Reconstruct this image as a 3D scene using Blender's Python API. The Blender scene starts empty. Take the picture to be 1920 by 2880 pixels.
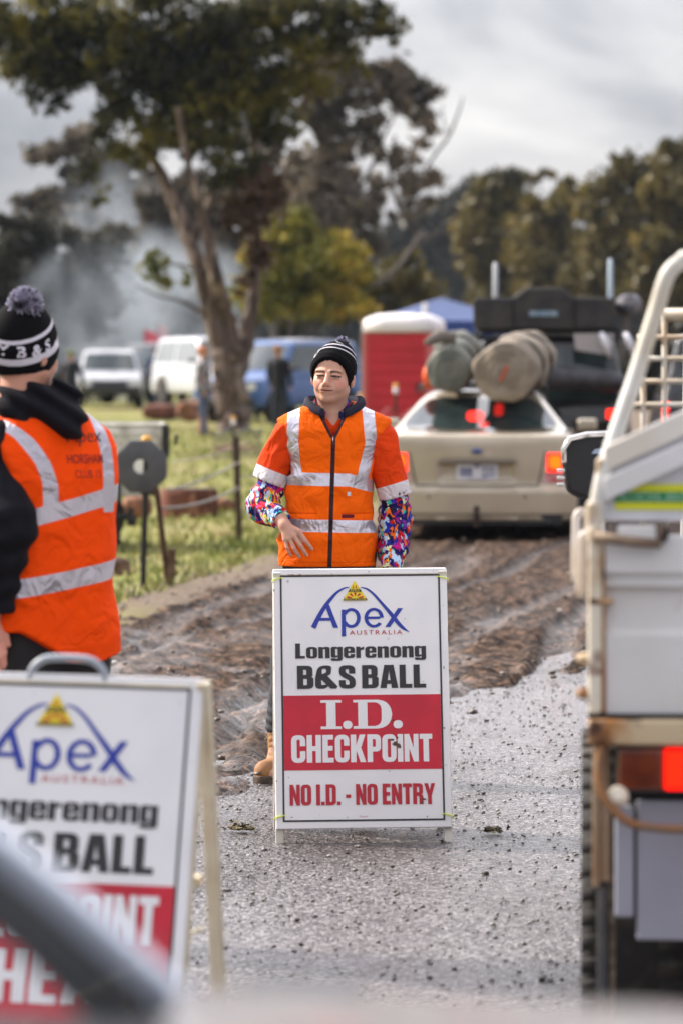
EXPO = 0.74
import bpy, bmesh, math, random
import numpy as np
from mathutils import Vector, Matrix
from mathutils.bvhtree import BVHTree
R = math.radians
scn = bpy.context.scene
COL = scn.collection
F = 10800.0      # focal length in pixels of the 1920 wide photograph
HC = 1.62        # eye height
def P(x, y, Y):
    return Vector(((x - 960) * Y / F, Y, HC - (y - 1040) * Y / F))

# ------------------------------------------------------------------ materials
def nd(nt, t, **k):
    n = nt.nodes.new(t)
    for a, b in k.items():
        if a in n.inputs: n.inputs[a].default_value = b
        else: setattr(n, a, b)
    return n
def c4(c): return (c[0], c[1], c[2], 1.0)
def mat(name, col, rough=.5, metal=0., col2=None, scale=8., lo=.4, hi=.6, detail=5., stretch=(1, 1, 1), bump=0., bscale=None,
        rough2=None, emit=0., coat=0., trans=0., alpha=1., col3=None, scale3=40., lo3=.55, hi3=.7, sheen=0., spec=.5, sss=0.):
    m = bpy.data.materials.new(name); m.use_nodes = True
    nt = m.node_tree; b = nt.nodes['Principled BSDF']; L = nt.links.new
    b.inputs['Base Color'].default_value = c4(col); b.inputs['Roughness'].default_value = rough
    b.inputs['Metallic'].default_value = metal; b.inputs['Coat Weight'].default_value = coat
    b.inputs['Transmission Weight'].default_value = trans; b.inputs['Alpha'].default_value = alpha
    b.inputs['Specular IOR Level'].default_value = spec; b.inputs['Sheen Weight'].default_value = sheen
    if sss: b.inputs['Subsurface Weight'].default_value = sss; b.inputs['Subsurface Radius'].default_value = (.01, .004, .002); b.inputs['Subsurface Scale'].default_value = 1.
    if emit: b.inputs['Emission Color'].default_value = c4(col); b.inputs['Emission Strength'].default_value = emit
    tc = nd(nt, 'ShaderNodeTexCoord'); mp = nd(nt, 'ShaderNodeMapping'); mp.inputs['Scale'].default_value = stretch
    L(tc.outputs['Object'], mp.inputs['Vector'])
    cur = None
    if col2 is not None:
        n = nd(nt, 'ShaderNodeTexNoise', Scale=scale, Detail=detail); L(mp.outputs[0], n.inputs['Vector'])
        r = nd(nt, 'ShaderNodeMapRange'); r.inputs['From Min'].default_value = lo; r.inputs['From Max'].default_value = hi
        L(n.outputs['Fac'], r.inputs['Value'])
        mx = nd(nt, 'ShaderNodeMix', data_type='RGBA'); mx.inputs['A'].default_value = c4(col); mx.inputs['B'].default_value = c4(col2)
        L(r.outputs[0], mx.inputs['Factor']); cur = mx.outputs['Result']
        if rough2 is not None:
            r2 = nd(nt, 'ShaderNodeMapRange'); r2.inputs['From Min'].default_value = lo; r2.inputs['From Max'].default_value = hi
            r2.inputs['To Min'].default_value = rough; r2.inputs['To Max'].default_value = rough2
            L(n.outputs['Fac'], r2.inputs['Value']); L(r2.outputs[0], b.inputs['Roughness'])
    if col3 is not None:
        n = nd(nt, 'ShaderNodeTexNoise', Scale=scale3, Detail=6.); L(mp.outputs[0], n.inputs['Vector'])
        r = nd(nt, 'ShaderNodeMapRange'); r.inputs['From Min'].default_value = lo3; r.inputs['From Max'].default_value = hi3
        L(n.outputs['Fac'], r.inputs['Value'])
        mx = nd(nt, 'ShaderNodeMix', data_type='RGBA'); mx.inputs['B'].default_value = c4(col3)
        if cur is None: mx.inputs['A'].default_value = c4(col)
        else: L(cur, mx.inputs['A'])
        L(r.outputs[0], mx.inputs['Factor']); cur = mx.outputs['Result']
    if cur is not None: L(cur, b.inputs['Base Color'])
    if bump:
        n = nd(nt, 'ShaderNodeTexNoise', Scale=bscale or scale * 3, Detail=6.); L(mp.outputs[0], n.inputs['Vector'])
        bp = nd(nt, 'ShaderNodeBump', Strength=1.0, Distance=bump); L(n.outputs['Fac'], bp.inputs['Height']); L(bp.outputs[0], b.inputs['Normal'])
    return m

# ------------------------------------------------------------------ mesh building
def mesh_obj(name, verts, faces, m=None, parent=None, smooth=False, loc=None):
    me = bpy.data.meshes.new(name)
    me.from_pydata([tuple(v) for v in verts], [], faces); me.update()
    return link(name, me, m, parent, smooth, loc)
def link(name, me, m=None, parent=None, smooth=False, loc=None):
    o = bpy.data.objects.new(name, me); COL.objects.link(o)
    if m is not None:
        for q in (m if isinstance(m, (list, tuple)) else [m]): me.materials.append(q)
    if smooth and len(me.polygons): me.polygons.foreach_set('use_smooth', [True] * len(me.polygons))
    if parent is not None: o.parent = parent
    if loc is not None: o.location = loc
    return o
def np_mesh(name, V, Fq, m=None, parent=None, smooth=True, loc=None, attrs=None, midx=None):
    """V (n,3), Fq (m,3|4) arrays"""
    V = np.asarray(V, np.float32); Fq = np.asarray(Fq, np.int32); k = Fq.shape[1]
    me = bpy.data.meshes.new(name); me.vertices.add(len(V)); me.vertices.foreach_set('co', V.ravel())
    me.loops.add(Fq.size); me.loops.foreach_set('vertex_index', Fq.ravel())
    me.polygons.add(len(Fq)); me.polygons.foreach_set('loop_start', np.arange(0, Fq.size, k, dtype=np.int32))
    me.polygons.foreach_set('loop_total', np.full(len(Fq), k, np.int32))
    if smooth: me.polygons.foreach_set('use_smooth', np.ones(len(Fq), bool))
    if midx is not None: me.polygons.foreach_set('material_index', np.asarray(midx, np.int32))
    me.update(calc_edges=True)
    for an, av in (attrs or {}).items():
        av = np.asarray(av, np.float32)
        if av.ndim == 2:
            a = me.color_attributes.new(an, 'FLOAT_COLOR', 'POINT'); a.data.foreach_set('color', av.ravel())
        else:
            a = me.attributes.new(an, 'FLOAT', 'POINT'); a.data.foreach_set('value', av)
    return link(name, me, m, parent, False, loc)
class MB:
    def __init__(s): s.v = []; s.f = []
    def add(s, vs, fs):
        o = len(s.v); s.v += [Vector(v) for v in vs]; s.f += [tuple(i + o for i in f) for f in fs]; return s
    def box(s, c, d, rot=None, tap=1.0):
        c = Vector(c); h = Vector(d) / 2
        vs = []
        for z in (-1, 1):
            t = tap if z > 0 else 1.0
            for x, y in ((-1, -1), (1, -1), (1, 1), (-1, 1)):
                v = Vector((x * h.x * t, y * h.y * t, z * h.z))
                if rot is not None: v = rot @ v
                vs.append(c + v)
        return s.add(vs, [(0, 3, 2, 1), (4, 5, 6, 7), (0, 1, 5, 4), (1, 2, 6, 5), (2, 3, 7, 6), (3, 0, 4, 7)])
    def box2(s, a, b):
        a = Vector(a); b = Vector(b); return s.box((a + b) / 2, [abs(q) for q in (b - a)])
    def tube(s, pts, rad, n=10, cap=True, flat=1.0):
        pts = [Vector(p) for p in pts]; N = len(pts)
        if not hasattr(rad, '__len__'): rad = [rad] * N
        ref = None; rings = []
        for i, p in enumerate(pts):
            d = (pts[min(i + 1, N - 1)] - pts[max(i - 1, 0)]).normalized()
            if ref is None:
                ref = Vector((0, 0, 1)) if abs(d.z) < .9 else Vector((1, 0, 0))
            u = d.cross(ref)
            if u.length < 1e-4: u = d.orthogonal()
            u.normalize(); w = u.cross(d).normalized(); ref = w
            rings.append([p + (u * math.cos(2 * math.pi * k / n) + w * math.sin(2 * math.pi * k / n) * flat) * rad[i] for k in range(n)])
        return s.loft(rings, cap)
    def loft(s, rings, cap=True, closed=True):
        n = len(rings[0]); o = len(s.v)
        for r in rings: s.v += [Vector(q) for q in r]
        for i in range(len(rings) - 1):
            for k in range(n if closed else n - 1):
                a = o + i * n + k; b = o + i * n + (k + 1) % n
                s.f.append((a, b, b + n, a + n))
        if cap:
            s.f.append(tuple(o + k for k in reversed(range(n)))); s.f.append(tuple(o + (len(rings) - 1) * n + k for k in range(n)))
        return s
    def lathe(s, prof, n=20, c=(0, 0, 0), axis='z'):
        rings = []
        for r, h in prof:
            ring = []
            for k in range(n):
                a = 2 * math.pi * k / n
                v = (r * math.cos(a), r * math.sin(a), h)
                if axis == 'x': v = (h, r * math.cos(a), r * math.sin(a))
                if axis == 'y': v = (r * math.cos(a), h, -r * math.sin(a))
                ring.append(Vector(v) + Vector(c))
            rings.append(ring)
        return s.loft(rings, True)
    def prism(s, poly, y0, y1, axis='y'):
        """poly of (x,z) extruded along y (axis='x': poly of (y,z) along x; 'z': poly (x,y))"""
        n = len(poly)
        def mk(p, t): return (p[0], t, p[1]) if axis == 'y' else ((t, p[0], p[1]) if axis == 'x' else (p[0], p[1], t))
        vs = [mk(p, y0) for p in poly] + [mk(p, y1) for p in poly]
        return s.add(vs, [tuple(range(n)), tuple(reversed(range(n, 2 * n)))] + [(i, i + n, (i + 1) % n + n, (i + 1) % n) for i in range(n)])
    def build(s, name, m, parent=None, smooth=False, bevel=0., seg=2, loc=None, sub=0):
        o = mesh_obj(name, s.v, s.f, m, parent, smooth, loc)
        bm = bmesh.new(); bm.from_mesh(o.data); bmesh.ops.recalc_face_normals(bm, faces=bm.faces); bm.to_mesh(o.data); bm.free()
        if bevel:
            b = o.modifiers.new('bevel', 'BEVEL'); b.width = bevel; b.segments = seg; b.limit_method = 'ANGLE'; b.angle_limit = R(35)
            for p in o.data.polygons: p.use_smooth = True
            w = o.modifiers.new('wn', 'WEIGHTED_NORMAL'); w.keep_sharp = True
        if sub:
            q = o.modifiers.new('sub', 'SUBSURF'); q.levels = q.render_levels = sub
        return o
def empty(name, loc=(0, 0, 0), rz=0., label=None, cat=None, group=None, rot=None):
    o = bpy.data.objects.new(name, None); COL.objects.link(o); o.location = loc
    o.rotation_euler = rot if rot is not None else (0, 0, rz); o.empty_display_size = .1
    tag(o, label, cat, group); return o
def tag(o, label=None, cat=None, group=None, kind=None):
    for k, v in (('label', label), ('category', cat), ('group', group), ('kind', kind)):
        if v: o[k] = v
    return o
def copy_tree(o, parent=None):
    c = o.copy(); COL.objects.link(c); c.parent = parent
    for ch in list(o.children): copy_tree(ch, c)
    return c
def smooth_path(pts, n=6):
    """Catmull-Rom through tuples of any length"""
    A = np.array(pts, float); out = []
    for i in range(len(A) - 1):
        p0 = A[max(i - 1, 0)]; p1 = A[i]; p2 = A[i + 1]; p3 = A[min(i + 2, len(A) - 1)]
        for t in np.arange(n) / n:
            out.append(.5 * (2 * p1 + (p2 - p0) * t + (2 * p0 - 5 * p1 + 4 * p2 - p3) * t * t + (3 * p1 - p0 - 3 * p2 + p3) * t ** 3))
    out.append(A[-1]); return np.array(out)

# ------------------------------------------------------------------ implicit surfaces
def nets(fn, lo, hi, h):
    ax = [np.arange(lo[i], hi[i] + h, h, dtype=np.float32) for i in range(3)]
    X, Y, Z = np.meshgrid(*ax, indexing='ij')
    D = fn(X, Y, Z).astype(np.float32); S = D < 0
    n = D.shape; cs = (n[0] - 1, n[1] - 1, n[2] - 1)
    acc = np.zeros(cs + (3,), np.float32); cnt = np.zeros(cs, np.float32)
    G = (X, Y, Z); quads = []; edges = []
    for a in range(3):
        s0 = [slice(None)] * 3; s1 = [slice(None)] * 3; s0[a] = slice(0, -1); s1[a] = slice(1, None); s0 = tuple(s0); s1 = tuple(s1)
        cr = S[s0] != S[s1]
        t = np.where(cr, D[s0] / np.where(cr, D[s0] - D[s1], 1), 0)
        pos = np.stack([G[i][s0] + (t * h if i == a else 0) for i in range(3)], -1)
        b, c = [i for i in range(3) if i != a]
        for db in (0, 1):
            for dc in (0, 1):
                sl = [slice(None)] * 3; sl[b] = slice(db, db + cs[b]); sl[c] = slice(dc, dc + cs[c]); sl = tuple(sl)
                m = cr[sl]; acc += pos[sl] * m[..., None]; cnt += m
        edges.append((a, b, c, cr, S[s0]))
    act = cnt > 0; idx = np.full(cs, -1, np.int64); idx[act] = np.arange(act.sum())
    V = acc[act] / cnt[act][:, None]
    for a, b, c, cr, s in edges:
        e = np.argwhere(cr); ok = (e[:, b] > 0) & (e[:, b] < n[b] - 1) & (e[:, c] > 0) & (e[:, c] < n[c] - 1); e = e[ok]
        sg = s[tuple(e.T)]
        def cell(ob, oc):
            q = e.copy(); q[:, b] += ob; q[:, c] += oc; return idx[tuple(q.T)]
        q = np.stack([cell(-1, -1), cell(0, -1), cell(0, 0), cell(-1, 0)], 1)
        fl = sg if a != 1 else ~sg
        q[~fl] = q[~fl][:, ::-1]; quads.append(q)
    Q = np.concatenate(quads); Q = Q[(Q >= 0).all(1)]
    return V, Q
def rc(X, Y, Z, a, b, ra, rb):
    d = [b[i] - a[i] for i in range(3)]; L2 = sum(q * q for q in d) + 1e-12
    t = np.clip(((X - a[0]) * d[0] + (Y - a[1]) * d[1] + (Z - a[2]) * d[2]) / L2, 0, 1)
    return np.sqrt((X - a[0] - t * d[0]) ** 2 + (Y - a[1] - t * d[1]) ** 2 + (Z - a[2] - t * d[2]) ** 2) - (ra + (rb - ra) * t)
def el(X, Y, Z, c, r):
    x = X - c[0]; y = Y - c[1]; z = Z - c[2]
    k0 = np.sqrt((x / r[0]) ** 2 + (y / r[1]) ** 2 + (z / r[2]) ** 2); k1 = np.sqrt((x / r[0] ** 2) ** 2 + (y / r[1] ** 2) ** 2 + (z / r[2] ** 2) ** 2) + 1e-9
    return k0 * (k0 - 1) / k1
def smin(a, b, k):
    h = np.clip(.5 + .5 * (b - a) / k, 0, 1); return b + (a - b) * h - k * h * (1 - h)
def smax(a, b, k): return -smin(-a, -b, k)
def wn(X, Y, Z, f, seed=0, n=5, an=(1, 1, 1)):
    """cheap smooth noise: a sum of sines in random directions, about -1..1"""
    rg = np.random.RandomState(seed); s = 0
    for i in range(n):
        d = rg.normal(size=3); d /= np.linalg.norm(d); q = f * rg.uniform(.6, 1.6)
        s = s + np.sin((X * an[0] * d[0] + Y * an[1] * d[1] + Z * an[2] * d[2]) * q + rg.uniform(0, 6.28))
    return s / n ** .5 * .8
def prof(Z, tab, col):
    t = np.array(tab); o = np.argsort(t[:, 0]); return np.interp(Z, t[o, 0], t[o, col])
def rot2(X, Y, a):
    c, s = math.cos(a), math.sin(a); return X * c + Y * s, -X * s + Y * c

# ------------------------------------------------------------------ text
def text_mesh(txt, x0, x1, z0, z1, bold=0., space=1.0, shear=0.):
    """verts (u,w), faces: text scaled to the rectangle"""
    cu = bpy.data.curves.new('t', 'FONT'); cu.body = txt; cu.size = 1.; cu.offset = bold; cu.space_character = space; cu.shear = shear
    cu.resolution_u = 5; cu.fill_mode = 'FRONT'
    o = bpy.data.objects.new('t', cu); COL.objects.link(o)
    dg = bpy.context.evaluated_depsgraph_get(); dg.update()
    me = bpy.data.meshes.new_from_object(o.evaluated_get(dg))
    V = np.array([v.co[:] for v in me.vertices]); Fc = [tuple(p.vertices) for p in me.polygons]
    bpy.data.objects.remove(o); bpy.data.curves.remove(cu); bpy.data.meshes.remove(me)
    mn = V.min(0); mx = V.max(0)
    U = (V[:, 0] - mn[0]) / (mx[0] - mn[0]) * (x1 - x0) + x0; W = (V[:, 1] - mn[1]) / (mx[1] - mn[1]) * (z1 - z0) + z0
    return np.stack([U, W], 1), Fc
from mathutils.geometry import tessellate_polygon
GL = {
 'L': (.4, [[(0,0),(0,1),(.2,1),(.2,.17),(.4,.17),(.4,0)]]),
 'H': (.53, [[(0,0),(0,1),(.2,1),(.2,.6),(.33,.6),(.33,1),(.53,1),(.53,0),(.33,0),(.33,.42),(.2,.42),(.2,0)]]),
 'E': (.41, [[(0,0),(0,1),(.4,1),(.4,.83),(.2,.83),(.2,.6),(.38,.6),(.38,.43),(.2,.43),(.2,.17),(.41,.17),(.41,0)]]),
 'K': (.56, [[(0,0),(0,1),(.2,1),(.2,.62),(.33,1),(.54,1),(.38,.53),(.56,0),(.35,0),(.21,.42),(.2,0)]]),
 'P': (.5, [[(0,0),(0,1),(.5,1,.16),(.5,.38,.16),(.2,.38),(.2,0)], [(.2,.83),(.31,.83,.04),(.31,.55,.04),(.2,.55)]]),
 'B': (.53, [[(0,0),(0,1),(.5,1,.17),(.5,.55,.08),(.46,.51),(.53,.46,.06),(.53,0,.17)], [(.2,.83),(.3,.83,.03),(.3,.6,.03),(.2,.6)], [(.2,.44),(.32,.44,.03),(.32,.16,.03),(.2,.16)]]),
 'R': (.52, [[(0,0),(0,1),(.5,1,.16),(.5,.52,.08),(.44,.47),(.51,.41,.05),(.52,0),(.32,0),(.31,.4,.04),(.2,.4),(.2,0)], [(.2,.83),(.31,.83,.04),(.31,.57,.04),(.2,.57)]]),
 'D': (.52, [[(0,0),(0,1),(.52,1,.2),(.52,0,.2)], [(.2,.84),(.32,.84,.05),(.32,.16,.05),(.2,.16)]]),
 'O': (.52, [[(0,0,.2),(0,1,.2),(.52,1,.2),(.52,0,.2)], [(.2,.84,.05),(.32,.84,.05),(.32,.16,.05),(.2,.16,.05)]]),
 'C': (.52, [[(.52,.6),(.32,.6),(.32,.84,.05),(.2,.84,.05),(.2,.16,.05),(.32,.16,.05),(.32,.42),(.52,.42),(.52,0,.2),(0,0,.2),(0,1,.2),(.52,1,.2)]]),
 'I': (.2, [[(0,0),(0,1),(.2,1),(.2,0)]]),
 'T': (.46, [[(.13,0),(.13,.82),(0,.82),(0,1),(.46,1),(.46,.82),(.33,.82),(.33,0)]]),
 'N': (.52, [[(0,0),(0,1),(.18,1),(.34,.5),(.34,1),(.52,1),(.52,0),(.34,0),(.18,.48),(.18,0)]]),
 'Y': (.55, [[(0,1),(.2,1),(.28,.66),(.36,1),(.55,1),(.375,.4),(.375,0),(.18,0),(.18,.4)]]),
 'A': (.58, [[(0,0),(.14,1),(.44,1),(.58,0),(.37,0),(.355,.18),(.22,.18),(.205,0)], [(.29,.76),(.245,.34),(.335,.34)]]),
 'S': (.52, [[(.51,.64),(.31,.64),(.31,.84,.04),(.2,.84,.04),(.2,.69,.04),(.52,.45,.14),(.52,0,.18),(0,0,.18),(0,.36),(.2,.36),(.2,.16,.04),(.32,.16,.04),(.32,.34,.04),(0,.57,.14),(0,1,.18),(.51,1,.18)]]),
 '.': (.18, [[(0,0),(0,.17),(.18,.17),(.18,0)]]),
 '-': (.26, [[(0,.34),(0,.5),(.26,.5),(.26,.34)]]),
 'o': (.46, [[(0,0,.17),(0,.76,.17),(.46,.76,.17),(.46,0,.17)], [(.18,.62,.04),(.28,.62,.04),(.28,.14,.04),(.18,.14,.04)]]),
 'n': (.47, [[(0,0),(0,.75),(.18,.75),(.18,.69),(.25,.76,.02),(.47,.76,.12),(.47,0),(.28,0),(.28,.61,.03),(.19,.61,.03),(.19,0)]]),
 'e': (.46, [[(.46,.34),(.18,.34),(.18,.14,.04),(.28,.14,.04),(.28,.26),(.46,.26),(.46,0,.16),(0,0,.16),(0,.76,.17),(.46,.76,.17)], [(.18,.62,.04),(.28,.62,.04),(.28,.46),(.18,.46)]]),
 'r': (.33, [[(0,0),(0,.75),(.18,.75),(.18,.66),(.33,.76),(.33,.55),(.24,.55,.04),(.19,.48),(.19,0)]]),
 'g': (.47, [[(.47,.75),(.29,.75),(.29,.7),(.22,.76,.04),(0,.76,.14),(0,.03,.12),(.2,.03,.04),(.28,.09),(.28,-.04,.03),(.18,-.04,.03),(.18,-.01),(0,-.01),(0,-.18,.1),(.47,-.18,.14)], [(.18,.62,.04),(.28,.62,.04),(.28,.17,.04),(.18,.17,.04)]]),
 'i': (.73, [[(0,0),(0,.09),(.2,.09),(.2,.91),(0,.91),(0,1),(.73,1),(.73,.91),(.53,.91),(.53,.09),(.73,.09),(.73,0)]]),
 'd': (1.37, [[(0,0),(0,.09),(.17,.09),(.17,.91),(0,.91),(0,1),(1.37,1,.5),(1.37,0,.5)], [(.5,.91),(1.0,.91,.36),(1.0,.09,.36),(.5,.09)]]),
 'c': (.33, [[(0,0,.16),(0,.28,.14),(.33,.28,.14),(.33,0,.14)]]),
 'G': (.52, [[(.52,.6),(.32,.6),(.32,.84,.05),(.2,.84,.05),(.2,.16,.05),(.32,.16,.05),(.32,.34),(.26,.34),(.26,.5),(.52,.5),(.52,0,.1),(0,0,.2),(0,1,.2),(.52,1,.2)]]),
 'M': (.66, [[(0,0),(0,1),(.25,1),(.33,.5),(.41,1),(.66,1),(.66,0),(.48,0),(.48,.6),(.38,0),(.28,0),(.18,.6),(.18,0)]]),
}
GL['a'] = (.72, [[(0,.45,.1),(.1,1,.2),(.55,1,.14),(.5,.62,.05),(.4,.55),(.72,.1),(.68,0),(.5,0),(.42,.1),(.3,0,.05),(0,0,.16)],
                 [(.2,.4,.05),(.36,.18,.02),(.2,.15,.05)], [(.22,.62,.03),(.22,.86,.05),(.36,.86,.05),(.36,.7,.03)]])
def rounded(pl):
    out = []; n = len(pl)
    for i, q in enumerate(pl):
        r = q[2] if len(q) > 2 else 0
        if r < 1e-4: out.append((q[0], q[1])); continue
        p = np.array(q[:2]); a = np.array(pl[i - 1][:2]) - p; b = np.array(pl[(i + 1) % n][:2]) - p
        la, lb = np.linalg.norm(a), np.linalg.norm(b); r = min(r, la * .49, lb * .49); A = p + a / la * r; B = p + b / lb * r
        for t in np.linspace(0, 1, 6):
            k = .16
            out.append(tuple((1 - t) ** 2 * A + 2 * t * (1 - t) * (p * (1 - k) + (A + B) / 2 * k) + t * t * B))
    return out
def block(txt, x0, x1, z0, z1, gap=.055, sp=.2):
    U = []; Fc = []; x = 0
    for ch in txt:
        if ch == ' ': x += sp; continue
        w, pls = GL[ch]; g = [rounded(p) for p in pls]
        tri = tessellate_polygon([[Vector((q[0], q[1], 0)) for q in p] for p in g]); flat = [q for p in g for q in p]; o = len(U)
        U += [(q[0] + x, q[1]) for q in flat]; Fc += [tuple(o + i for i in t) for t in tri]; x += w + gap
    W = x - gap; U = np.array(U)
    return np.stack([U[:, 0] / W * (x1 - x0) + x0, U[:, 1] * (z1 - z0) + z0], 1), Fc
# ------------------------------------------------------------------ A-frame signs
M = {}
M['board'] = mat('sign_white', (.84, .84, .87), .35, col2=(.72, .72, .76), scale=3, lo=.45, hi=.75, col3=(.33, .27, .2), scale3=26, lo3=.70, hi3=.76, coat=.1)
M['frame'] = mat('sign_frame_paint', (.72, .70, .66), .4, col2=(.6, .57, .5), scale=9, col3=(.22, .09, .03), scale3=14, lo3=.62, hi3=.68)
M['cframe'] = mat('sign_frame_cream', (.70, .64, .50), .45, col2=(.6, .52, .38), scale=9)
M['ink'] = mat('sign_black', (.022, .02, .024), .45)
M['blue'] = mat('sign_blue', (.012, .035, .36), .4)
M['red'] = mat('sign_red', (.60, .008, .035), .4, col2=(.50, .008, .03), scale=6)
M['dred'] = mat('sign_dark_red', (.48, .01, .03), .4)
M['white'] = mat('sign_letter_white', (.82, .82, .85), .4)
M['yellow'] = mat('sign_yellow', (.85, .68, .01), .4)
M['tie'] = mat('tie_yellow', (.75, .85, .03), .35)
M['mud'] = mat('dried_mud', (.07, .045, .025), .8, col2=(.13, .09, .06), scale=60)
def cp(cx, cy):     # crop pixel of the board graphic -> board coordinates
    return ((cx - (795 + (cy - 35) / 1890 * 26)) / 2095, (1925 - cy) / 2100)
def ribbon(pts):    # pts: list of (x,y,halfwidth) crop px -> polygons (quads)
    q = smooth_path(pts, 8); out = []
    L = []; Rr = []
    for i in range(len(q)):
        d = q[min(i + 1, len(q) - 1), :2] - q[max(i - 1, 0), :2]; d /= np.linalg.norm(d) + 1e-9; nrm = np.array([-d[1], d[0]])
        L.append(q[i, :2] + nrm * q[i, 2]); Rr.append(q[i, :2] - nrm * q[i, 2])
    return L, Rr
def make_sign(name, label, loc, rot, near):
    root = empty(name, loc, label=label, cat='sandwich board', rot=rot)
    fr = M['cframe'] if near else M['frame']
    lean = R(13)
    pf = Matrix.Rotation(-lean, 4, 'X')          # panel frame leaning back, its foot at the origin
    base = .055 if not near else .102
    def tp(u, w, d=0):                           # panel coordinates to sign coordinates, d towards the viewer
        return pf @ Vector((u, -d, w + base))
    def pm(name_, U, Fc, m, d):
        o = mesh_obj(name_, [tp(p[0], p[1], d + 2e-5 * (i // 4 % 13) * (name_ == 'logo_lettering')) for i, p in enumerate(U)], Fc, m, bp)
        bm = bmesh.new(); bm.from_mesh(o.data); bmesh.ops.recalc_face_normals(bm, faces=bm.faces)
        bm.to_mesh(o.data); bm.free(); return o
    b = MB()
    q = [tp(-.3, 0, 0), tp(.3, 0, 0), tp(.3, 0, -.012), tp(-.3, 0, -.012), tp(-.3, .9, 0), tp(.3, .9, 0), tp(.3, .9, -.012), tp(-.3, .9, -.012)]
    b.add(q, [(0, 3, 2, 1), (4, 5, 6, 7), (0, 1, 5, 4), (1, 2, 6, 5), (2, 3, 7, 6), (3, 0, 4, 7)])
    bp = b.build('front_panel', M['board'], root, bevel=.003)
    # rear panel
    H = (.9 + base) * math.cos(lean); dy = (.9 + base) * math.sin(lean)
    def tr(u, w, d=0):
        v = Matrix.Rotation(lean, 4, 'X') @ Vector((u, d, w + base)); return Vector((v.x, v.y + 2 * dy + .03, v.z))
    if not near:
        q = [tr(-.3, 0, 0), tr(.3, 0, 0), tr(.3, 0, -.012), tr(-.3, 0, -.012), tr(-.3, .9, 0), tr(.3, .9, 0), tr(.3, .9, -.012), tr(-.3, .9, -.012)]
        MB().add(q, [(0, 3, 2, 1), (4, 5, 6, 7), (0, 1, 5, 4), (1, 2, 6, 5), (2, 3, 7, 6), (3, 0, 4, 7)]).build('rear_panel', M['board'], root, bevel=.003)
    # steel frames behind the panels
    for s in (-1, 1):
        for back in (0, 1):
            t = tr if back else tp
            xs = .288 if not back else .287
            if near and back: xs = .30
            lg = MB(); w = .014
            a0 = t(s * xs - w, -base, -.016 - 2 * w if not (near and back) else 0); 
            def sec(h):
                d0 = -.0135; d1 = -.0135 - 2 * w
                return [t(s * xs - w, h, d0), t(s * xs + w, h, d0), t(s * xs + w, h, d1), t(s * xs - w, h, d1)]
            lg.loft([sec(-base + .002), sec(.45), sec(.898)]); lg.build('leg', fr, root, bevel=.003)
    for w_, t in ((.02, tp), (.88, tp), (.88, tr), (.45, tr) if near else (.02, tr)):
        lg = MB(); 
        def sc(u): return [t(u, w_ - .012, -.014), t(u, w_ + .012, -.014), t(u, w_ + .012, -.040), t(u, w_ - .012, -.040)]
        lg.loft([sc(-.272), sc(.272)]); lg.build('crossbar', fr, root, bevel=.002)
    # side stay
    for s in (-1, 1):
        MB().tube([tp(s * .275, .35, -.045), tr(s * .275, .35, -.045)], .005, 6).build('stay', fr, root)
    # --- graphics
    def rect(x0, y0, x1, y1): 
        return [cp(x0, y0), cp(x1, y0), cp(x1, y1), cp(x0, y1)]
    U = []; Fc = []
    def addq(L):
        o = len(U); U.extend(L); Fc.append(tuple(range(o, o + len(L))))
    bu, b0, b1, th = .2765, .024, .8785, .0062
    addq([(-bu, b1), (bu, b1), (bu, b1 - th), (-bu, b1 - th)]); addq([(-bu, b0 + th), (bu, b0 + th), (bu, b0), (-bu, b0)])
    addq([(-bu, b0 + th), (-bu + th, b0 + th), (-bu + th, b1 - th), (-bu, b1 - th)]); addq([(bu - th, b0 + th), (bu, b0 + th), (bu, b1 - th), (bu - th, b1 - th)])
    pm('border_line', U, Fc, M['ink'], .0015)
    rb = .2005 if not near else .05
    iu = bu - th - .0005
    pm('red_panel', [(-iu, rb), (iu, rb), (iu, .4585), (-iu, .4585)], [(0, 1, 2, 3)], M['red'], .0012)
    # blue arch and word
    U = []; Fc = []
    arcs = [[(717, 172, 3), (680, 180, 6), (630, 210, 9), (585, 258, 12), (545, 310, 14), (500, 385, 16), (459, 468, 18)],
            [(800, 174, 3), (845, 186, 6), (895, 225, 8), (955, 295, 10), (1010, 360, 13), (1060, 425, 14), (1105, 474, 11), (1152, 506, 1)]]
    for A_ in arcs:
        Lp, Rp = ribbon(A_)
        for i in range(len(Lp) - 1):
            o = len(U); U += [cp(*Lp[i]), cp(*Lp[i + 1]), cp(*Rp[i + 1]), cp(*Rp[i])]; Fc.append((o, o + 1, o + 2, o + 3))
    def stroke(L):
        o = len(U); U.extend(cp(*p) for p in L); Fc.append(tuple(range(o, o + len(L))))
    stroke([(549, 322), (573, 296), (640, 470), (604, 470)])
    stroke([(509, 396), (578, 396), (587, 417), (499, 417)])
    stroke([(662, 337), (691, 337), (693, 533), (663, 533)])
    def ring(cx, cy, rx, ry, tx, ty, a0, a1, n=30):
        for i in range(n):
            a = R(a0 + (a1 - a0) * i / n); c = R(a0 + (a1 - a0) * (i + 1) / n); o = len(U)
            U.extend([cp(cx + rx * math.cos(a), cy - ry * math.sin(a)), cp(cx + rx * math.cos(c), cy - ry * math.sin(c)),
                      cp(cx + (rx - tx) * math.cos(c), cy - (ry - ty) * math.sin(c)), cp(cx + (rx - tx) * math.cos(a), cy - (ry - ty) * math.sin(a))]); Fc.append((o, o + 1, o + 2, o + 3))
    ring(733, 399, 66, 73, 27, 22, -152, 152)
    ring(896, 399, 70, 73, 27, 21, 0, 322)
    stroke([(853, 390), (940, 390), (940, 408), (853, 408)])
    stroke([(1070, 330), (1106, 330), (1013, 467), (977, 467)])
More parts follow.
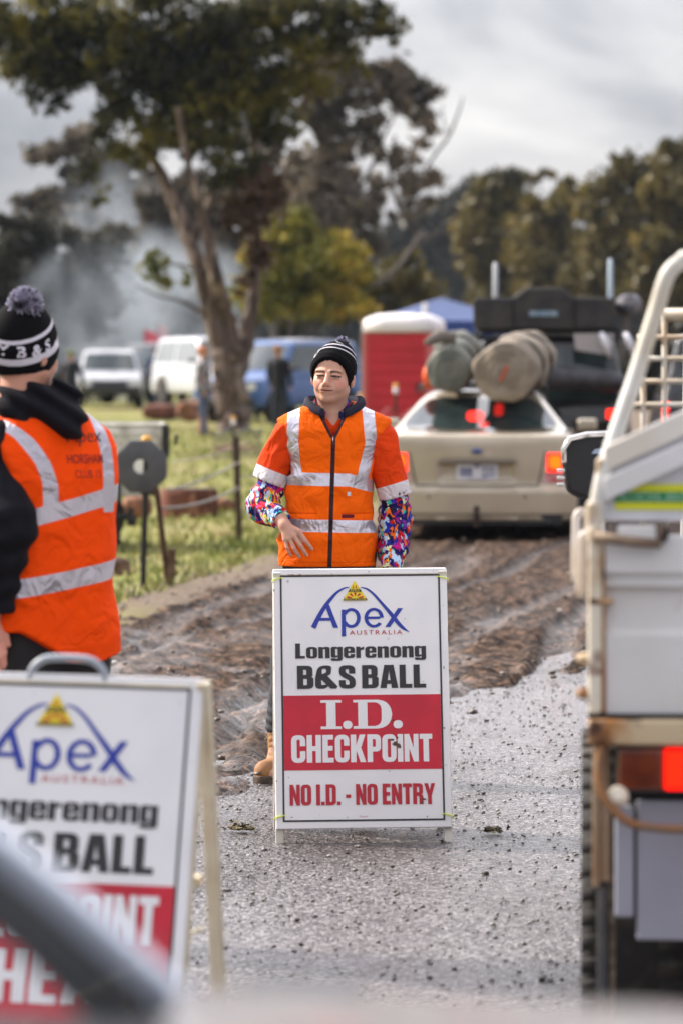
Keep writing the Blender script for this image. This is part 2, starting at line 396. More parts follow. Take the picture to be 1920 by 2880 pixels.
    pm('logo_lettering', U, Fc, M['blue'], .0018)
    # emblem: yellow triangle with red rays and dark band
    A = cp(757, 125); B = cp(670, 272); Cc = cp(851, 270)
    pm('emblem', [A, B, Cc], [(0, 1, 2)], M['yellow'], .0030)
    U = []; Fc = []; cx0, cy0 = 760, 258
    def clipx(x, y):
        t = (y - 125) / 147; xl = 757 - 87 * t + 6; xr = 757 + 94 * t - 6; return min(max(x, xl), xr), y
    for k in range(5):
        a = R(18 + k * 36); w = R(9)
        L = [(cx0 + 26 * math.cos(a - w), cy0 - 22 * math.sin(a - w)), (cx0 + 62 * math.cos(a - w), cy0 - 47 * math.sin(a - w)),
             (cx0 + 62 * math.cos(a + w), cy0 - 47 * math.sin(a + w)), (cx0 + 26 * math.cos(a + w), cy0 - 22 * math.sin(a + w))]
        stroke([clipx(*q) for q in L])
    stroke([(748, 152), (752, 180), (741, 180)]); stroke([(766, 152), (773, 180), (762, 180)])
    pm('emblem_ray', U, Fc, M['red'], .0038)
    U = []; Fc = []
    stroke([(722, 186), (795, 186), (808, 208), (710, 208)]); stroke([(681, 256), (842, 256), (850, 270), (673, 270)])
    pm('emblem_band', U, Fc, M['ink'], .0045)
    def word(nm, txt, x0, y0, x1, y1, m, bold=0., space=1., d=.002):
        a = cp(x0, y1); c = cp(x1, y0)
        U_, F_ = text_mesh(txt, a[0], c[0], a[1], c[1], bold, space)
        return pm(nm, U_, F_, m, d)
    word('emblem_lettering', 'APEX', 724, 188, 793, 206, M['yellow'], .0, 1., .0052)
    word('emblem_lettering', 'AUSTRALIA', 684, 258, 838, 269, M['yellow'], .0, 1.1, .0052)
    word('lettering', 'AUSTRALIA', 719, 490, 1100, 522, M['dred'], 0, 1.32)
    return root, word, pm, tp, cp
def blockw(pmf, nm, txt, x0, y0, x1, y1, m, gap=.055, d=.002, sp=.2):
    a = cp(x0, y1); c = cp(x1, y0); U_, F_ = block(txt, a[0], c[0], a[1], c[1], gap, sp); return pmf(nm, U_, F_, m, d)
far_loc = (.0785, 13.1, .0)
root, word, pm, tp, _ = make_sign('sandwich_board', 'white A-frame board lettered NO I.D. - NO ENTRY in front of the standing man', far_loc, (0, R(-.45), R(2.2)), False)
blockw(pm, 'lettering', 'Longerenong', 330, 582, 1270, 692, M['ink'], .05)
blockw(pm, 'lettering', 'B&S BALL'.replace('&', 'a'), 343, 745, 1268, 914, M['ink'], .05, sp=.16)
blockw(pm, 'lettering', 'icdc', 513, 998, 1097, 1208, M['white'], .04)
blockw(pm, 'lettering', 'CHECKPOINT', 302, 1250, 1310, 1450, M['white'], .05)
blockw(pm, 'lettering', 'NO I.D. - NO ENTRY', 290, 1607, 1328, 1757, M['dred'], .05)
word('small_print', 'Printers', 787, 1835, 845, 1845, M['dred'])
rg = np.random.RandomState(3)
def blotch(cx, cy, rx, ry, n=14):
    return [cp(cx + rx * math.cos(t) * rg.uniform(.5, 1.1), cy + ry * math.sin(t) * rg.uniform(.5, 1.1)) for t in np.linspace(0, 6.28, n, endpoint=False)]
U = []; Fc = []
for (a, b_, rx, ry) in ((1045, 1320, 26, 22), (1072, 1335, 16, 26), (1020, 1290, 20, 10), (1060, 1275, 8, 8), (1030, 1150, 12, 8), (1245, 1722, 22, 8), (1238, 1745, 10, 16), (1272, 1847, 5, 8), (1120, 409, 4, 4),
                        (700, 1846, 5, 4), (812, 1222, 4, 4), (305, 1842, 8, 4), (860, 60, 6, 4), (195, 1580, 8, 5), (174, 190, 5, 12), (1400, 770, 4, 14), (1398, 1210, 9, 5), (1445, 1020, 4, 16), (280, 1555, 5, 4)):
    U = blotch(a, b_, rx, ry); pm('mud_spot', U, [tuple(range(len(U)))], M['mud'], .0034)
for s in (-1, 1):
    for w_ in (.868, .045):
        sx = s * .268
        MB().tube([tp(sx, w_ + .002, .004), tp(s * .285, w_ - .002, .006), tp(s * .3045, w_ - .007, .004), tp(s * .305, w_ - .009, -.02), tp(s * .29, w_ - .004, -.05)], .0022, 6).build('cable_tie', M['tie'], root)
near_loc = Vector((-.647, 7.98, -.006))
root2, word2, pm2, tp2, _ = make_sign('sandwich_board', 'white A-frame board with grey carry handle, half hidden behind the silver car pillar', near_loc, (0, R(.7), R(-13)), True)
blockw(pm2, 'lettering', 'Longerenong', 330, 582, 1270, 692, M['ink'], .05)
blockw(pm2, 'lettering', 'B&S BALL'.replace('&', 'a'), 343, 745, 1268, 914, M['ink'], .05, sp=.16)
blockw(pm2, 'lettering', 'CHECKPOINT', 302, 1010, 1310, 1220, M['white'], .05)
blockw(pm2, 'lettering', 'AHEAD', 380, 1270, 1240, 1500, M['white'], .06)
hz = .992 * math.cos(R(13)); hy = .955 * math.sin(R(13)) + .015
pts = [(-.085, hy, hz - .03), (-.082, hy, hz + .012), (-.06, hy, hz + .036), (-.03, hy, hz + .043), (.03, hy, hz + .043), (.06, hy, hz + .036), (.082, hy, hz + .012), (.085, hy, hz - .03)]
MB().tube([tuple(q[:3]) for q in smooth_path(pts, 4)], .0085, 8).build('carry_handle', mat('handle_grey', (.32, .36, .42), .4), root2, True)
# ------------------------------------------------------------------ ground
def gz(Y):
    return float(np.interp(Y, [0, 38, 67, 80, 120, 200, 320, 900], [0, 0, .27, .34, .50, .75, 1.1, 1.1]))
def gza(Y): return np.interp(Y, [0, 38, 67, 80, 120, 200, 320, 900], [0, 0, .27, .34, .50, .75, 1.1, 1.1])
def edge_mud(Y):     # right edge of the mud / left edge of the asphalt
    return np.interp(Y, [8, 11, 14.3, 15.1, 18.6, 21.1, 24, 30], [-3.2, -2.0, -.62, -.32, .50, 1.33, 2.6, 6])
def edge_grass(Y):   # left edge of the mud
    return np.interp(Y, [8, 14, 22, 24.3, 29.2, 35.7, 50, 80, 140], [-6, -3.2, -1.55, -1.42, -.74, .12, 1.1, 2.2, 4])
def vnoise(X, Y, s, seed):   # value noise on a grid, smooth
    rg = np.random.RandomState(seed); T = rg.rand(64, 64)
    x = X / s; y = Y / s; xi = np.floor(x).astype(int); yi = np.floor(y).astype(int); fx = x - xi; fy = y - yi
    fx = fx * fx * (3 - 2 * fx); fy = fy * fy * (3 - 2 * fy)
    a = T[xi % 64, yi % 64]; b = T[(xi + 1) % 64, yi % 64]; c = T[xi % 64, (yi + 1) % 64]; d = T[(xi + 1) % 64, (yi + 1) % 64]
    return (a * (1 - fx) + b * fx) * (1 - fy) + (c * (1 - fx) + d * fx) * fy
def fbm(X, Y, s, seed, o=4):
    r = 0; a = 1; t = 0
    for i in range(o): r = r + a * vnoise(X + 7.3 * i, Y - 3.1 * i, s / 2 ** i, seed + i); t += a; a *= .55
    return r / t
def sheet(name, xs, ys, zf, m, attrs=None, **k):
    X, Y = np.meshgrid(xs, ys, indexing='ij'); Z = zf(X, Y)
    V = np.stack([X, Y, Z], -1).reshape(-1, 3); nx, ny = len(xs), len(ys)
    i = np.arange(nx * ny).reshape(nx, ny); Q = np.stack([i[:-1, :-1], i[1:, :-1], i[1:, 1:], i[:-1, 1:]], -1).reshape(-1, 4)
    at = {n: f(X, Y, Z).ravel() for n, f in (attrs or {}).items()}
    return tag(np_mesh(name, V, Q, m, attrs=at), kind='structure')
def mixmat(name, nodes):
    m = bpy.data.materials.new(name); m.use_nodes = True; return m, m.node_tree, m.node_tree.nodes['Principled BSDF']
# grass ground
m, nt, b = mixmat('grass_ground', 0); L = nt.links.new
tc = nd(nt, 'ShaderNodeTexCoord')
def nz(nt, sc, det=5., vec=None, st=(1, 1, 1), dist=0.):
    mp = nd(nt, 'ShaderNodeMapping'); mp.inputs['Scale'].default_value = st; nt.links.new(vec, mp.inputs[0])
    n = nd(nt, 'ShaderNodeTexNoise', Scale=sc, Detail=det, Distortion=dist); nt.links.new(mp.outputs[0], n.inputs['Vector']); return n.outputs['Fac']
def ramp(nt, src, stops):
    r = nd(nt, 'ShaderNodeValToRGB'); nt.links.new(src, r.inputs[0]); e = r.color_ramp.elements
    for i, (p, c) in enumerate(stops):
        if i < 2: e[i].position = p; e[i].color = c4(c)
        else: q = e.new(p); q.color = c4(c)
    return r.outputs[0]
def mixc(nt, f, a, b_):
    x = nd(nt, 'ShaderNodeMix', data_type='RGBA')
    nt.links.new(f, x.inputs['Factor'])
    for q, v in (('A', a), ('B', b_)):
        if isinstance(v, tuple): x.inputs[q].default_value = c4(v)
        else: nt.links.new(v, x.inputs[q])
    return x.outputs['Result']
o_ = tc.outputs['Object']
g1 = ramp(nt, nz(nt, .9, 6, o_, (1, .35, 1)), [(.30, (.14, .18, .025)), (.72, (.36, .28, .16)), (.5, (.28, .29, .07))])
g2 = mixc(nt, nz(nt, 30, 4, o_), g1, (.14, .12, .05))
at = nd(nt, 'ShaderNodeAttribute', attribute_name='dirt')
g3 = mixc(nt, at.outputs['Fac'], g2, ramp(nt, nz(nt, 22, 6, o_), [(.3, (.085, .06, .042)), (.7, (.24, .19, .145))]))
L(g3, b.inputs['Base Color']); b.inputs['Roughness'].default_value = .9; b.inputs['Specular IOR Level'].default_value = .15
bp = nd(nt, 'ShaderNodeBump', Strength=1., Distance=.02); L(nz(nt, 40, 6, o_), bp.inputs['Height']); L(bp.outputs[0], b.inputs['Normal'])
ys = np.concatenate([np.arange(-6, 12, .5), np.arange(12, 45, .1), np.arange(45, 140, .5), np.arange(140, 900, 12)])
xs = np.concatenate([np.arange(-400, -8, 14.), np.arange(-8, 9, .1), np.arange(9, 420, 14.)])
def zg(X, Y):
    z = gza(Y) + (fbm(X, Y, 1.2, 5) - .5) * .05 * np.clip((Y - 9) / 8, 0, 1)
    in_road = np.clip((X - edge_grass(Y)) / .5, 0, 1)
    z = z * 1 - in_road * .07 + (1 - in_road) * .04 * np.clip((Y - 12) / 6, 0, 1)
    far = (np.abs(X) > 10)
    return z - .02
GROUND = sheet('ground', xs, ys, zg, m, {'dirt': lambda X, Y, Z: np.clip((X - edge_grass(Y) + .75 + (fbm(X, Y * .5, .6, 9) - .5) * 1.5) / .7, 0, 1)})
# asphalt
m, nt, b = mixmat('wet_asphalt', 0); L = nt.links.new; tc = nd(nt, 'ShaderNodeTexCoord'); o_ = tc.outputs['Object']
v = nd(nt, 'ShaderNodeTexVoronoi', Scale=85.); L(o_, v.inputs['Vector'])
vc = nd(nt, 'ShaderNodeSeparateColor'); L(v.outputs['Color'], vc.inputs[0])
base = ramp(nt, vc.outputs[0], [(0., (.014, .012, .013)), (.92, (.30, .28, .285)), (.5, (.052, .046, .048))])
big = nz(nt, 1.1, 5, o_, (1, .45, 1))
base = mixc(nt, ramp(nt, big, [(.45, (0, 0, 0)), (.75, (.55, .55, .55))]), base, (.045, .034, .029))
L(base, b.inputs['Base Color'])
rr_ = nd(nt, 'ShaderNodeMapRange'); rr_.inputs['From Min'].default_value = .35; rr_.inputs['From Max'].default_value = .65; rr_.inputs['To Min'].default_value = .16; rr_.inputs['To Max'].default_value = .42
L(nz(nt, 1.6, 5, o_, (1, .4, 1)), rr_.inputs[0]); L(rr_.outputs[0], b.inputs['Roughness'])
h = nd(nt, 'ShaderNodeMath', operation='ADD'); h2 = nd(nt, 'ShaderNodeMath', operation='MULTIPLY'); h2.inputs[1].default_value = -1.1
L(v.outputs['Distance'], h2.inputs[0]); L(h2.outputs[0], h.inputs[0]); L(nz(nt, 60, 4, o_), h.inputs[1])
bp = nd(nt, 'ShaderNodeBump', Strength=1., Distance=.0075); L(h.outputs[0], bp.inputs['Height']); L(bp.outputs[0], b.inputs['Normal'])
b.inputs['Specular IOR Level'].default_value = .6
pa = nd(nt, 'ShaderNodeAttribute', attribute_name='puddle')
st_ = nd(nt, 'ShaderNodeMapRange'); st_.inputs['To Min'].default_value = 1.; st_.inputs['To Max'].default_value = .16; L(pa.outputs['Fac'], st_.inputs[0]); L(st_.outputs[0], bp.inputs['Strength'])
rx = nd(nt, 'ShaderNodeMix', data_type='FLOAT'); L(pa.outputs['Fac'], rx.inputs['Factor']); L(rr_.outputs[0], rx.inputs['A']); rx.inputs['B'].default_value = .20; L(rx.outputs['Result'], b.inputs['Roughness'])
sheet('road', np.arange(-3.6, 4.6, .04), np.arange(1., 24.5, .04), lambda X, Y: .004 + (fbm(X, Y, .7, 2, 3) - .5) * .006 - np.clip(edge_mud(Y) - X - .4, 0, 1) * .25, m,
      {'puddle': lambda X, Y, Z: np.clip((fbm(X * .55, Y * .22 + 3, .30, 61, 4) - .36) * 8, 0, 1) * np.clip(1.5 - np.abs((X - edge_mud(Y)) - .35) / .6, 0, 1) * np.clip((Y - 15.6) / 1.2, 0, 1) + .35 * np.clip((fbm(X, Y * .4, .6, 66, 4) - .55) * 7, 0, 1)})
# mud track
m, nt, b = mixmat('wet_mud', 0); L = nt.links.new; tc = nd(nt, 'ShaderNodeTexCoord'); o_ = tc.outputs['Object']
at = nd(nt, 'ShaderNodeAttribute', attribute_name='wet')
base = ramp(nt, nz(nt, 14, 7, o_), [(.36, (.008, .005, .004)), (.68, (.20, .125, .085)), (.5, (.046, .028, .019))])
base = mixc(nt, ramp(nt, nz(nt, 1.3, 4, o_), [(.45, (0, 0, 0)), (.75, (.6, .6, .6))]), base, (.065, .044, .033))
L(base, b.inputs['Base Color'])
rr_ = nd(nt, 'ShaderNodeMapRange'); rr_.inputs['To Min'].default_value = .78; rr_.inputs['To Max'].default_value = .17; L(at.outputs['Fac'], rr_.inputs[0]); L(rr_.outputs[0], b.inputs['Roughness'])
bp = nd(nt, 'ShaderNodeBump', Strength=1., Distance=.04); L(nz(nt, 26, 9, o_), bp.inputs['Height']); L(bp.outputs[0], b.inputs['Normal'])
sm_ = nd(nt, 'ShaderNodeMapRange'); sm_.inputs['To Min'].default_value = .08; sm_.inputs['To Max'].default_value = .6; L(at.outputs['Fac'], sm_.inputs[0]); L(sm_.outputs[0], b.inputs['Specular IOR Level'])
def ruts(X, Y):
    t = X - np.interp(Y, [8, 14, 20, 30, 40, 60], [-1.9, -1.0, 0.0, 1.45, 2.6, 4.2]); r_ = 0
    for c_, w_, d_ in ((-1.7, .13, .018), (-1.15, .10, .026), (-.55, .14, .014), (-.12, .09, .030), (.30, .12, .016), (.78, .10, .030), (1.5, .14, .016), (-2.3, .1, .018)):
        cc = c_ + .22 * np.sin(Y * .21 + c_ * 5) + .06 * np.sin(Y * .9 + c_ * 3); q = (t - cc) / w_; ed = (np.abs(q) - 1.35)
        d_ = d_ * (.6 + 1.7 * fbm(X * 0 + c_ * 9, Y, 1.7, 71, 2)); r_ = r_ - d_ * np.exp(-q ** 4) + d_ * .6 * np.exp(-ed * ed * 6)
        r_ = r_ + .006 * np.sin(Y * 60 + np.abs(q) * 4) * np.exp(-q ** 4)
    return r_, t
def zm(X, Y):
    er = edge_mud(Y) - X; eg = X - edge_grass(Y); rut, t = ruts(X, Y)
    lump = (fbm(t * 1.5, Y * .7, .15, 11, 5) - .5) * .07 + (fbm(X, Y * .7, .6, 3, 3) - .5) * .05 + np.clip(vnoise(X, Y, .05, 21) - .62, 0, 1) * .035
    z = gza(Y) + .022 + rut + lump * np.interp(Y, [8, 16, 24, 32, 60], [1.2, 1.3, 1.1, .6, .3])
    wob = (fbm(X, Y, .45, 31, 3) - .5) * .7
    z = z - np.clip(-(er + wob) / .35 + .2, 0, 1) * .14 - np.clip(-(eg + wob) / .4 + .3, 0, 1) * .10
    return z
def wet(X, Y, Z):
    q = fbm(X * 1.0, Y * .35, .5, 41, 4); rut, t = ruts(X, Y)
    return np.clip(-rut / .02, 0, 1) * .45 + np.clip((q - .50) * 7, 0, 1) * .6 * np.clip((27 - Y) / 8, .1, 1) + np.clip((fbm(X * .5, Y * .16, .22, 47, 3) - .50) * 12, 0, 1) * np.exp(-((Y - 18.4) / 1.1) ** 2)
sheet('mud_track', np.arange(-3.4, 6.6, .033), np.concatenate([np.arange(9, 40, .033), np.arange(40, 75, .3)]), zm, m, {'wet': wet})
# ------------------------------------------------------------------ people
def attrmat(name, base, masks, rough=.8, bump=.002, bscale=60, sheen=.0):
    """masks: list of (attribute, colour, roughness): the colour where the attribute is above zero"""
    m = bpy.data.materials.new(name); m.use_nodes = True; nt = m.node_tree; b = nt.nodes['Principled BSDF']; L = nt.links.new
    tc = nd(nt, 'ShaderNodeTexCoord')
    n = nd(nt, 'ShaderNodeTexNoise', Scale=7., Detail=4.); L(tc.outputs['Object'], n.inputs['Vector'])
    mx = nd(nt, 'ShaderNodeMix', data_type='RGBA'); mx.inputs['A'].default_value = c4(base); mx.inputs['B'].default_value = c4([q * .86 for q in base]); L(n.outputs['Fac'], mx.inputs['Factor'])
    cur = mx.outputs['Result']; rg_ = None
    for an, col, ro in masks:
        a = nd(nt, 'ShaderNodeAttribute', attribute_name=an); g = nd(nt, 'ShaderNodeMapRange'); g.inputs['From Min'].default_value = -.0008; g.inputs['From Max'].default_value = .0008
        L(a.outputs['Fac'], g.inputs['Value']); x = nd(nt, 'ShaderNodeMix', data_type='RGBA'); L(g.outputs[0], x.inputs['Factor']); L(cur, x.inputs['A'])
        if isinstance(col, tuple): x.inputs['B'].default_value = c4(col)
        else: L(col(nt, tc), x.inputs['B'])
        cur = x.outputs['Result']
        if an == 'tape':
            mm = nd(nt, 'ShaderNodeMath', operation='MULTIPLY'); mm.inputs[1].default_value = .7; L(g.outputs[0], mm.inputs[0]); L(mm.outputs[0], b.inputs['Metallic'])
        r = nd(nt, 'ShaderNodeMix', data_type='FLOAT'); r.inputs['A'].default_value = rough; r.inputs['B'].default_value = ro; L(g.outputs[0], r.inputs['Factor'])
        if rg_ is not None: L(rg_, r.inputs['A'])
        rg_ = r.outputs['Result']
    L(cur, b.inputs['Base Color'])
    if rg_ is not None: L(rg_, b.inputs['Roughness'])
    else: b.inputs['Roughness'].default_value = rough
    b.inputs['Sheen Weight'].default_value = sheen; b.inputs['Specular IOR Level'].default_value = .12
    n2 = nd(nt, 'ShaderNodeTexNoise', Scale=bscale, Detail=5.); L(tc.outputs['Object'], n2.inputs['Vector'])
    bp = nd(nt, 'ShaderNodeBump', Strength=1., Distance=bump); L(n2.outputs['Fac'], bp.inputs['Height'])
    n3 = nd(nt, 'ShaderNodeTexNoise', Scale=11., Detail=2., Distortion=1.5); L(tc.outputs['Object'], n3.inputs['Vector'])
    bq = nd(nt, 'ShaderNodeBump', Strength=1., Distance=.02 if sheen == 0 and bump < .0016 and bscale < 180 else .0); L(n3.outputs['Fac'], bq.inputs['Height']); L(bq.outputs[0], bp.inputs['Normal']); L(bp.outputs[0], b.inputs['Normal'])
    return m
TAPE = (.60, .585, .66)
ORANGE = (1.0, .135, .0)
skin_m = bpy.data.materials.new('skin'); skin_m.use_nodes = True
_b = skin_m.node_tree.nodes['Principled BSDF']; _a = nd(skin_m.node_tree, 'ShaderNodeAttribute', attribute_name='Col')
skin_m.node_tree.links.new(_a.outputs['Color'], _b.inputs['Base Color']); _b.inputs['Roughness'].default_value = .48; _b.inputs['Subsurface Weight'].default_value = .12
_b.inputs['Subsurface Radius'].default_value = (.012, .005, .003); _b.inputs['Subsurface Scale'].default_value = 1.; _b.inputs['Specular IOR Level'].default_value = .35
def headlocal(X, Y, Z, c, yaw, tilt=0., nod=0.):
    x, y, z = X - c[0], Y - c[1], Z - c[2]
    x, y = rot2(x, y, yaw); x, z = rot2(x, z, tilt)
    if nod: y, z = rot2(y, z, nod)
    return x, y, z
def head_sdf(x, y, z, face=True):
    d = el(x, y, z, (0, .012, .033), (.0765, .097, .087))
    d = smin(d, el(x, y, z, (0, -.016, -.032), (.064, .070, .072)), .03)
    for s in (-1, 1):
        d = smin(d, rc(x, y, z, (s * .047, .0, -.052), (s * .012, -.064, -.083), .018, .016), .022)
        d = smin(d, el(x, y, z, (s * .039, -.052, -.028), (.023, .025, .025)), .02)
    d = smin(d, el(x, y, z, (0, -.069, -.085), (.020, .018, .015)), .014)
    d = smin(d, rc(x, y, z, (0, .018, -.06), (0, .034, -.2), .056, .060), .03)
    if face:
        for s in (-1, 1):
            d = smin(d, rc(x, y, z, (s * .012, -.086, .018), (s * .046, -.072, .020), .0085, .008), .012)
            d = smax(d, -el(x, y, z, (s * .031, -.099, .002), (.019, .016, .0100)), .010)
            d = smin(d, el(x, y, z, (s * .031, -.0745, .0005), (.0135, .0130, .0085)), .003)
            d = smin(d, rc(x, y, z, (s * .019, -.0870, .0062), (s * .045, -.077, .0052), .0042, .0040), .003)
            d = smin(d, rc(x, y, z, (s * .021, -.0855, -.0056), (s * .042, -.077, -.0050), .0034, .0034), .004)
            d = smin(d, el(x, y, z, (s * .0120, -.098, -.0335), (.0080, .011, .0072)), .006)
            d = smin(d, rc(x, y, z, (s * .028, -.078, -.030), (s * .040, -.070, -.046), .005, .005), .02)
            d = smin(d, el(x, y, z, (s * .079, .012, -.008), (.009, .020, .031)), .006)
        d = smin(d, rc(x, y, z, (0, -.090, .010), (0, -.110, -.026), .0075, .0105), .010)
        d = smin(d, el(x, y, z, (0, -.107, -.028), (.0110, .0115, .0095)), .006); d = smin(d, el(x, y, z, (0, -.083, -.045), (.027, .017, .014)), .012)
        d = smin(d, el(x, y, z, (0, -.079, -.055), (.029, .018, .019)), .014)
        d = smin(d, rc(x, y, z, (-.028, -.081, -.0505), (.028, -.081, -.0505), .0042, .0042), .005)
        d = smin(d, rc(x, y, z, (-.019, -.0845, -.0615), (.019, -.0845, -.0615), .0052, .0052), .005)
        d = smax(d, -el(x, y, z, (0, -.0925, -.0562), (.028, .008, .0014)), .002)
    return d
def skin_cols(x, y, z, base=(.60, .335, .245)):
    n = len(x); C_ = np.tile(np.array(base + (1,), np.float32), (n, 1))
    def blend(mask, col): 
        mk = np.clip(mask, 0, 1)[:, None]; C_[:, :3] = C_[:, :3] * (1 - mk) + np.array(col) * mk
    def sp(c, r): return 1 - np.sqrt(((x - c[0]) / r[0]) ** 2 + ((y - c[1]) / r[1]) ** 2 + ((z - c[2]) / r[2]) ** 2)
    for s in (-1, 1):
        blend(sp((s * .045, -.07, -.028), (.026, .03, .024)) * 1.2, (.62, .235, .175))
        blend(sp((s * .031, -.08, -.010), (.018, .02, .008)) * 1.0, (.42, .20, .155))
    blend(sp((0, -.115, -.028), (.02, .02, .018)) * 1.3, (.64, .28, .21))
    # stubble
    st = np.clip((-z - .040) / .02, 0, 1) * np.clip((-y - .0) / .03, 0, 1) * np.clip((z + .135) / .02, 0, 1)
    blend(st * .22, (.27, .17, .125))
    blend(sp((0, -.090, -.0525), (.033, .03, .0048)) * 2, (.50, .22, .17)); blend(sp((0, -.090, -.0610), (.026, .03, .0055)) * 2, (.54, .24, .19))
    blend(sp((0, -.090, -.0562 + .0), (.030, .03, .0019)) * 6, (.10, .03, .022))
    for s in (-1, 1):
        t = np.clip((s * x - .012) / .036, 0, 1); zb = .0172 + .0045 * np.sin(t * 2.6) - .003 * t
        bw = .0050 * (1 - .5 * t)
        m_ = (np.abs(z - zb) < bw) & (s * x > .011) & (s * x < .050) & (y < -.045); blend(m_ * .9, (.05, .026, .015))
        e = np.sqrt(((x - s * .031) / .0118) ** 2 + ((z - .0003) / .0031) ** 2); on = (y < -.06)
        blend((e < 1.7) * on * .55, (.16, .08, .055)); blend((e < 1.55) * (z > -.0012) * on, (.022, .012, .009)); blend((e < .8) * on, (.14, .11, .105))
        ir = np.sqrt((x - s * .031 + .0035) ** 2 + (z - .0005) ** 2); blend((ir < .0072) * (e < 1) * on, (.05, .055, .06)); blend((ir < .0025) * (e < 1) * on, (.01, .01, .01))
        blend(sp((s * .0080, -.108, -.0400), (.0045, .012, .0022)) * 3, (.12, .03, .025))
        blend((np.sqrt(((y - .01) / .018) ** 2 + ((z + .008) / .028) ** 2) < .55) * (s * x > .078) * .5, (.45, .17, .12))
    # cropped hair on the head under a hat
    hair = (z > np.where(y < -.03, .068, .02 - .0 * y)) & (y > -.085) | ((y > .02) & (z > -.055)) | ((np.abs(x) > .066) & (y > -.030) & (y < .02) & (z > -.012) & (np.abs(x) < .077))
    blend(hair * .9, (.06, .035, .022))
    return C_
def join_np(parts):
    V = []; Q = []; o = 0
    for v, q in parts: V.append(v); Q.append(q + o); o += len(v)
    return np.concatenate(V), np.concatenate(Q)
def fingers(X, Y, Z, d, hand, k=.004):
    w, mc, chains, th = hand
    pal = None
    for m_ in mc:
        q = rc(X, Y, Z, w, m_, .017, .0115); pal = q if pal is None else smin(pal, q, .012)
    d = smin(d, pal, .012) if d is not None else pal
    for i, ch in enumerate(chains):
        r = (.0095, .0098, .0092, .0080)[i]
        f = None
        for j in range(len(ch) - 1):
            q = rc(X, Y, Z, ch[j], ch[j + 1], r * (1 - .1 * j), r * (1 - .1 * (j + 1))); f = q if f is None else smin(f, q, .002)
        d = smin(d, f, k)
    f = smin(rc(X, Y, Z, th[0], th[1], .015, .0115), rc(X, Y, Z, th[1], th[2], .0112, .0088), .003)
    return smin(d, f, .006)
def clothes(name, fn, lo, hi, h, m, parent, attrs=None):
    V, Q = nets(fn, lo, hi, h)
    at = {k: f(V[:, 0], V[:, 1], V[:, 2]) for k, f in (attrs or {}).items()}
    return np_mesh(name, V, Q, m, parent, attrs=at)
def floral(nt, tc):
    mp = nd(nt, 'ShaderNodeMapping'); mp.inputs['Scale'].default_value = (1, .7, .55); mp.inputs['Rotation'].default_value = (.3, .9, .4)
    nt.links.new(tc.outputs['Object'], mp.inputs[0])
    n = nd(nt, 'ShaderNodeTexNoise', Scale=40., Detail=3.); nt.links.new(mp.outputs[0], n.inputs['Vector'])
    ad = nd(nt, 'ShaderNodeMix', data_type='RGBA'); ad.inputs['Factor'].default_value = .06; nt.links.new(mp.outputs[0], ad.inputs['A']); nt.links.new(n.outputs['Color'], ad.inputs['B'])
    v = nd(nt, 'ShaderNodeTexVoronoi', Scale=72.); nt.links.new(ad.outputs['Result'], v.inputs['Vector'])
    s = nd(nt, 'ShaderNodeSeparateColor'); nt.links.new(v.outputs['Color'], s.inputs[0])
    r = nd(nt, 'ShaderNodeValToRGB'); r.color_ramp.interpolation = 'CONSTANT'; nt.links.new(s.outputs[0], r.inputs[0])
    cols = [(0, (.012, .012, .10)), (.22, (.60, .012, .015)), (.34, (.02, .03, .35)), (.44, (.45, .65, .85)), (.55, (.55, .01, .22)), (.62, (.015, .01, .05)), (.70, (.85, .16, .01)), (.77, (.20, .02, .35)), (.83, (.75, .80, .45)), (.89, (.04, .45, .35)), (.93, (.9, .55, .02)), (.96, (.015, .015, .06))]
    e = r.color_ramp.elements
    for i, (p, c) in enumerate(cols):
        if i < 2: e[i].position = p; e[i].color = c4(c)
        else: q = e.new(p); q.color = c4(c)
    return r.outputs[0]
BLACK = (.0045, .0045, .006)
knit_white = (.62, .60, .68)
def pompom(name, c, r, parent, n=900, seed=1):
    rg = np.random.RandomState(seed); V = []; Q = []
    for i in range(n):
        d = rg.normal(size=3); d /= np.linalg.norm(d); u = np.cross(d, rg.normal(size=3)); u /= np.linalg.norm(u); l = r * rg.uniform(.72, 1.15)
        b0 = np.array(c) + d * r * .25; t = np.array(c) + d * l + u * rg.uniform(-.3, .3) * r; w = u * r * .055; o = len(V)
        w2 = np.cross(d, w); V += [b0 - w, b0 + w, t + w, t - w + w2]; Q.append((o, o + 1, o + 2, o + 3))
    m = mat('pompom_yarn', (.50, .48, .60), .9, col2=(.04, .04, .06), scale=2.2 / r, lo=.50, hi=.60)
    return np_mesh(name, np.array(V), np.array(Q), m, parent, smooth=False)
def hand_chain(pts): return [tuple(p) for p in pts]

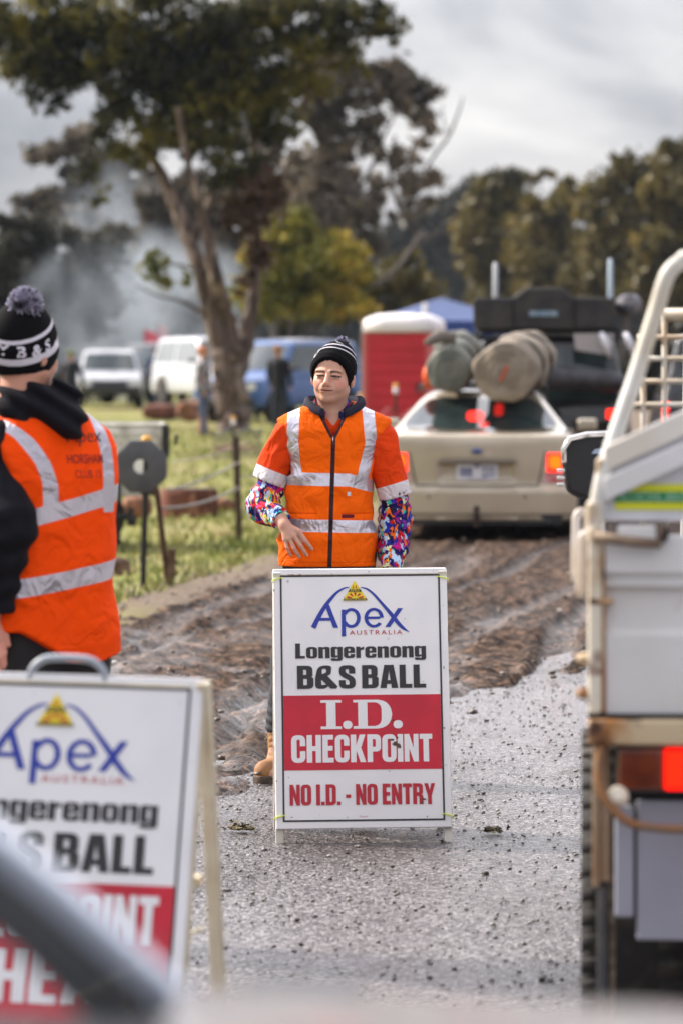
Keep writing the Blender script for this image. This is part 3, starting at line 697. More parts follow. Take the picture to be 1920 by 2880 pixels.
# ---------------------------------------------------------------- the man at the checkpoint
def main_man():
    Yp = 15.15; root = empty('person', P(925, 1040 + 1.62 * 713, Yp), label='man in orange vest and black pompom beanie standing behind the checkpoint board', cat='person')
    root.location = ((925 - 960) * Yp / F, Yp, 0)
    HCn = (.014, -.02, 1.592); yaw = R(-12); tilt = R(-3); nod = R(-2)
    def HL(X, Y, Z): return headlocal(X, Y, Z, HCn, yaw, tilt, nod)
    # hands: palm wrist, knuckles, finger chains, thumb
    w = (-.172, -.150, 1.012)
    lh = (w, [(-.117, -.178, .990), (-.135, -.182, .972), (-.153, -.178, .962), (-.170, -.170, .958)],
          [[(-.117, -.178, .990), (-.090, -.190, .953), (-.075, -.186, .934), (-.066, -.176, .921)],
           [(-.135, -.182, .972), (-.108, -.196, .932), (-.095, -.190, .911), (-.086, -.178, .897)],
           [(-.153, -.178, .962), (-.135, -.192, .924), (-.123, -.187, .904), (-.114, -.176, .890)],
           [(-.170, -.170, .958), (-.162, -.182, .926), (-.156, -.178, .908), (-.149, -.168, .896)]],
          [(-.160, -.145, .995), (-.128, -.150, .972), (-.108, -.150, .948)])
    wr = (.235, -.11, .80)
    rh = (wr, [(.215, -.15, .765), (.232, -.15, .757), (.248, -.145, .755), (.262, -.135, .757)],
          [[(.215, -.15, .765), (.205, -.165, .73), (.205, -.155, .705)], [(.232, -.15, .757), (.226, -.168, .718), (.226, -.158, .692)],
           [(.248, -.145, .755), (.247, -.162, .718), (.247, -.152, .694)], [(.262, -.135, .757), (.266, -.15, .725), (.266, -.142, .706)]],
          [(.222, -.115, .785), (.198, -.13, .758), (.190, -.14, .73)])
    def bodyf(X, Y, Z):
        d = rc(X, Y, Z, (.012, .02, 1.38), (.0, .02, .95), .075, .10)
        d = smin(d, rc(X, Y, Z, (-.14, .01, 1.36), (.16, .01, 1.35), .04, .04), .05)
        d = smin(d, rc(X, Y, Z, (.016, .0, 1.5), (.014, .01, 1.40), .056, .062), .03)
        for a, b_, c_, ra, rb, rc_ in (((-.155, .0, 1.35), (-.255, .015, 1.09), w, .036, .036, .026), ((.195, 0, 1.37), (.262, .04, 1.04), wr, .05, .036, .026)):
            d = smin(d, rc(X, Y, Z, a, b_, ra, rb), .02); d = smin(d, rc(X, Y, Z, b_, c_, rb, rc_), .015)
        for s, kx, ax in ((-1, -.15, -.205), (1, .13, .15)):
            d = smin(d, rc(X, Y, Z, (s * .09, .01, .92), (kx, -.01, .5), .085, .055), .04); d = smin(d, rc(X, Y, Z, (kx, -.01, .5), (ax, .01, .09), .052, .036), .02)
            d = smin(d, rc(X, Y, Z, (ax, .01, .07), (ax + s * .02, -.14, .04), .036, .03), .02)
        return d
    pb = nets(bodyf, (-.36, -.26, .0), (.36, .2, 1.50), .012)
    hf = lambda X, Y, Z: smax(head_sdf(*HL(X, Y, Z)), 1.445 - Z, .004)
    ph = nets(hf, (-.12, -.18, 1.43), (.14, .15, 1.73), .0022)
    h1 = nets(lambda X, Y, Z: fingers(X, Y, Z, rc(X, Y, Z, (-.19, -.125, 1.035), w, .028, .024), lh), (-.23, -.23, .86), (-.04, -.08, 1.07), .0024)
    h2 = nets(lambda X, Y, Z: fingers(X, Y, Z, rc(X, Y, Z, (.24, -.09, .83), wr, .028, .025), rh), (.16, -.21, .66), (.3, -.05, .87), .004)
    V, Q = join_np([pb, ph, h1, h2])
    cols = np.tile(np.array((.56, .31, .23, 1), np.float32), (len(V), 1)); n0 = len(pb[0]); n1 = n0 + len(ph[0])
    hx, hy, hz = HL(V[n0:n1, 0], V[n0:n1, 1], V[n0:n1, 2]); cols[n0:n1] = skin_cols(hx, hy, hz)
    hv = V[n1:]; 
    for ch in lh[2]:
        kn = ch[1]; dd = np.linalg.norm(hv - np.array(kn), axis=1); f_ = np.clip(1 - dd / .014, 0, 1)[:, None] * .6; cols[n1:, :3] = cols[n1:, :3] * (1 - f_) + np.array((.55, .21, .16)) * f_
        dd = np.linalg.norm((hv - (np.array(ch[3]) if len(ch) > 3 else 0) - np.array((0, -.006, .003))), axis=1); f_ = (np.clip(1 - dd / .008, 0, 1)[:, None] > .1) * .7; cols[n1:, :3] = cols[n1:, :3] * (1 - f_) + np.array((.62, .42, .36)) * f_
    np_mesh('body', V, Q, skin_m, root, attrs={'Col': cols})
    # vest
    T = [(.845, .193, .125, -.008), (.92, .190, .13, -.008), (1.0, .186, .135, -.006), (1.1, .178, .132, -.002), (1.18, .170, .130, .002), (1.25, .172, .130, .006), (1.32, .195, .128, .014), (1.38, .215, .120, .018), (1.41, .2285, .105, .019), (1.428, .226, .090, .018), (1.445, .195, .080, .016),
         (1.465, .145, .076, .016), (1.482, .108, .074, .018), (1.495, .085, .070, .018), (1.52, .07, .06, .018)]
    def vest_base(X, Y, Z):
        a = prof(Z, T, 1); b = prof(Z, T, 2); cx = prof(Z, T, 3)
        q = (np.abs((X - cx) / a) ** 2.6 + np.abs((Y - .01) / b) ** 2.6) ** (1 / 2.6)
        d = (q - 1) * np.minimum(a, b) * .9
        d = d + .0045 * wn(X, Y, Z, 20, 4, 6, (1, .6, 1.0)) * np.clip((1.42 - Z) / .1, .15, 1) + .0030 * wn(X, Y, Z, 55, 8, 6, (.7, .5, 1.4)) * np.clip((1.42 - Z) / .1, .2, 1)
        d = d - .0075 * np.clip(1 - 3.0 * np.abs(wn(X, Y, Z, 17, 15, 5, (1, .6, .8))), 0, 1) * np.clip((1.40 - Z) / .12, 0, 1) + .006 * np.clip(1 - 3 * np.abs(wn(X, Y, Z, 13, 25, 5, (.8, .6, 1.2))), 0, 1) * np.clip((1.40 - Z) / .12, 0, 1)
        d = d + .005 * np.sin((X * 1.2 + Z * .9) * 42 + 2) * np.exp(-((Z - 1.1) / .05) ** 2) * np.clip(-Y * 10, 0, 1) * .6
        d = d + .004 * np.clip(1 - np.abs(Z - 1.055) / .006, 0, 1) * (np.abs(X) > .045) * (np.abs(X) < .15) * (Y < 0)
        return d
    zx = lambda Z: .018 - (1.36 - Z) * .030
    def vestf(X, Y, Z):
        d = vest_base(X, Y, Z); d = smax(d, .8475 - Z, .004)
        inner = vest_base(X, Y, Z) + .012; 
        vopen = np.abs(X - .016 - (Z - 1.36) * .02) - (Z - 1.355) * .52
        cut = np.maximum(np.maximum(vopen, Y - .0), 1.355 - Z)
        d = np.maximum(d, -np.maximum(cut, -(Z - 1.2)))
        ring = np.sqrt((X - .018) ** 2 + (Y - .0) ** 2) - .070
        d = np.maximum(d, -np.maximum(ring, 1.455 - Z))
        d = np.maximum(d, -np.maximum(np.maximum(inner, vopen - .03), -(Y + .0) + 0 * Z - .3 + .3 * (Z > 1.3)))
        xl = np.interp(Z, [1.19, 1.21, 1.29, 1.38, 1.43], [-.185, -.148, -.160, -.182, -.212]); xr = np.interp(Z, [1.15, 1.2, 1.25, 1.33, 1.415], [.19, .168, .178, .207, .249])
        d = smax(d, -np.maximum(np.maximum(X - xl, 1.185 - Z), Z - 1.418), .004); d = smax(d, -np.maximum(np.maximum(xr - X, 1.145 - Z), Z - 1.402), .004)
        return np.maximum(d, Z - 1.497)
    def A_t(X, Y, Z):
        b1 = .0255 - np.abs(Z - (1.190 - .02 * X - .25 * np.maximum(X - .08, 0) * (Y < 0)))
        b2 = .0245 - np.abs(Z - (1.008 - .02 * X))
        lx = np.interp(Z, [1.19, 1.26, 1.34, 1.48], [-.125, -.136, -.143, -.137]); rx = np.interp(Z, [1.17, 1.24, 1.33, 1.48], [.128, .142, .166, .152])
        v1 = np.minimum(.0235 - np.abs(X - lx), Z - 1.19); v2 = np.minimum(.0235 - np.abs(X - rx), Z - 1.18)
        return np.maximum(np.maximum(b1, b2), np.maximum(v1, v2))
    def A_z(X, Y, Z):
        z1 = np.where(Y < -.03, .0085 - np.abs(X - zx(Z)), -1) ; z1 = np.minimum(z1, 1.362 - Z)
        e = np.abs(np.abs(X - .016) - (Z - 1.355) * .52 - .004) ; z2 = np.minimum(np.where((Y < -.0) & (Z > 1.352), .0075 - e, -1), 1)
        return np.maximum(z1, z2)
    def A_l(X, Y, Z): return np.where(Y < -.05, np.minimum(.024 - np.abs(X - .074), .0075 - np.abs(Z - 1.0465)), -1)
    def A_s(X, Y, Z):    # pocket seams and stitching
        s1 = np.where(Y < -.03, np.minimum(np.minimum(.0018 - np.abs(Z - 1.058), .06 - np.abs(np.abs(X) - .105)), 1), -1)
        s2 = .0015 - np.abs(Z - .866); s3 = .0018 - np.abs(Z - 1.035); s3 = np.where(Y < -.03, np.minimum(s3, .06 - np.abs(np.abs(X) - .105)), -1)
        return np.maximum(np.maximum(s1, s2), s3)
    vm = attrmat('orange_vest_cloth', ORANGE, [('seam', (.75, .06, .0), .8), ('tape', TAPE, .34), ('zip', (.035, .018, .022), .5), ('patch', (.12, .01, .02), .6)], .75, .0012, 90)
    clothes('vest', vestf, (-.26, -.16, .83), (.29, .17, 1.52), .0048, vm, root, {'tape': A_t, 'zip': A_z, 'patch': A_l, 'seam': A_s})
    # zip teeth and pull
    MB().tube([(.019, -.128, 1.358), (.018, -.133, 1.335), (.016, -.137, 1.300)], [.004, .0045, .0035], 6).build('zip_pull', mat('zip_metal', (.05, .03, .04), .35, metal=.6), root, True)
    MB().box((.0785, -.131, 1.135), (.014, .003, .016)).build('care_label', mat('label_white', (.6, .58, .62), .6), root)
    # shirt: orange upper sleeves with a tape band, bright patterned lower sleeves
    fl = None
    SH = [((-.158, .0, 1.368), (-.236, .0, 1.175), .066, .069), ((.192, .0, 1.352), (.262, .0, 1.120), .066, .066)]
    def shirtf(X, Y, Z):
        d = np.full_like(X, 1.)
        for i, (a, b_, ra, rb) in enumerate(SH):
            dv = np.array(b_) - np.array(a); dv /= np.linalg.norm(dv)
            q = rc(X, Y, Z, a, b_, ra, rb)
            q = q + .005 * wn(X, Y, Z, 30, 12 + i, 6, (1, 1, .6)) - .010 * np.clip(1 - 3 * np.abs(wn(X, Y, Z, 15, 19 + i, 4, (1, 1, .6))), 0, 1)
            t = (X - b_[0]) * dv[0] + (Y - b_[1]) * dv[1] + (Z - b_[2]) * dv[2]
            q = np.maximum(q, t - (.0 if i == 0 else .004)); 
            q = np.maximum(q, -np.maximum(q + .006, -(t + .012)))
            d = np.minimum(d, q)
        tor = smin(rc(X, Y, Z, (-.12, .01, 1.36), (.15, .01, 1.35), .055, .055), rc(X, Y, Z, (.014, .01, 1.405), (.0, .01, 1.0), .078, .095), .05)
        d = smin(d, tor, .03)
        # open shirt neck
        vo = np.maximum(np.abs(X - .016) - (Z - 1.398) * .75, Y + .0)
        d = np.maximum(d, -np.minimum(np.maximum(vo, 1.398 - Z), np.sqrt((X - .013) ** 2 + (Y - .005) ** 2) - .058 + 10 * (Z < 1.44)))
        return d
    def S_band(X, Y, Z):
        r = np.full_like(X, -1.)
        for a, b_, ra, rb in SH:
            dv = np.array(b_) - np.array(a); dv /= np.linalg.norm(dv); t = (X - b_[0]) * dv[0] + (Y - b_[1]) * dv[1] + (Z - b_[2]) * dv[2]
            r = np.where(np.sign(X) == np.sign(b_[0]), np.minimum(t + .052, .2 * np.abs(X) ** .01), r)
        return np.where(np.abs(X) > .14, r, -1)
    def S_btn(X, Y, Z): return np.where((Y < -.04) & (np.abs(X - .017) < .006) & (np.abs(Z - 1.372) < .006), .01, -.01)
    sm = attrmat('work_shirt_cloth', (.78, .055, .004), [('band', (.66, .60, .64), .4), ('button', (.6, .02, .02), .4)], .8, .0015, 70)
    clothes('shirt', shirtf, (-.34, -.12, .86), (.36, .14, 1.50), .0055, sm, root, {'band': S_band, 'button': S_btn})
    fm = attrmat('floral_print', (.02, .02, .1), [('all', floral, .6)], .6, .004, 45)
    def crump(X, Y, Z, t, sd, amp=.006): return amp * np.sin(t * 150 + 2.2 * wn(X, Y, Z, 24, sd, 4)) * .6 + .005 * wn(X, Y, Z, 36, sd + 3, 5)
    for i, (a, b_, c_, ra, rb, rc_) in enumerate((((-.236, .0, 1.150), (-.262, .018, 1.085), (-.186, -.128, 1.028), .056, .062, .038), ((.262, .0, 1.095), (.262, .035, 1.02), (.245, -.09, .83), .056, .062, .040))):
        def slf(X, Y, Z):
            q1 = rc(X, Y, Z, a, b_, ra, rb); q2 = rc(X, Y, Z, b_, c_, rb, rc_)
            if i == 1: q2 = smin(q2, rc(X, Y, Z, (.258, .01, 1.05), (.250, .0, .91), .063, .060), .02)
            d = smin(q1, q2, .02)
            dv = np.array(c_) - np.array(b_); Ln = np.linalg.norm(dv); dv /= Ln; t = (X - c_[0]) * dv[0] + (Y - c_[1]) * dv[1] + (Z - c_[2]) * dv[2]
            tt = np.where(Z > b_[2], (b_[2] - Z), t + Ln)
            d = d + crump(X, Y, Z, tt, 30 + i * 7)
            d = np.maximum(d, t); return np.maximum(d, -np.maximum(d + .005, -(t + .01)))
        lo = (-.36, -.20, .97) if i == 0 else (.17, -.16, .79); hi = (-.12, .12, 1.28) if i == 0 else (.37, .13, 1.24)
        clothes('sleeve', slf, lo, hi, .0048, fm, root, {'all': lambda X, Y, Z: X * 0 + 1})
    # collars
    def collar(nm, rx, ry, zc, ht, m, fl_, open_=.35, thick=.006, cx=.013):
        N = 44; rings = []
        for k in range(N):
            a = R(-90 + open_ * 90) + (2 * math.pi - 2 * R(open_ * 90)) * k / (N - 1)
            fx = math.cos(a); fy = math.sin(a); fr = max(0, -fy) ; h_ = ht * (1 - .15 * fr)
            x = cx + rx * fx; y = .008 + ry * fy; z0 = zc - .050 * max(0, -fy) ** 1.5
            prf = [(0, 0), (.004, h_ * .5), (fl_ * .5, h_), (fl_ + .004, h_ * .75), (fl_ + .010, h_ * .25), (thick, 0)]
            rings.append([(x + fx * p, y + fy * p, z0 + q) for p, q in prf])
        return MB().loft(rings, True).build(nm, m, root, True)
    collar('shirt_collar', .066, .064, 1.462, .044, attrmat('floral_collar', (.02, .02, .1), [('none', floral, .6)], .6, .001, 90), .006, .24)
    navy = mat('navy_fleece', (.010, .010, .028), .9, bump=.001, bscale=200)
    collar('vest_collar', .096, .082, 1.474, .044, navy, .018, .26, cx=.022)
    # jeans and boots
    def jf(X, Y, Z):
        d = el(X, Y, Z, (0, .015, .88), (.165, .105, .13))
        for s, kx, ax in ((-1, -.150, -.192), (1, .13, .15)):
            q = smin(rc(X, Y, Z, (s * .085, .01, .88), (kx, -.01, .5), .095, .072), rc(X, Y, Z, (kx, -.01, .5), (ax, .015, .20), .070, .058), .03); d = smin(d, q, .04)
        d = d + .005 * wn(X, Y, Z, 30, 3, 5, (1, 1, 1.5)) + .004 * np.sin(Z * 160 + 3 * wn(X, Y, Z, 15, 6)) * np.clip((.34 - Z) / .1, 0, 1)
        return np.maximum(np.maximum(d, .185 - Z), Z - .96)
    clothes('jeans', jf, (-.28, -.16, .17), (.26, .19, .98), .008, mat('dark_denim', (.022, .024, .032), .85, col2=(.045, .048, .06), scale=30, bump=.001), root)
    bm_ = mat('tan_nubuck', (.36, .175, .065), .75, col2=(.26, .12, .05), scale=18, bump=.0015); som = mat('boot_sole', (.06, .04, .03), .8, col2=(.14, .09, .06), scale=30)
    lm_ = mat('boot_lace', (.30, .20, .10), .8)
    for s, ax, dx in ((-1, -.192, -.055), (1, .15, .03)):
        toe = (ax + dx, -.125)
        def bf(X, Y, Z):
            d = rc(X, Y, Z, (ax, .015, .20), (ax, .025, .07), .050, .046)
            d = smin(d, rc(X, Y, Z, (ax, .03, .055), (toe[0], toe[1], .048), .044, .046), .035)
            d = d + .002 * np.sin(Z * 220) * (Z > .09) * (Y < .0) + .002 * wn(X, Y, Z, 50, 5)
            d = smin(d, rc(X, Y, Z, (ax, .015, .205), (ax, .015, .212), .050, .050), .004)
            return np.maximum(np.maximum(d, .022 - Z), Z - .222)
        bo = clothes('boot', bf, (ax - .16, -.2, .0), (ax + .14, .11, .25), .005, bm_, root)
        def sf(X, Y, Z):
            t = np.clip((.03 - Y) / .155, 0, 1); d = np.sqrt((X - ax - dx * t) ** 2 + (np.where(Y > .03, Y - .03, np.where(Y < -.125, Y + .125, 0))) ** 2) - (.050 - .0 * t)
            return np.maximum(np.maximum(d, -Z), Z - .034 - .006 * np.sin(Y * 300) * 0)
        clothes('sole', sf, (ax - .16, -.2, -.01), (ax + .14, .11, .05), .005, som, bo)
        la = MB()
        for k in range(6):
            z = .10 + .02 * k; y = -.052 + .006 * k if k > 0 else -.065
            la.tube([(ax - .022, y - .0, z), (ax, y - .012, z + .006), (ax + .022, y, z)], .0028, 5)
        la.tube([(ax - .01, -.045, .20), (ax - .04, -.06, .185), (ax - .06, -.06, .165)], .0025, 5)
        la.build('laces', lm_, bo, True)
    # beanie
    def bl(X, Y, Z): return HL(X, Y, Z)
    def zbrim(y): return np.where(y < 0, -.052 - 1.42 * y, -.052 - .4 * y)
    def hatf(X, Y, Z):
        x, y, z = bl(X, Y, Z)
        d = el(x, y, z, (0, .018, .035), (.0885, .110, .098)); d = smin(d, el(x, y, z, (.012, .045, .085), (.058, .062, .060)), .03)
        pl = zbrim(y) - z
        brim = smax(d - .0055, np.maximum(pl, -(pl + .052)), .004); body_ = np.maximum(d, pl + .02)
        d2 = smin(brim, body_, .002)
        d2 = np.maximum(d2, -np.maximum(el(x, y, z, (0, .018, .035), (.080, .101, .092)), pl - .03))
        return d2 + .0006 * np.sin(np.arctan2(x, y - .018) * 110)
    def hb(X, Y, Z):
        x, y, z = bl(X, Y, Z); r = z + .62 * y - .012
        return np.maximum(.0035 - np.abs(r - .078), .0045 - np.abs(r - .108))
    hm = attrmat('black_knit', BLACK, [('band', knit_white, .8)], .95, .0015, 220)
    hat = clothes('beanie', hatf, (-.12, -.17, 1.45), (.15, .17, 1.77), .0042, hm, root, {'band': hb})
    # pompom and lettering
    hp = Matrix.Translation(HCn)
    def hw(x, y, z):     # head-local point to body coordinates
        y2, z2 = y * math.cos(nod) - z * math.sin(nod), y * math.sin(nod) + z * math.cos(nod); y, z = y2, z2
        x2, z2 = x * math.cos(tilt) - z * math.sin(tilt), x * math.sin(tilt) + z * math.cos(tilt); x, z = x2, z2
        x2, y2 = x * math.cos(yaw) - y * math.sin(yaw), x * math.sin(yaw) + y * math.cos(yaw); return Vector((x2 + HCn[0], y2 + HCn[1], z + HCn[2]))
    pompom('pompom', hw(.016, .060, .135), .031, hat, 500, 2)
    dg = bpy.context.evaluated_depsgraph_get(); dg.update()
    bv = BVHTree.FromObject(hat, dg)
    def wrap(nm, txt, a0, a1, r0, r1, m, bold=.01):
        U, Fc = text_mesh(txt, 0, 1, 0, 1, bold); V = []
        for u, v in U:
            a = a0 + (a1 - a0) * u; r_ = r0 + (r1 - r0) * v
            dl = Vector((math.sin(a), -math.cos(a), 0)); y = .018 - math.cos(a) * .1; z = r_ - .62 * y + .012
            o = hw(math.sin(a) * .2, .018 - math.cos(a) * .2, z); t = hw(0, .018, z); h_ = bv.ray_cast(o, (t - o).normalized())
            V.append((h_[0] + h_[1] * .001) if h_[0] is not None else t)
        return mesh_obj(nm, V, Fc, m, hat)
    wm = mat('knit_letter', knit_white, .9)
    wrap('lettering', 'B & S', R(8), R(60), .084, .102, wm)
    wrap('lettering', 'LONGY', R(-66), R(-42), .030, .056, wm)
    return root
main_man()
# ---------------------------------------------------------------- the man seen from behind at the left
def back_man():
    Yp = 10.8; root = empty('person', ((150 - 960) * Yp / F, Yp, 0), label='man in orange vest over black hoodie seen from behind at the left edge', cat='person')
    HCn = (-.078, .0, 1.668); yaw = R(140); tilt = 0
    cx0, ps = -.022, R(33)        # torso centre, turn of the back towards the right
    def TL(X, Y): return rot2(X - cx0, Y - .02, ps)    # torso-local: +x to his right-hand side, -y the back
    ht = (-.160, -.15, .935)
    hand = (ht, [(-.135, -.165, .875), (-.145, -.17, .868), (-.160, -.17, .865), (-.175, -.16, .868)],
            [[(-.135, -.165, .875), (-.122, -.175, .838), (-.128, -.165, .812)], [(-.145, -.17, .868), (-.124, -.19, .832), (-.121, -.185, .806)],
             [(-.160, -.17, .865), (-.132, -.195, .824), (-.124, -.192, .798)], [(-.175, -.16, .868), (-.145, -.19, .815), (-.134, -.19, .790)]],
            [(-.145, -.15, .91), (-.122, -.155, .882), (-.114, -.16, .858)])
    hl = lambda X, Y, Z: headlocal(X, Y, Z, HCn, yaw)
    def bodyf(X, Y, Z):
        x, y = TL(X, Y); d = smin(rc(x, y, Z, (0, 0, 1.42), (0, 0, .95), .11, .12), rc(x, y, Z, (-.12, 0, 1.39), (.12, 0, 1.39), .04, .04), .05)
        d = smin(d, rc(X, Y, Z, (-.06, .0, 1.6), (-.04, .02, 1.42), .055, .08), .03)
        for s in (-1, 1): d = smin(d, rc(x, y, Z, (s * .09, 0, .9), (s * .11, 0, .08), .08, .035), .03)
        return smin(d, rc(X, Y, Z, (-.13, -.13, 1.1), ht, .036, .026), .02)
    pb = nets(bodyf, (-.42, -.32, .03), (.32, .3, 1.56), .014)
    ph = nets(lambda X, Y, Z: smax(head_sdf(*hl(X, Y, Z)), 1.54 - Z, .004), (-.25, -.2, 1.52), (.1, .2, 1.81), .004)
    h1 = nets(lambda X, Y, Z: fingers(X, Y, Z, rc(X, Y, Z, (-.152, -.145, .97), ht, .029, .026), hand), (-.24, -.25, .75), (-.07, -.09, 1.01), .0028)
    V, Q = join_np([pb, ph, h1]); cols = np.tile(np.array((.60, .27, .20, 1), np.float32), (len(V), 1)); n0 = len(pb[0]); n1 = n0 + len(ph[0])
    cols[n0:n1] = skin_cols(*hl(*V[n0:n1].T), base=(.56, .28, .20)); np_mesh('body', V, Q, skin_m, root, attrs={'Col': cols})
    T = [(.80, .228, .160), (.86, .224, .158), (1.0, .200, .150), (1.2, .196, .145), (1.32, .202, .142), (1.40, .205, .125), (1.45, .190, .105), (1.48, .155, .09), (1.51, .105, .078), (1.54, .07, .07)]
    def vb(X, Y, Z):
        x, y = TL(X, Y); a = prof(Z, T, 1); b = prof(Z, T, 2)
        d = ((np.abs(x / a) ** 2.5 + np.abs(y / b) ** 2.5) ** .4 - 1) * np.minimum(a, b) * .9
        return d + .006 * wn(X, Y, Z, 14, 3, 5, (1, 1, .55)) + .0028 * wn(X, Y, Z, 42, 6, 6) , x, y
    def vestf(X, Y, Z):
        d, x, y = vb(X, Y, Z)
        hem = .800 + .09 * np.clip((.01 - x) / .15, 0, 1) + .025 * np.clip((x - .1) / .1, 0, 1)
        d = smax(d, hem - Z, .004)
        for s in (-1, 1):   # arm hole
            xl = np.interp(Z, [1.12, 1.2, 1.3, 1.40, 1.5], [.20, .168, .160, .182, .205]) if s < 0 else np.interp(Z, [1.12, 1.25, 1.42], [.21, .19, .22])
            d = smax(d, -np.maximum(np.maximum(xl - s * x, 1.12 - Z), -.3 + 0 * Z), .004)
        return np.maximum(d, Z - 1.515)
    def A_t(X, Y, Z):
        x, y = TL(X, Y); zz = Z + .0 * x
        b1 = .0245 - np.abs(zz - (1.235 + .045 * np.clip(x / .2, -1, 1))); b2 = .026 - np.abs(zz - (1.035 + .03 * np.clip(x / .2, -1, 1)))
        lx = np.interp(Z, [1.22, 1.30, 1.36, 1.43, 1.47, 1.52], [-.060, -.064, -.082, -.125, -.165, -.2]); rx = np.interp(Z, [1.22, 1.35, 1.5], [.135, .135, .125])
        v = np.maximum(.024 - np.abs(x - lx), .022 - np.abs(x - rx)); v = np.minimum(v, Z - 1.22)
        return np.maximum(np.maximum(b1, b2), v)
    vm = attrmat('orange_vest_cloth_faded', (1.0, .075, .0), [('seam', (.7, .03, 0), .8), ('tape', (.46, .44, .50), .4)], .8, .0012, 80)
    def A_s(X, Y, Z): return .0016 - np.abs(Z - .842 - .03 * 0)
    vest = clothes('vest', vestf, (-.30, -.25, .74), (.27, .28, 1.54), .006, vm, root, {'tape': A_t, 'seam': lambda X, Y, Z: X * 0 - 1})
    # hoodie: arms, hood
    def hf(X, Y, Z):
        x, y = TL(X, Y)
        d = smin(rc(x, y, Z, (-.165, -.01, 1.415), (.10, .02, 1.405), .068, .060), rc(x, y, Z, (0, 0, 1.36), (0, 0, .95), .13, .135), .05)
        arm = smin(rc(X, Y, Z, (-.172, -.055, 1.372), (-.110, -.17, 1.20), .076, .080), rc(X, Y, Z, (-.108, -.17, 1.18), (-.158, -.15, .965), .078, .052), .03)
        arm = arm + .006 * wn(X, Y, Z, 26, 5, 5) + .006 * np.sin(Z * 85 + 2 * wn(X, Y, Z, 12, 3, 4)) * np.clip((1.3 - Z) / .2, 0, 1)
        arm = np.maximum(arm, .945 - Z)
        sx, sy = .165 * math.cos(ps) + cx0, .165 * math.sin(ps) + .02
        arm2 = smin(rc(X, Y, Z, (sx - .07, sy + .05, 1.34), (sx - .06, sy + .12, 1.12), .055, .055), rc(X, Y, Z, (sx - .05, sy + .12, 1.12), (sx - .12, sy + .25, .98), .056, .045), .03)
        d = smin(d, arm, .02); d = smin(d, arm2, .02)
        # hood folded on the back
        h_ = el(X, Y, Z, (-.045, .01, 1.535), (.105, .095, .060)); h_ = smin(h_, rc(X, Y, Z, (-.10, -.04, 1.52), (.035, -.07, 1.475), .055, .048), .05)
        h_ = smin(h_, rc(X, Y, Z, (.045, -.02, 1.53), (.060, -.072, 1.462), .030, .020), .05)
        h_ = h_ + .010 * np.sin((X * .55 + Z * 1.0) * 105 + 1.5 * wn(X, Y, Z, 14, 9, 4)) + .004 * wn(X, Y, Z, 40, 2, 5)
        h_ = smax(h_, -el(X, Y, Z, (-.062, .03, 1.60), (.072, .08, .060)), .012)
        return smin(d, h_, .012)
    hm = mat('black_fleece', (.0055, .0055, .009), .95, col2=(.009, .009, .013), scale=20, bump=.0012, bscale=150, spec=.2)
    clothes('hoodie', hf, (-.32, -.29, .92), (.27, .32, 1.62), .0065, hm, root)
    def tf(X, Y, Z):
        x, y = TL(X, Y); d = el(x, y, Z, (0, 0, .90), (.17, .125, .15))
        for s in (-1, 1): d = smin(d, rc(x, y, Z, (s * .09, 0, .85), (s * .11, 0, .09), .105, .065), .04)
        return np.maximum(d + .005 * wn(X, Y, Z, 26, 5, 5, (1, 1, .5)), .05 - Z)
    clothes('trousers', tf, (-.3, -.28, .04), (.25, .3, 1.0), .012, mat('black_trousers', (.012, .011, .014), .8, bump=.001), root)
    for s in (-1, 1):
        x, y = rot2(s * .11, .06, -ps); MB().tube([(x + cx0, y - .09, .05), (x + cx0, y + .03, .055), (x + cx0 - .05, y + .14, .045)], [.045, .052, .035], 10).build('shoe', mat('black_shoe', (.02, .018, .018), .6), root, True)
    # beanie
    def hatf(X, Y, Z):
        x, y, z = hl(X, Y, Z)
        d = el(x, y, z, (0, .012, .030), (.089, .110, .118)); pl = (-.055 - .10 * y) - z
        brim = smax(d - .005, np.maximum(pl, z - .020 + .10 * y), .004); d2 = smin(brim, np.maximum(d, pl + .02), .003)
        return np.maximum(d2, -np.maximum(el(x, y, z, (0, .012, .030), (.080, .101, .108)), pl - .05)) + .0006 * np.sin(np.arctan2(x, y - .012) * 110)
    def hb(X, Y, Z):
        r = Z - HCn[2] - .6 * (Y - HCn[1])
        return np.maximum(.0115 - np.abs(r - .032), .0055 - np.abs(r - .093))
    hat = clothes('beanie', hatf, (-.22, -.15, 1.57), (.06, .15, 1.84), .0045, attrmat('black_knit_fold', BLACK, [('band', knit_white, .8)], .9, .0015, 200), root, {'band': hb})
    pompom('pompom', (HCn[0] + .003, HCn[1] - .045, 1.803), .048, hat, 1900, 5)
    def onto(objs, nm, U, Fc, f, m):
        dg = bpy.context.evaluated_depsgraph_get(); dg.update(); bv = BVHTree.FromObject(objs, dg); V = []
        for u, v in U:
            o, t = f(u, v); h_ = bv.ray_cast(o, (t - o).normalized()); V.append((h_[0] + h_[1] * .0012) if h_[0] is not None else t)
        return mesh_obj(nm, V, Fc, m, objs)
    wm = mat('hat_letter', knit_white, .9)
    U, Fc = text_mesh('LONGY B & S', 0, 1, 0, 1, .03, 1.1)
    def fh(u, v):
        a = R(-112) + R(165) * u; z = HCn[2] + .050 + .032 * v - .6 * .108 * math.cos(a); c = Vector((HCn[0], HCn[1], z)); return c + Vector((math.sin(a), -math.cos(a), 0)) * .2, c
    onto(hat, 'lettering', U, Fc, fh, wm)
    bm_ = mat('vest_print', (.05, .012, .012), .8)
    def fv(u, v):
        c = Vector((math.cos(ps), math.sin(ps), 0)); n_ = Vector((math.sin(ps), -math.cos(ps), 0)); o = Vector((cx0, .02, 0)) + c * u + Vector((0, 0, v)) + n_ * .4; return o, o - n_
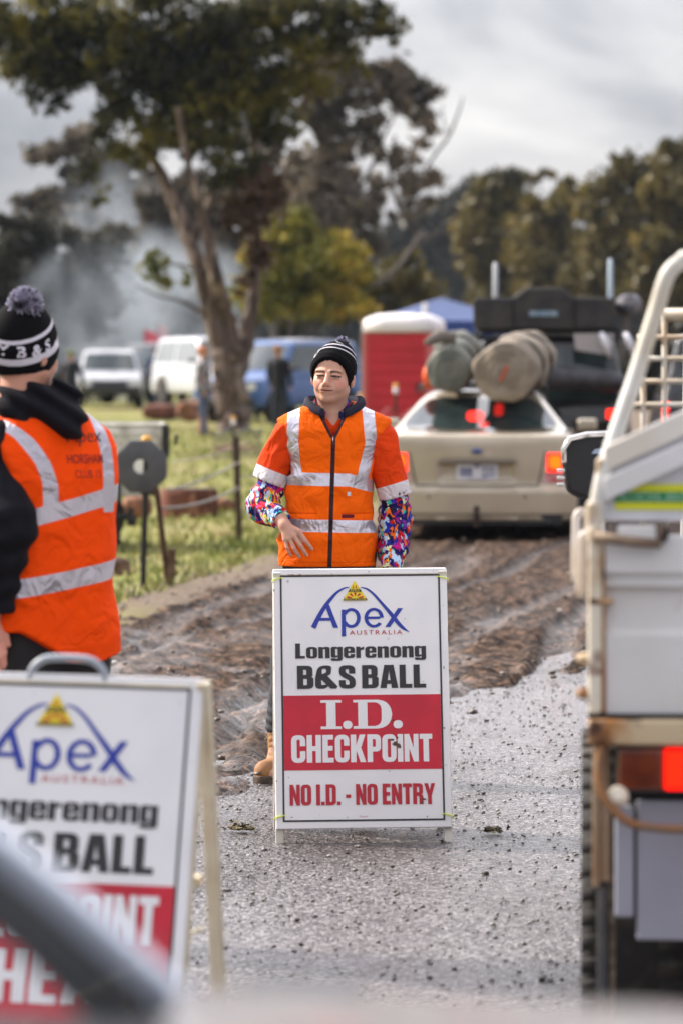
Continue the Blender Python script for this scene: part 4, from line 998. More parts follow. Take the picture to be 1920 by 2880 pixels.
    bp2 = mat('vest_print_red', (.22, .008, .008), .8)
    U, Fc = text_mesh('Apex', .0, .125, 1.405, 1.455, -.004, shear=.2); onto(vest, 'lettering', U, Fc, fv, bm_)
    U, Fc = text_mesh('HORSHAM', -.005, .115, 1.358, 1.384, .01); onto(vest, 'lettering', U, Fc, fv, bp2)
    U, Fc = text_mesh('CLUB 15', .015, .105, 1.318, 1.340, .0); onto(vest, 'lettering', U, Fc, fv, bp2)
back_man()

# ---------------------------------------------------------------- people in the distance
def far_person(label, px, Y, z0, hgt, rz, top, legs, hat=None, hair=(.10, .05, .025), step=.0, arm=(.25, -.05), lean=0., grp='people standing about in the distance', shirtmat=None):
    root = empty('person', ((px - 960) * Y / F, Y, z0), rz, label, 'person'); k = hgt / 1.75
    def S(p): return tuple(q * k for q in p)
    tm = shirtmat or mat('top_cloth', top, .85, col2=[q * .7 for q in top], scale=12); lm = mat('trouser_cloth', legs, .85, col2=[q * .7 for q in legs], scale=14); L_ = lean
    def body(X, Y, Z):
        X, Y, Z = X / k, Y / k, Z / k
        d = smin(el(X, Y, Z, (L_, 0, 1.64), (.075, .095, .115)), rc(X, Y, Z, (L_, .01, 1.56), (L_ * .8, .01, 1.42), .05, .06), .02)
        d = smin(d, el(X, Y, Z, (L_, -.095, 1.62), (.014, .02, .02)), .01)
        d = smin(d, rc(X, Y, Z, (L_ * .8, 0, 1.38), (0, 0, .95), .10, .10), .05)
        for s in (-1, 1):
            d = smin(d, rc(X, Y, Z, (s * arm[0], arm[1], .90), (s * arm[0], arm[1] - .02, .80), .034, .026), .01); d = smin(d, rc(X, Y, Z, (s * .08, 0, .9), (s * .10, s * step, .08), .06, .035), .03)
            d = np.minimum(d, rc(X, Y, Z, (s * .2, .0, 1.3), (s * arm[0], arm[1], .9), .03, .03))
        return d * k
    V, Q = nets(body, S((-.4, -.3, .02)), S((.4, .3, 1.8)), .022); c = np.tile(np.array((.50, .26, .18, 1), np.float32), (len(V), 1)); np_mesh('body', V, Q, skin_m, root, attrs={'Col': c})
    def tf(X, Y, Z):
        X, Y, Z = X / k, Y / k, Z / k; x = X - L_ * np.clip((Z - 1) / .5, 0, 1)
        d = smin(rc(x, Y, Z, (-.13, 0, 1.40), (.13, 0, 1.40), .075, .075), rc(x, Y, Z, (0, 0, 1.32), (0, 0, .95), .15, .155), .06)
        d = smin(d, rc(x, Y, Z, (0, 0, 1.5), (0, .02, 1.42), .055, .075), .03)
        for s in (-1, 1):
            d = smin(d, smin(rc(x, Y, Z, (s * .18, 0, 1.38), (s * (arm[0] + .02), .02, 1.13), .07, .058), rc(x, Y, Z, (s * (arm[0] + .02), .02, 1.13), (s * arm[0], arm[1], .90), .056, .045), .02), .02)
        return (np.maximum(d, .86 - Z) + .008 * wn(X, Y, Z, 22, 3, 5)) * k
    clothes('shirt', tf, S((-.45, -.3, .8)), S((.45, .3, 1.6)), .02, tm, root)
    def lf(X, Y, Z):
        X, Y, Z = X / k, Y / k, Z / k; d = el(X, Y, Z, (0, 0, .90), (.155, .12, .12))
        for s in (-1, 1): d = smin(d, smin(rc(X, Y, Z, (s * .08, 0, .88), (s * .10 + step * s * .6, s * step * .5, .48), .09, .066), rc(X, Y, Z, (s * .10 + step * s * .6, s * step * .5, .48), (s * .11 + step * s, s * step, .08), .064, .055), .02), .03)
        return (np.maximum(d, .05 - Z) + .006 * wn(X, Y, Z, 25, 2, 5)) * k
    clothes('trousers', lf, S((-.35, -.35, .0)), S((.35, .35, 1.05)), .02, lm, root)
    for s in (-1, 1):
        MB().tube([S((s * (.11 + step), s * step + .03, .045)), S((s * (.11 + step), s * step - .08, .045)), S((s * (.115 + step), s * step - .17, .035))], [.045 * k, .045 * k, .03 * k], 8).build('shoe', mat('shoe_leather', (.05, .035, .025), .7), root, True)
    hc = hat or hair
    clothes('cap' if hat else 'hair', lambda X, Y, Z: smax(el(X / k, Y / k, Z / k, (L_, .012, 1.665), (.092, .112, .105)), (1.66 - .35 * (Y / k)) - Z / k if hat else (1.64 - .9 * (Y / k + .02)) - Z / k, .01) * k, S((-.15 + L_, -.2, 1.5)), S((.15 + L_, .2, 1.8)), .016, mat('hat_cloth', hc, .9), root)
    return root
plaid = mat('plaid_flannel', (.36, .34, .36), .9, col2=(.07, .07, .10), scale=11, lo=.46, hi=.54, col3=(.16, .13, .08), scale3=18, stretch=(1, 1, 1))
far_person('person in grey plaid flannel shirt and blue jeans walking left of the big trunk', 572, 74.5, gz(74.5), 1.76, R(70), (.3, .3, .3), (.055, .085, .15), hair=(.42, .14, .05), step=.13, arm=(.22, -.10), shirtmat=plaid)
far_person('person in a navy jacket and jeans by the silver car in the smoke', 440, 112, gz(112) + .1, 1.72, R(185), (.015, .03, .10), (.045, .075, .14), hair=(.05, .02, .015), lean=.02)
far_person('person in black jacket and dark jeans standing beside the blue four-wheel drive', 788, 84, gz(84), 1.80, R(165), (.004, .004, .009), (.015, .022, .04), hair=(.28, .13, .04), arm=(.21, -.12), lean=.05)
far_person('bulky dark-jacketed person with a green cap near the smoky white utility', 200, 92, gz(92), 1.70, R(160), (.012, .013, .022), (.02, .02, .025), hat=(.10, .16, .03), arm=(.28, -.1))
far_person('person in a black top half hidden behind the big tree trunk', 713, 92, gz(92), 1.74, R(150), (.010, .009, .012), (.012, .012, .016), hair=(.07, .04, .02), arm=(.2, -.05))

far_person('person in a faded red top between the parked cars left of the gum', 372, 116, gz(116) + .05, 1.7, R(175), (.30, .05, .04), (.04, .05, .08), arm=(.24, -.08))
far_person('person in a pale shirt at the far left of the parked cars', 262, 118, gz(118) + .05, 1.72, R(190), (.45, .44, .42), (.05, .05, .07), hat=(.3, .26, .2), arm=(.22, -.1))
far_person('person in a light blue top right of the huge gum trunk', 752, 104, gz(104), 1.72, R(150), (.25, .36, .50), (.03, .035, .05), arm=(.25, -.12))
# ------------------------------------------------------------------ vehicles
rubber = mat('tyre_rubber', (.018, .017, .017), .85, col2=(.07, .055, .045), scale=14, lo=.5, hi=.75, bump=.002, bscale=60)
dark_glass = mat('dark_glass', (.02, .03, .032), .06, col2=(.035, .055, .055), scale=2.5, coat=1.)
blackp = mat('black_plastic', (.014, .014, .016), .5)
steel = mat('bare_steel', (.35, .34, .33), .4, metal=.8)
def lit(name, col, e):
    m = mat(name, col, .3, emit=e, spec=.1); m.node_tree.nodes['Principled BSDF'].inputs['Base Color'].default_value = (col[0] * .3, col[1] * .2, col[2] * .2, 1); return m
red_lit = lit('brake_light_lit', (1., .015, .005), 2.6); amber_lit = lit('tail_light_lit', (1., .14, .006), 1.35)
def wheel(parent, x, y, r, w, side, rimcol=(.3, .3, .32), o=None):
    o = o or MB(); pr = [(r * .62, -w / 2), (r * .9, -w / 2), (r * .985, -w * .40), (r, -w * .25), (r, w * .25), (r * .985, w * .40), (r * .9, w / 2), (r * .62, w / 2)]
    o.lathe(pr, 36, (x, y, r), 'x'); ty = o.build('wheel', rubber, parent, True)
    k = MB(); k.lathe([(r * .63, -w * .42), (r * .60, w * .30 * side), (r * .2, w * .36 * side), (.02, w * .4 * side)], 28, (x, y, r), 'x')
    k.build('rim', mat('rim_metal', rimcol, .35, metal=.7), ty, True)
    return ty
def car_sdf(L, W, H, prof_top, cab, zb=.22, wheels=(), wr=.35, round_=.07, tuck=.06, cabx=(.07, .25), endround=.25):
    pt = np.array(prof_top); y0b, y1b, y0t, y1t, zbelt = cab
    def f(X, Y, Z):
        zt = np.interp(Y, pt[:, 0], pt[:, 1])
        e = np.maximum(np.clip((endround - Y) / endround, 0, 1), np.clip((Y - L + endround) / endround, 0, 1))
        w = W / 2 - tuck * np.clip((Z - .62) / .4, 0, 1) ** 2 - tuck * .9 * np.clip((.62 - Z) / .4, 0, 1) ** 2 - .13 * e ** 2
        xe = (X / (W / 2)) ** 2; ends = np.maximum(-Y + .07 * xe * 1.5, Y - L + .12 * xe * 1.5)
        d = smax(smax(np.abs(X) - w, ends, round_ * 1.3), Z - zt, round_); d = smax(d, zb - Z, .04)
        if y1t > y0t:
            t = np.clip((Z - zbelt) / (H - zbelt), -.3, 1.2)
            ya = y0b + (y0t - y0b) * t; yb = y1b + (y1t - y1b) * t; wc = W / 2 - cabx[0] - (cabx[1] - cabx[0]) * np.clip(t, 0, 1)
            sl_ = 1 / math.sqrt(1 + ((y0t - y0b) / (H - zbelt)) ** 2); sl2 = 1 / math.sqrt(1 + ((y1t - y1b) / (H - zbelt)) ** 2)
            zr = H - .05 * (X / (W / 2)) ** 2 - .04 * ((Y - (y0t + y1t) / 2) / ((y1t - y0t) / 2 + .3)) ** 2
            c = smax(smax(np.abs(X) - wc, np.maximum((ya + .06 * xe - Y) * sl_, (Y - yb + .08 * xe) * sl2), .07), Z - zr, .08); c = np.maximum(c, zbelt - .2 - Z)
            d = smin(d, c, .035)
        for wy in wheels: d = smax(d, -np.maximum(np.sqrt((Y - wy) ** 2 + (Z - wr) ** 2) - wr - .05, W / 2 - .26 - np.abs(X)), .02)
        return d
    return f
class Body:
    def __init__(s, name, f, lo, hi, h, m, parent):
        V, Q = nets(f, lo, hi, h); s.o = np_mesh(name, V, Q, m, parent); s.root = parent
        s.bv = BVHTree.FromPolygons([Vector(map(float, v)) for v in V], [tuple(map(int, q)) for q in Q])
    def patch(s, name, cor, ax, m, sgn=1, off=.006, N=14, parent=None, mid=None, rnd=.0, thick=.0):
        """cor: four (u,v) corners around, u = x (ax 'y') or y (ax 'x'); cast from -y*sgn / from x*sgn"""
        V = []; A, B, C_, D = [np.array(c, float) for c in cor]
        for i in range(N + 1):
            for j in range(N + 1):
                a = i / N; b = j / N
                if rnd:   # pull the corners in
                    q = (abs(2 * a - 1) * abs(2 * b - 1)) ** 3; a = .5 + (a - .5) * (1 - rnd * q); b = .5 + (b - .5) * (1 - rnd * q)
                p = (A * (1 - a) + B * a) * (1 - b) + (D * (1 - a) + C_ * a) * b
                if ax == 'y': o = Vector((p[0], -3 * sgn if sgn > 0 else 12, p[1])); d = Vector((0, sgn, 0))
                elif ax == 'z': o = Vector((p[0], p[1], 5)); d = Vector((0, 0, -1))
                else: o = Vector((4 * sgn, p[0], p[1])); d = Vector((-sgn, 0, 0))
                h = s.bv.ray_cast(o, d); V.append(h[0] + h[1] * off * (1 if h[1].dot(d) < 0 else -1) if h[0] is not None else None)
        F_ = []
        for i in range(N):
            for j in range(N):
                q = (i * (N + 1) + j, (i + 1) * (N + 1) + j, (i + 1) * (N + 1) + j + 1, i * (N + 1) + j + 1)
                if all(V[k] is not None for k in q): F_.append(q)
        V = [v if v is not None else Vector((0, 0, 0)) for v in V]
        o = mesh_obj(name, V, F_, m, parent or s.root, True)
        bm = bmesh.new(); bm.from_mesh(o.data); bmesh.ops.delete(bm, geom=[v for v in bm.verts if not v.link_faces], context='VERTS')
        bmesh.ops.recalc_face_normals(bm, faces=bm.faces); bm.to_mesh(o.data); bm.free()
        return o
def wagon(label, loc, rz, L, W, H, col, kind='wagon', cat='car', grp=None, lights=False, front_lit=False, roofcol=None, res=.05):
    root = empty('parked_car' if not lights else 'car', loc, rz, label, cat, grp)
    pm_ = mat('car_paint', col, .28, coat=.6, col2=[q * .8 for q in col], scale=2)
    zb = H * .60
    if kind == 'ute': pr = [(0, zb * .9), (1.6, zb * .9), (1.8, zb), (L - 1.3, zb), (L - 1.1, zb - .06), (L - .1, zb - .18), (L, zb - .3)]; cab = (1.75, L - 1.15, 1.9, L - 1.9, zb - .02)
    else: pr = [(0, zb), (L - 1.25, zb), (L - 1.1, zb - .05), (L - .1, zb - .16), (L, zb - .3)]; cab = (.02, L - 1.1, .22, L - 1.85, zb - .02)
    wy = (.95, L - .95)
    b = Body('body', car_sdf(L, W, H, pr, cab, .38, wy, .38), (-W / 2 - .1, -.15, .2), (W / 2 + .1, L + .15, H + .15), res, pm_, root)
    g = dark_glass; y0, y1, y0t, y1t, _ = cab
    b.patch('windscreen', [(-W * .40, zb + .06), (W * .40, zb + .06), (W * .34, H - .14), (-W * .34, H - .14)], 'y', g, -1)
    b.patch('rear_window', [(-W * .40, zb + .06), (W * .40, zb + .06), (W * .34, H - .16), (-W * .34, H - .16)], 'y', g, 1)
    for s in (-1, 1):
        ym = (y0t + y1t) / 2 + .1
        b.patch('side_window', [(ym + .05, zb + .05), (y1 - .22, zb + .05), (y1t - .02, H - .15), (ym + .05, H - .15)], 'x', g, s)
        b.patch('side_window', [(y0 + .25, zb + .05), (ym - .05, zb + .05), (ym - .05, H - .15), (y0t + .2, H - .15)], 'x', g, s)
        hh = {True: .10, 'tall': .34, False: .25}[lights]
        b.patch('tail_light', [(s * W * (.34 if lights is True else .43), zb - .04 - hh), (s * W * (.39 if lights is True else .46), zb - .04 - hh), (s * W * (.39 if lights is True else .46), zb - .04), (s * W * (.34 if lights is True else .43), zb - .04)], 'y', red_lit if lights else mat('tail_lens', (.3, .01, .01), .3), 1, N=4)
        b.patch('headlight', [(s * W * .30, zb - .42), (s * W * .45, zb - .40), (s * W * .45, zb - .24), (s * W * .30, zb - .26)], 'y', mat('headlamp_glass', (.75, .75, .72), .08), -1, N=4)
        for y in wy: wheel(root, s * (W / 2 - .13), y, .37, .24, s)
        MB().box((s * (W / 2 + .08), y1 - .35, zb + .10), (.16, .08, .13)).build('mirror', blackp, root, bevel=.02)
    b.patch('grille', [(-W * .26, zb - .42), (W * .26, zb - .42), (W * .26, zb - .26), (-W * .26, zb - .26)], 'y', blackp, -1, N=6)
    MB().box((0, L + .0, .50), (W * .92, .16, .20)).build('bumper', blackp, root, bevel=.04)
    MB().box((0, -.02, .50), (W * .92, .14, .18)).build('bumper', blackp, root, bevel=.04)
    if roofcol: b.patch('roof_panel', [(-W * .33, y0t + .12), (W * .33, y0t + .12), (W * .33, y1t - .05), (-W * .33, y1t - .05)], 'z', mat('roof_paint', roofcol, .3), 1, off=.02)
    return root, b
# ---- gold sedan
def sedan():
    Yc = 35.9; s_ = F / Yc
    root = empty('sedan', ((1340 - 960) / s_, Yc, 0), R(-4.2), 'pale gold sedan seen from behind with swags on its roof', 'car')
    paint = mat('champagne_paint', (.52, .45, .34), .26, metal=.3, coat=.8, col2=(.46, .39, .29), scale=2)
    L, W, H = 4.9, 1.90, 1.44
    pr = [(0, .99), (.05, 1.02), (.75, 1.045), (1.5, .99), (3.5, .99), (3.9, .93), (4.7, .78), (4.9, .60)]
    f0 = car_sdf(L, W, H, pr, (.66, 3.95, 1.42, 2.95, 1.0), .20, (1.0, 3.85), .335, cabx=(.08, .44), tuck=.07)
    def f(X, Y, Z):
        d = f0(X, Y, Z)
        rear = Y < .4
        # plate recess, lid crease and bumper step
        d = smax(d, -np.maximum(np.maximum(np.abs(X) - .34, np.abs(Z - .665) - .085), Y - .045), .02)
        bump = np.maximum(np.maximum(np.abs(X) - (W / 2 - .015), np.abs(Z - .36) - .15), np.abs(Y - .20) - .24 + .10 * X ** 2)
        d = smin(d, smax(bump, Y * 0 - 9, .01) , .03)
        return d + .006 * np.exp(-((Z - .245) / .014) ** 2) * (Y < .5)
    b = Body('body', f, (-1.05, -.15, .12), (1.05, 5.05, 1.52), .025, paint, root)
    b.patch('rear_window', [(-.79, 1.045), (.79, 1.045), (.52, 1.35), (-.52, 1.35)], 'y', dark_glass, 1, N=20, rnd=.1)
    b.patch('windscreen', [(-.72, 1.03), (.72, 1.03), (.56, 1.34), (-.56, 1.34)], 'y', dark_glass, -1)
    for s in (-1, 1):
        b.patch('side_window', [(1.20, 1.04), (2.25, 1.04), (2.25, 1.33), (1.60, 1.33)], 'x', dark_glass, s)
        b.patch('side_window', [(2.32, 1.04), (3.55, 1.04), (3.05, 1.33), (2.32, 1.33)], 'x', dark_glass, s)
        u = b.patch('tail_light', [(s * .675, .700), (s * .795, .700), (s * .780, .815), (s * .675, .820)], 'y', amber_lit, 1, off=.012, N=10, rnd=.15)
        b.patch('lens_rim', [(s * .652, .670), (s * .835, .670), (s * .80, .838), (s * .655, .838)], 'y', red_lit, 1, off=.006, N=10, parent=u)
        b.patch('reverse_light', [(s * .605, .565), (s * .880, .565), (s * .850, .665), (s * .635, .665)], 'y', mat('clear_red_lens', (.55, .10, .10), .2, col2=(.7, .5, .5), scale=9), 1, off=.008, N=6)
        for y in (1.0, 3.85): wheel(root, s * .82, y, .33, .22, s, (.45, .45, .47))
        MB().box((s * 1.0, 3.2, 1.06), (.2, .1, .13)).build('mirror', paint, root, bevel=.03)
    seam = mat('panel_gap', (.02, .016, .012), .8)
    b.patch('lid_gap', [(-.56, .530), (.56, .530), (.56, .543), (-.56, .543)], 'y', seam, 1, off=.004, N=20)
    for s in (-1, 1): b.patch('lid_gap', [(s * .56, .530), (s * .575, .530), (s * .645, .86), (s * .632, .86)], 'y', seam, 1, off=.004, N=16)
    MB().box((0, -.035, .765), (.74, .06, .022)).build('lid_strip', mat('strip_paint', (.20, .17, .14), .35), root, bevel=.006)
    b.patch('bumper_line', [(-.90, .262), (.90, .262), (.90, .272), (-.90, .272)], 'y', seam, 1, off=.006, N=30)
    pl = MB().box((0, .028, .662), (.385, .012, .148)).build('number_plate', mat('plate_white', (.80, .80, .84), .4), root, bevel=.004)
    inkb = mat('plate_blue', (.06, .08, .26), .4)
    U, Fc = block('IHR', -.160, -.045, .620, .705, .12); mesh_obj('lettering', [(u, .0205, v) for u, v in U], Fc, inkb, pl)
    U, Fc = text_mesh('233', .045, .165, .615, .715, .02); mesh_obj('lettering', [(u, .0205, v) for u, v in U], Fc, inkb, pl)
    U, Fc = text_mesh('VICTORIA', -.10, .10, .592, .606, .0); mesh_obj('lettering', [(u, .0205, v) for u, v in U], Fc, inkb, pl)
    mesh_obj('plate_triangle', [(-.035, .0203, .733), (.035, .0203, .733), (0, .0203, .700)], [(0, 2, 1)], inkb, pl)
    bd = MB(); bd.lathe([(.002, -.020), (.052, -.020), (.056, -.006)], 24, (0, -.012, .0), 'y'); o = bd.build('badge', mat('badge_blue', (.02, .06, .26), .2, coat=1), root, True); o.scale = (1, 1, .46); o.location = (0, .0, .862)
    MB().box((0, -.03, .20), (.07, .16, .10)).box((0, -.10, .25), (.05, .05, .10)).lathe([(.01, 0), (.028, .01), (.03, .035), (.01, .055)], 12, (0, -.10, .30)).build('tow_hitch', mat('rusty_black', (.02, .015, .012), .7, col2=(.06, .03, .02), scale=20), root, bevel=.01)
    MB().lathe([(.10, -.3), (.11, -.2), (.11, .2), (.06, .3)], 14, (.62, .35, .20), 'x').build('muffler', mat('muffler_black', (.015, .013, .012), .6), root, True)
    MB().tube([(.62, .3, .20), (.66, .05, .19), (.66, -.04, .19)], .035, 10).build('exhaust_pipe', blackp, root, True)
    MB().box((.0, 1.6, .22), (1.6, 3.2, .10)).build('underbody', blackp, root)
    for s in (-1, 1): b.patch('sensor', [(s * .45 - .012, .42), (s * .45 + .012, .42), (s * .45 + .012, .445), (s * .45 - .012, .445)], 'y', seam, 1, off=.005, N=2, rnd=.2)
    for x, z, w_, h_ in ((-.05, 1.17, .17, .10), (.17, 1.23, .09, .12), (.04, 1.09, .09, .05)):  # red reflections in the rear glass, put on as glowing patches
        b.patch('glass_reflection', [(x - w_ / 2, z - h_ / 2), (x + w_ / 2, z - h_ / 2), (x + w_ / 2, z + h_ / 2), (x - w_ / 2, z + h_ / 2)], 'y', mat('red_reflection_glow', (.85, .03, .02), .2, emit=.9 if w_ > .1 else .25), 1, off=.010, N=4, rnd=.2)
    # roof racks
    for y in (1.55, 2.5): MB().tube([(-.62, y, 1.40), (-.60, y, 1.47), (.60, y, 1.47), (.62, y, 1.40)], .018, 8).build('roof_rack', blackp, root, True)
    Mx = root.matrix_world.copy(); Mx = Matrix.Translation(root.location) @ Matrix.Rotation(R(-4.2), 4, 'Z')
    def swag(label, a, b_, ra, rb, col, col2, straps, sq=1.):
        o = empty('swag', Mx @ Vector((a[0], a[1], 1.46)), R(-4.2), label, 'swag', 'swags tied on the sedan roof'); bx, bz = b_[0] - a[0], b_[2] - 1.46
        az = a[2] - 1.46; Ln = b_[1] - a[1]
        def ff(X, Y, Z):
            t = np.clip(Y / Ln, 0, 1); x = X - bx * t; z = Z - az - (bz - az) * t
            r_ = ra + (rb - ra) * t; d = np.sqrt(x * x + (z * sq) ** 2) - r_ - .020 * wn(X, Y, Z, 9, 3, 5) - .010 * np.sin(np.arctan2(z, x) * 5 + Y * 6) - .007 * wn(X, Y, Z, 30, 5, 5) + .022 * np.clip(1 - 4 * np.abs(wn(X, Y, Z, 7, 13, 4)), 0, 1)
            for st in straps: d = d + .022 * np.exp(-((Y - st) / .03) ** 2)
            d = smax(d, np.maximum(-Y + .02 * np.sin(x * 20) + .25 * (x * x + z * z), Y - Ln), .06)
            d = d - .006 * np.cos(np.sqrt(x * x + z * z) * 90) * (Y < .12)      # rolled layers in the end
            return smax(d, (-.0 - Z) if Ln > 0 and False else -Z - .20, .02)
        m = mat('canvas', col, .85, col2=col2, scale=5, bump=.004, bscale=40)
        clothes('canvas_roll', ff, (-.55, -.15, -.25), (.75, Ln + .1, .75), .02, m, o)
        sm_ = mat('swag_strap', (.05, .045, .04), .7)
        for st in straps:
            pts = []
            t = st / Ln; r_ = ra + (rb - ra) * t
            for k in range(25):
                q = 2 * math.pi * k / 24; pts.append((bx * t + (r_ + .0) * math.cos(q), st, az + (bz - az) * t + (r_ + .0) * math.sin(q) / sq))
            MB().tube(pts, .016, 6).build('strap', sm_, o, True)
        return o, az
    o, az = swag('grey-green rolled swag on the left of the sedan roof', (-.30, .80, 1.60), (-.24, 2.0, 1.79), .215, .235, (.10, .11, .095), (.17, .17, .145), (.35, .8))
    MB().tube([(-.21, -.02, az + .28), (-.1, .2, az + .34), (.05, .25, az + .33)], [.03, .07, .05], 8).build('loose_flap', mat('canvas_flap', (.16, .14, .12), .9), o, True)
    o, az = swag('fat beige rolled swag on the right of the sedan roof', (.235, .60, 1.585), (.45, 1.95, 1.75), .31, .28, (.20, .165, .125), (.30, .255, .20), (.45, .95), 1.05)
    MB().box((0, -.03, az + .0), (.035, .02, .16), Matrix.Rotation(R(25), 3, 'Y')).build('orange_tag', mat('orange_tag', (.45, .09, .04), .6), o, bevel=.006)
    o2 = MB(); o2.tube([(0, 0, .13), (.0, 0, .10), (0, 0, .02), (0, 0, -.10)], [.02, .07, .085, .05], 10); q = o2.build('orange_bag', mat('orange_bag_cloth', (.75, .10, .01), .7, bump=.01, bscale=25), None, True)
    q.location = Mx @ Vector((-.50, 1.3, 1.54)); tag(q, 'small orange bag beside the grey-green swag on the sedan', 'bag')
sedan()
# ---- dark four-wheel drive with roof case
def dark_four_wheel_drive():
    Yc = 42.0; s_ = F / Yc
    root, b = wagon('black four-wheel drive with loaded roof ahead of the gold sedan', ((1535 - 960) / s_, Yc, gz(42)), R(-4), 4.9, 1.94, 1.98, (.010, .010, .012), 'wagon', 'car', None, True)
    root.name = 'four_wheel_drive'
    MB().box((0, -.12, 1.05), (.2, .12, .2)).build('spare_bracket', blackp, root)
    Mx = Matrix.Translation(root.location) @ Matrix.Rotation(R(-4), 4, 'Z')
    for y in (.35, 1.3, 2.2): MB().tube([(-.80, y, 1.93), (-.78, y, 2.03), (.78, y, 2.03), (.80, y, 1.93)], .022, 8).build('roof_rack', blackp, root, True)
    o = empty('roof_case', Mx @ Vector((0, .05, 2.03)), R(-4), 'black soft roof-top tent case with raised middle strapped on the dark four-wheel drive', 'roof case')
    pf = [(-.80, .03), (-.80, .32), (-.765, .345), (-.36, .345), (-.22, .455), (.16, .455), (.29, .345), (.70, .345), (.74, .31), (.74, .03), (.70, 0), (-.76, 0)]
    MB().prism(pf, -.02, 1.25).build('cover', mat('case_vinyl', (.016, .015, .018), .7, col2=(.035, .03, .03), scale=5, bump=.006, bscale=9), o, bevel=.03)
    for x in (-.36, .31): MB().box((x, -.03, .17), (.03, .012, .33)).build('strap', mat('case_strap', (.008, .008, .008), .8), o)
    MB().box((-.03, -.032, .17), (.31, .010, .06)).build('logo_patch', mat('patch_grey_blue', (.25, .33, .40), .5, col2=(.12, .2, .3), scale=20), o, bevel=.01)
    for x, lb, c_, h in ((-.575, 'pale grey aerial post at the left of the black roof case', (.50, .52, .56), .40), (.70, 'pale blue aerial post at the right of the black roof case', (.42, .52, .60), .44)):
        a = MB().lathe([(.028, 0), (.03, .02), (.027, h), (.012, h + .02)], 10).build('aerial_post', mat('aerial_paint', c_, .5), None, True); a.location = Mx @ Vector((x, .6, 2.36 if x < 0 else 2.36)); tag(a, lb, 'aerial', 'aerial posts over the roof case')
    # gear hanging at the back
    p = MB(); p.add([(.30, -.10, 1.98), (.74, -.12, 1.98), (.70, -.16, 1.74), (.32, -.14, 1.80), (.30, -.09, 1.98), (.74, -.11, 1.98), (.70, -.15, 1.74), (.32, -.13, 1.80)], [(0, 1, 2, 3), (7, 6, 5, 4), (0, 4, 5, 1), (1, 5, 6, 2), (2, 6, 7, 3), (3, 7, 4, 0)])
    p.build('tailgate_panel', mat('grey_panel', (.30, .27, .27), .5), root)
    for x in (.60, .86): MB().tube([(x, -.16, 1.98), (x + .05, -.22, 1.88), (x + .10, -.2, 1.72)], [.03, .045, .02], 8).build('hanging_strap', mat('white_webbing', (.62, .62, .68), .6), root, True)
    bag = clothes('duffel_bag', lambda X, Y, Z: rc(X, Y, Z * 1.25, (-.3, 0, 0), (.42, .05, -.05), .17, .15) + .012 * wn(X, Y, Z, 14, 3, 5), (-.6, -.25, -.25), (.7, .25, .25), .025, mat('duffel_cloth', (.02, .02, .025), .6, col2=(.05, .05, .06), scale=6, bump=.01, bscale=12), None)
    bag.location = Mx @ Vector((.30, -.22, 1.50)); tag(bag, 'black duffel bag slung on the rear of the dark four-wheel drive', 'bag')
    g = MB(); g.tube([(0, 0, 0), (.02, .25, .0), (.12, .7, .02)], [.10, .13, .11], 10); g = g.build('rolled_bedding', mat('bedding', (.25, .24, .26), .8, col2=(.05, .05, .07), scale=7, bump=.01, bscale=15), None, True)
    g.location = Mx @ Vector((.88, .2, 2.30)); tag(g, 'grey roll of bedding on the roof right of the black case', 'bedding')
dark_four_wheel_drive()
wagon('black van with tall red tail lights beyond the white truck cab', ((2072 - 960) * 46 / F, 46., gz(46)), R(-3), 5.0, 1.9, 2.0, (.02, .02, .025), 'wagon', 'van', None, 'tall')
# cars far behind
wagon('white utility facing the camera in drifting smoke', ((305 - 960) * 116 / F, 116 - 0., gz(116) + .05), R(180 + 4), 5.0, 1.95, 1.70, (.50, .52, .56), 'ute', 'car', 'cars parked on the grass')
wagon('silver wagon in the smoke left of the big tree', ((505 - 960) * 108 / F, 108, gz(108) + .15), R(180 + 25), 4.8, 1.9, 1.95, (.55, .57, .62), 'wagon', 'car', 'cars parked on the grass')
wagon('blue four-wheel drive with white roof beside the red toilet', ((945 - 960) * 92 / F, 92, gz(92)), R(180 - 35), 4.6, 1.95, 1.95, (.035, .11, .34), 'wagon', 'car', 'cars parked on the grass', roofcol=(.6, .62, .66))
wagon('light blue wagon behind the person in black', ((790 - 960) * 100 / F, 100, gz(100)), R(180 + 10), 4.6, 1.85, 1.85, (.08, .16, .32), 'wagon', 'car', 'cars parked on the grass', roofcol=(.6, .62, .66))

for i, (lb, px, Y, rz, col, kd, H) in enumerate((
  ('dark grey utility parked behind the white utility in the smoke', 215, 128, R(160), (.06, .065, .075), 'ute', 1.8),
  ('pale green wagon half hidden behind the navy-jacketed person', 425, 124, R(195), (.32, .38, .34), 'wagon', 1.8),
  ('black utility behind the plaid-shirted person and the silver wagon', 560, 118, R(150), (.02, .02, .025), 'ute', 1.85),
  ('white wagon seen between the huge gum and the blue wagon', 690, 112, R(200), (.55, .57, .60), 'wagon', 1.8))):
    wagon(lb, ((px - 960) * Y / F, Y, gz(Y) + .1), rz, 4.8, 1.9, H, col, kd, 'car', 'cars parked on the grass')
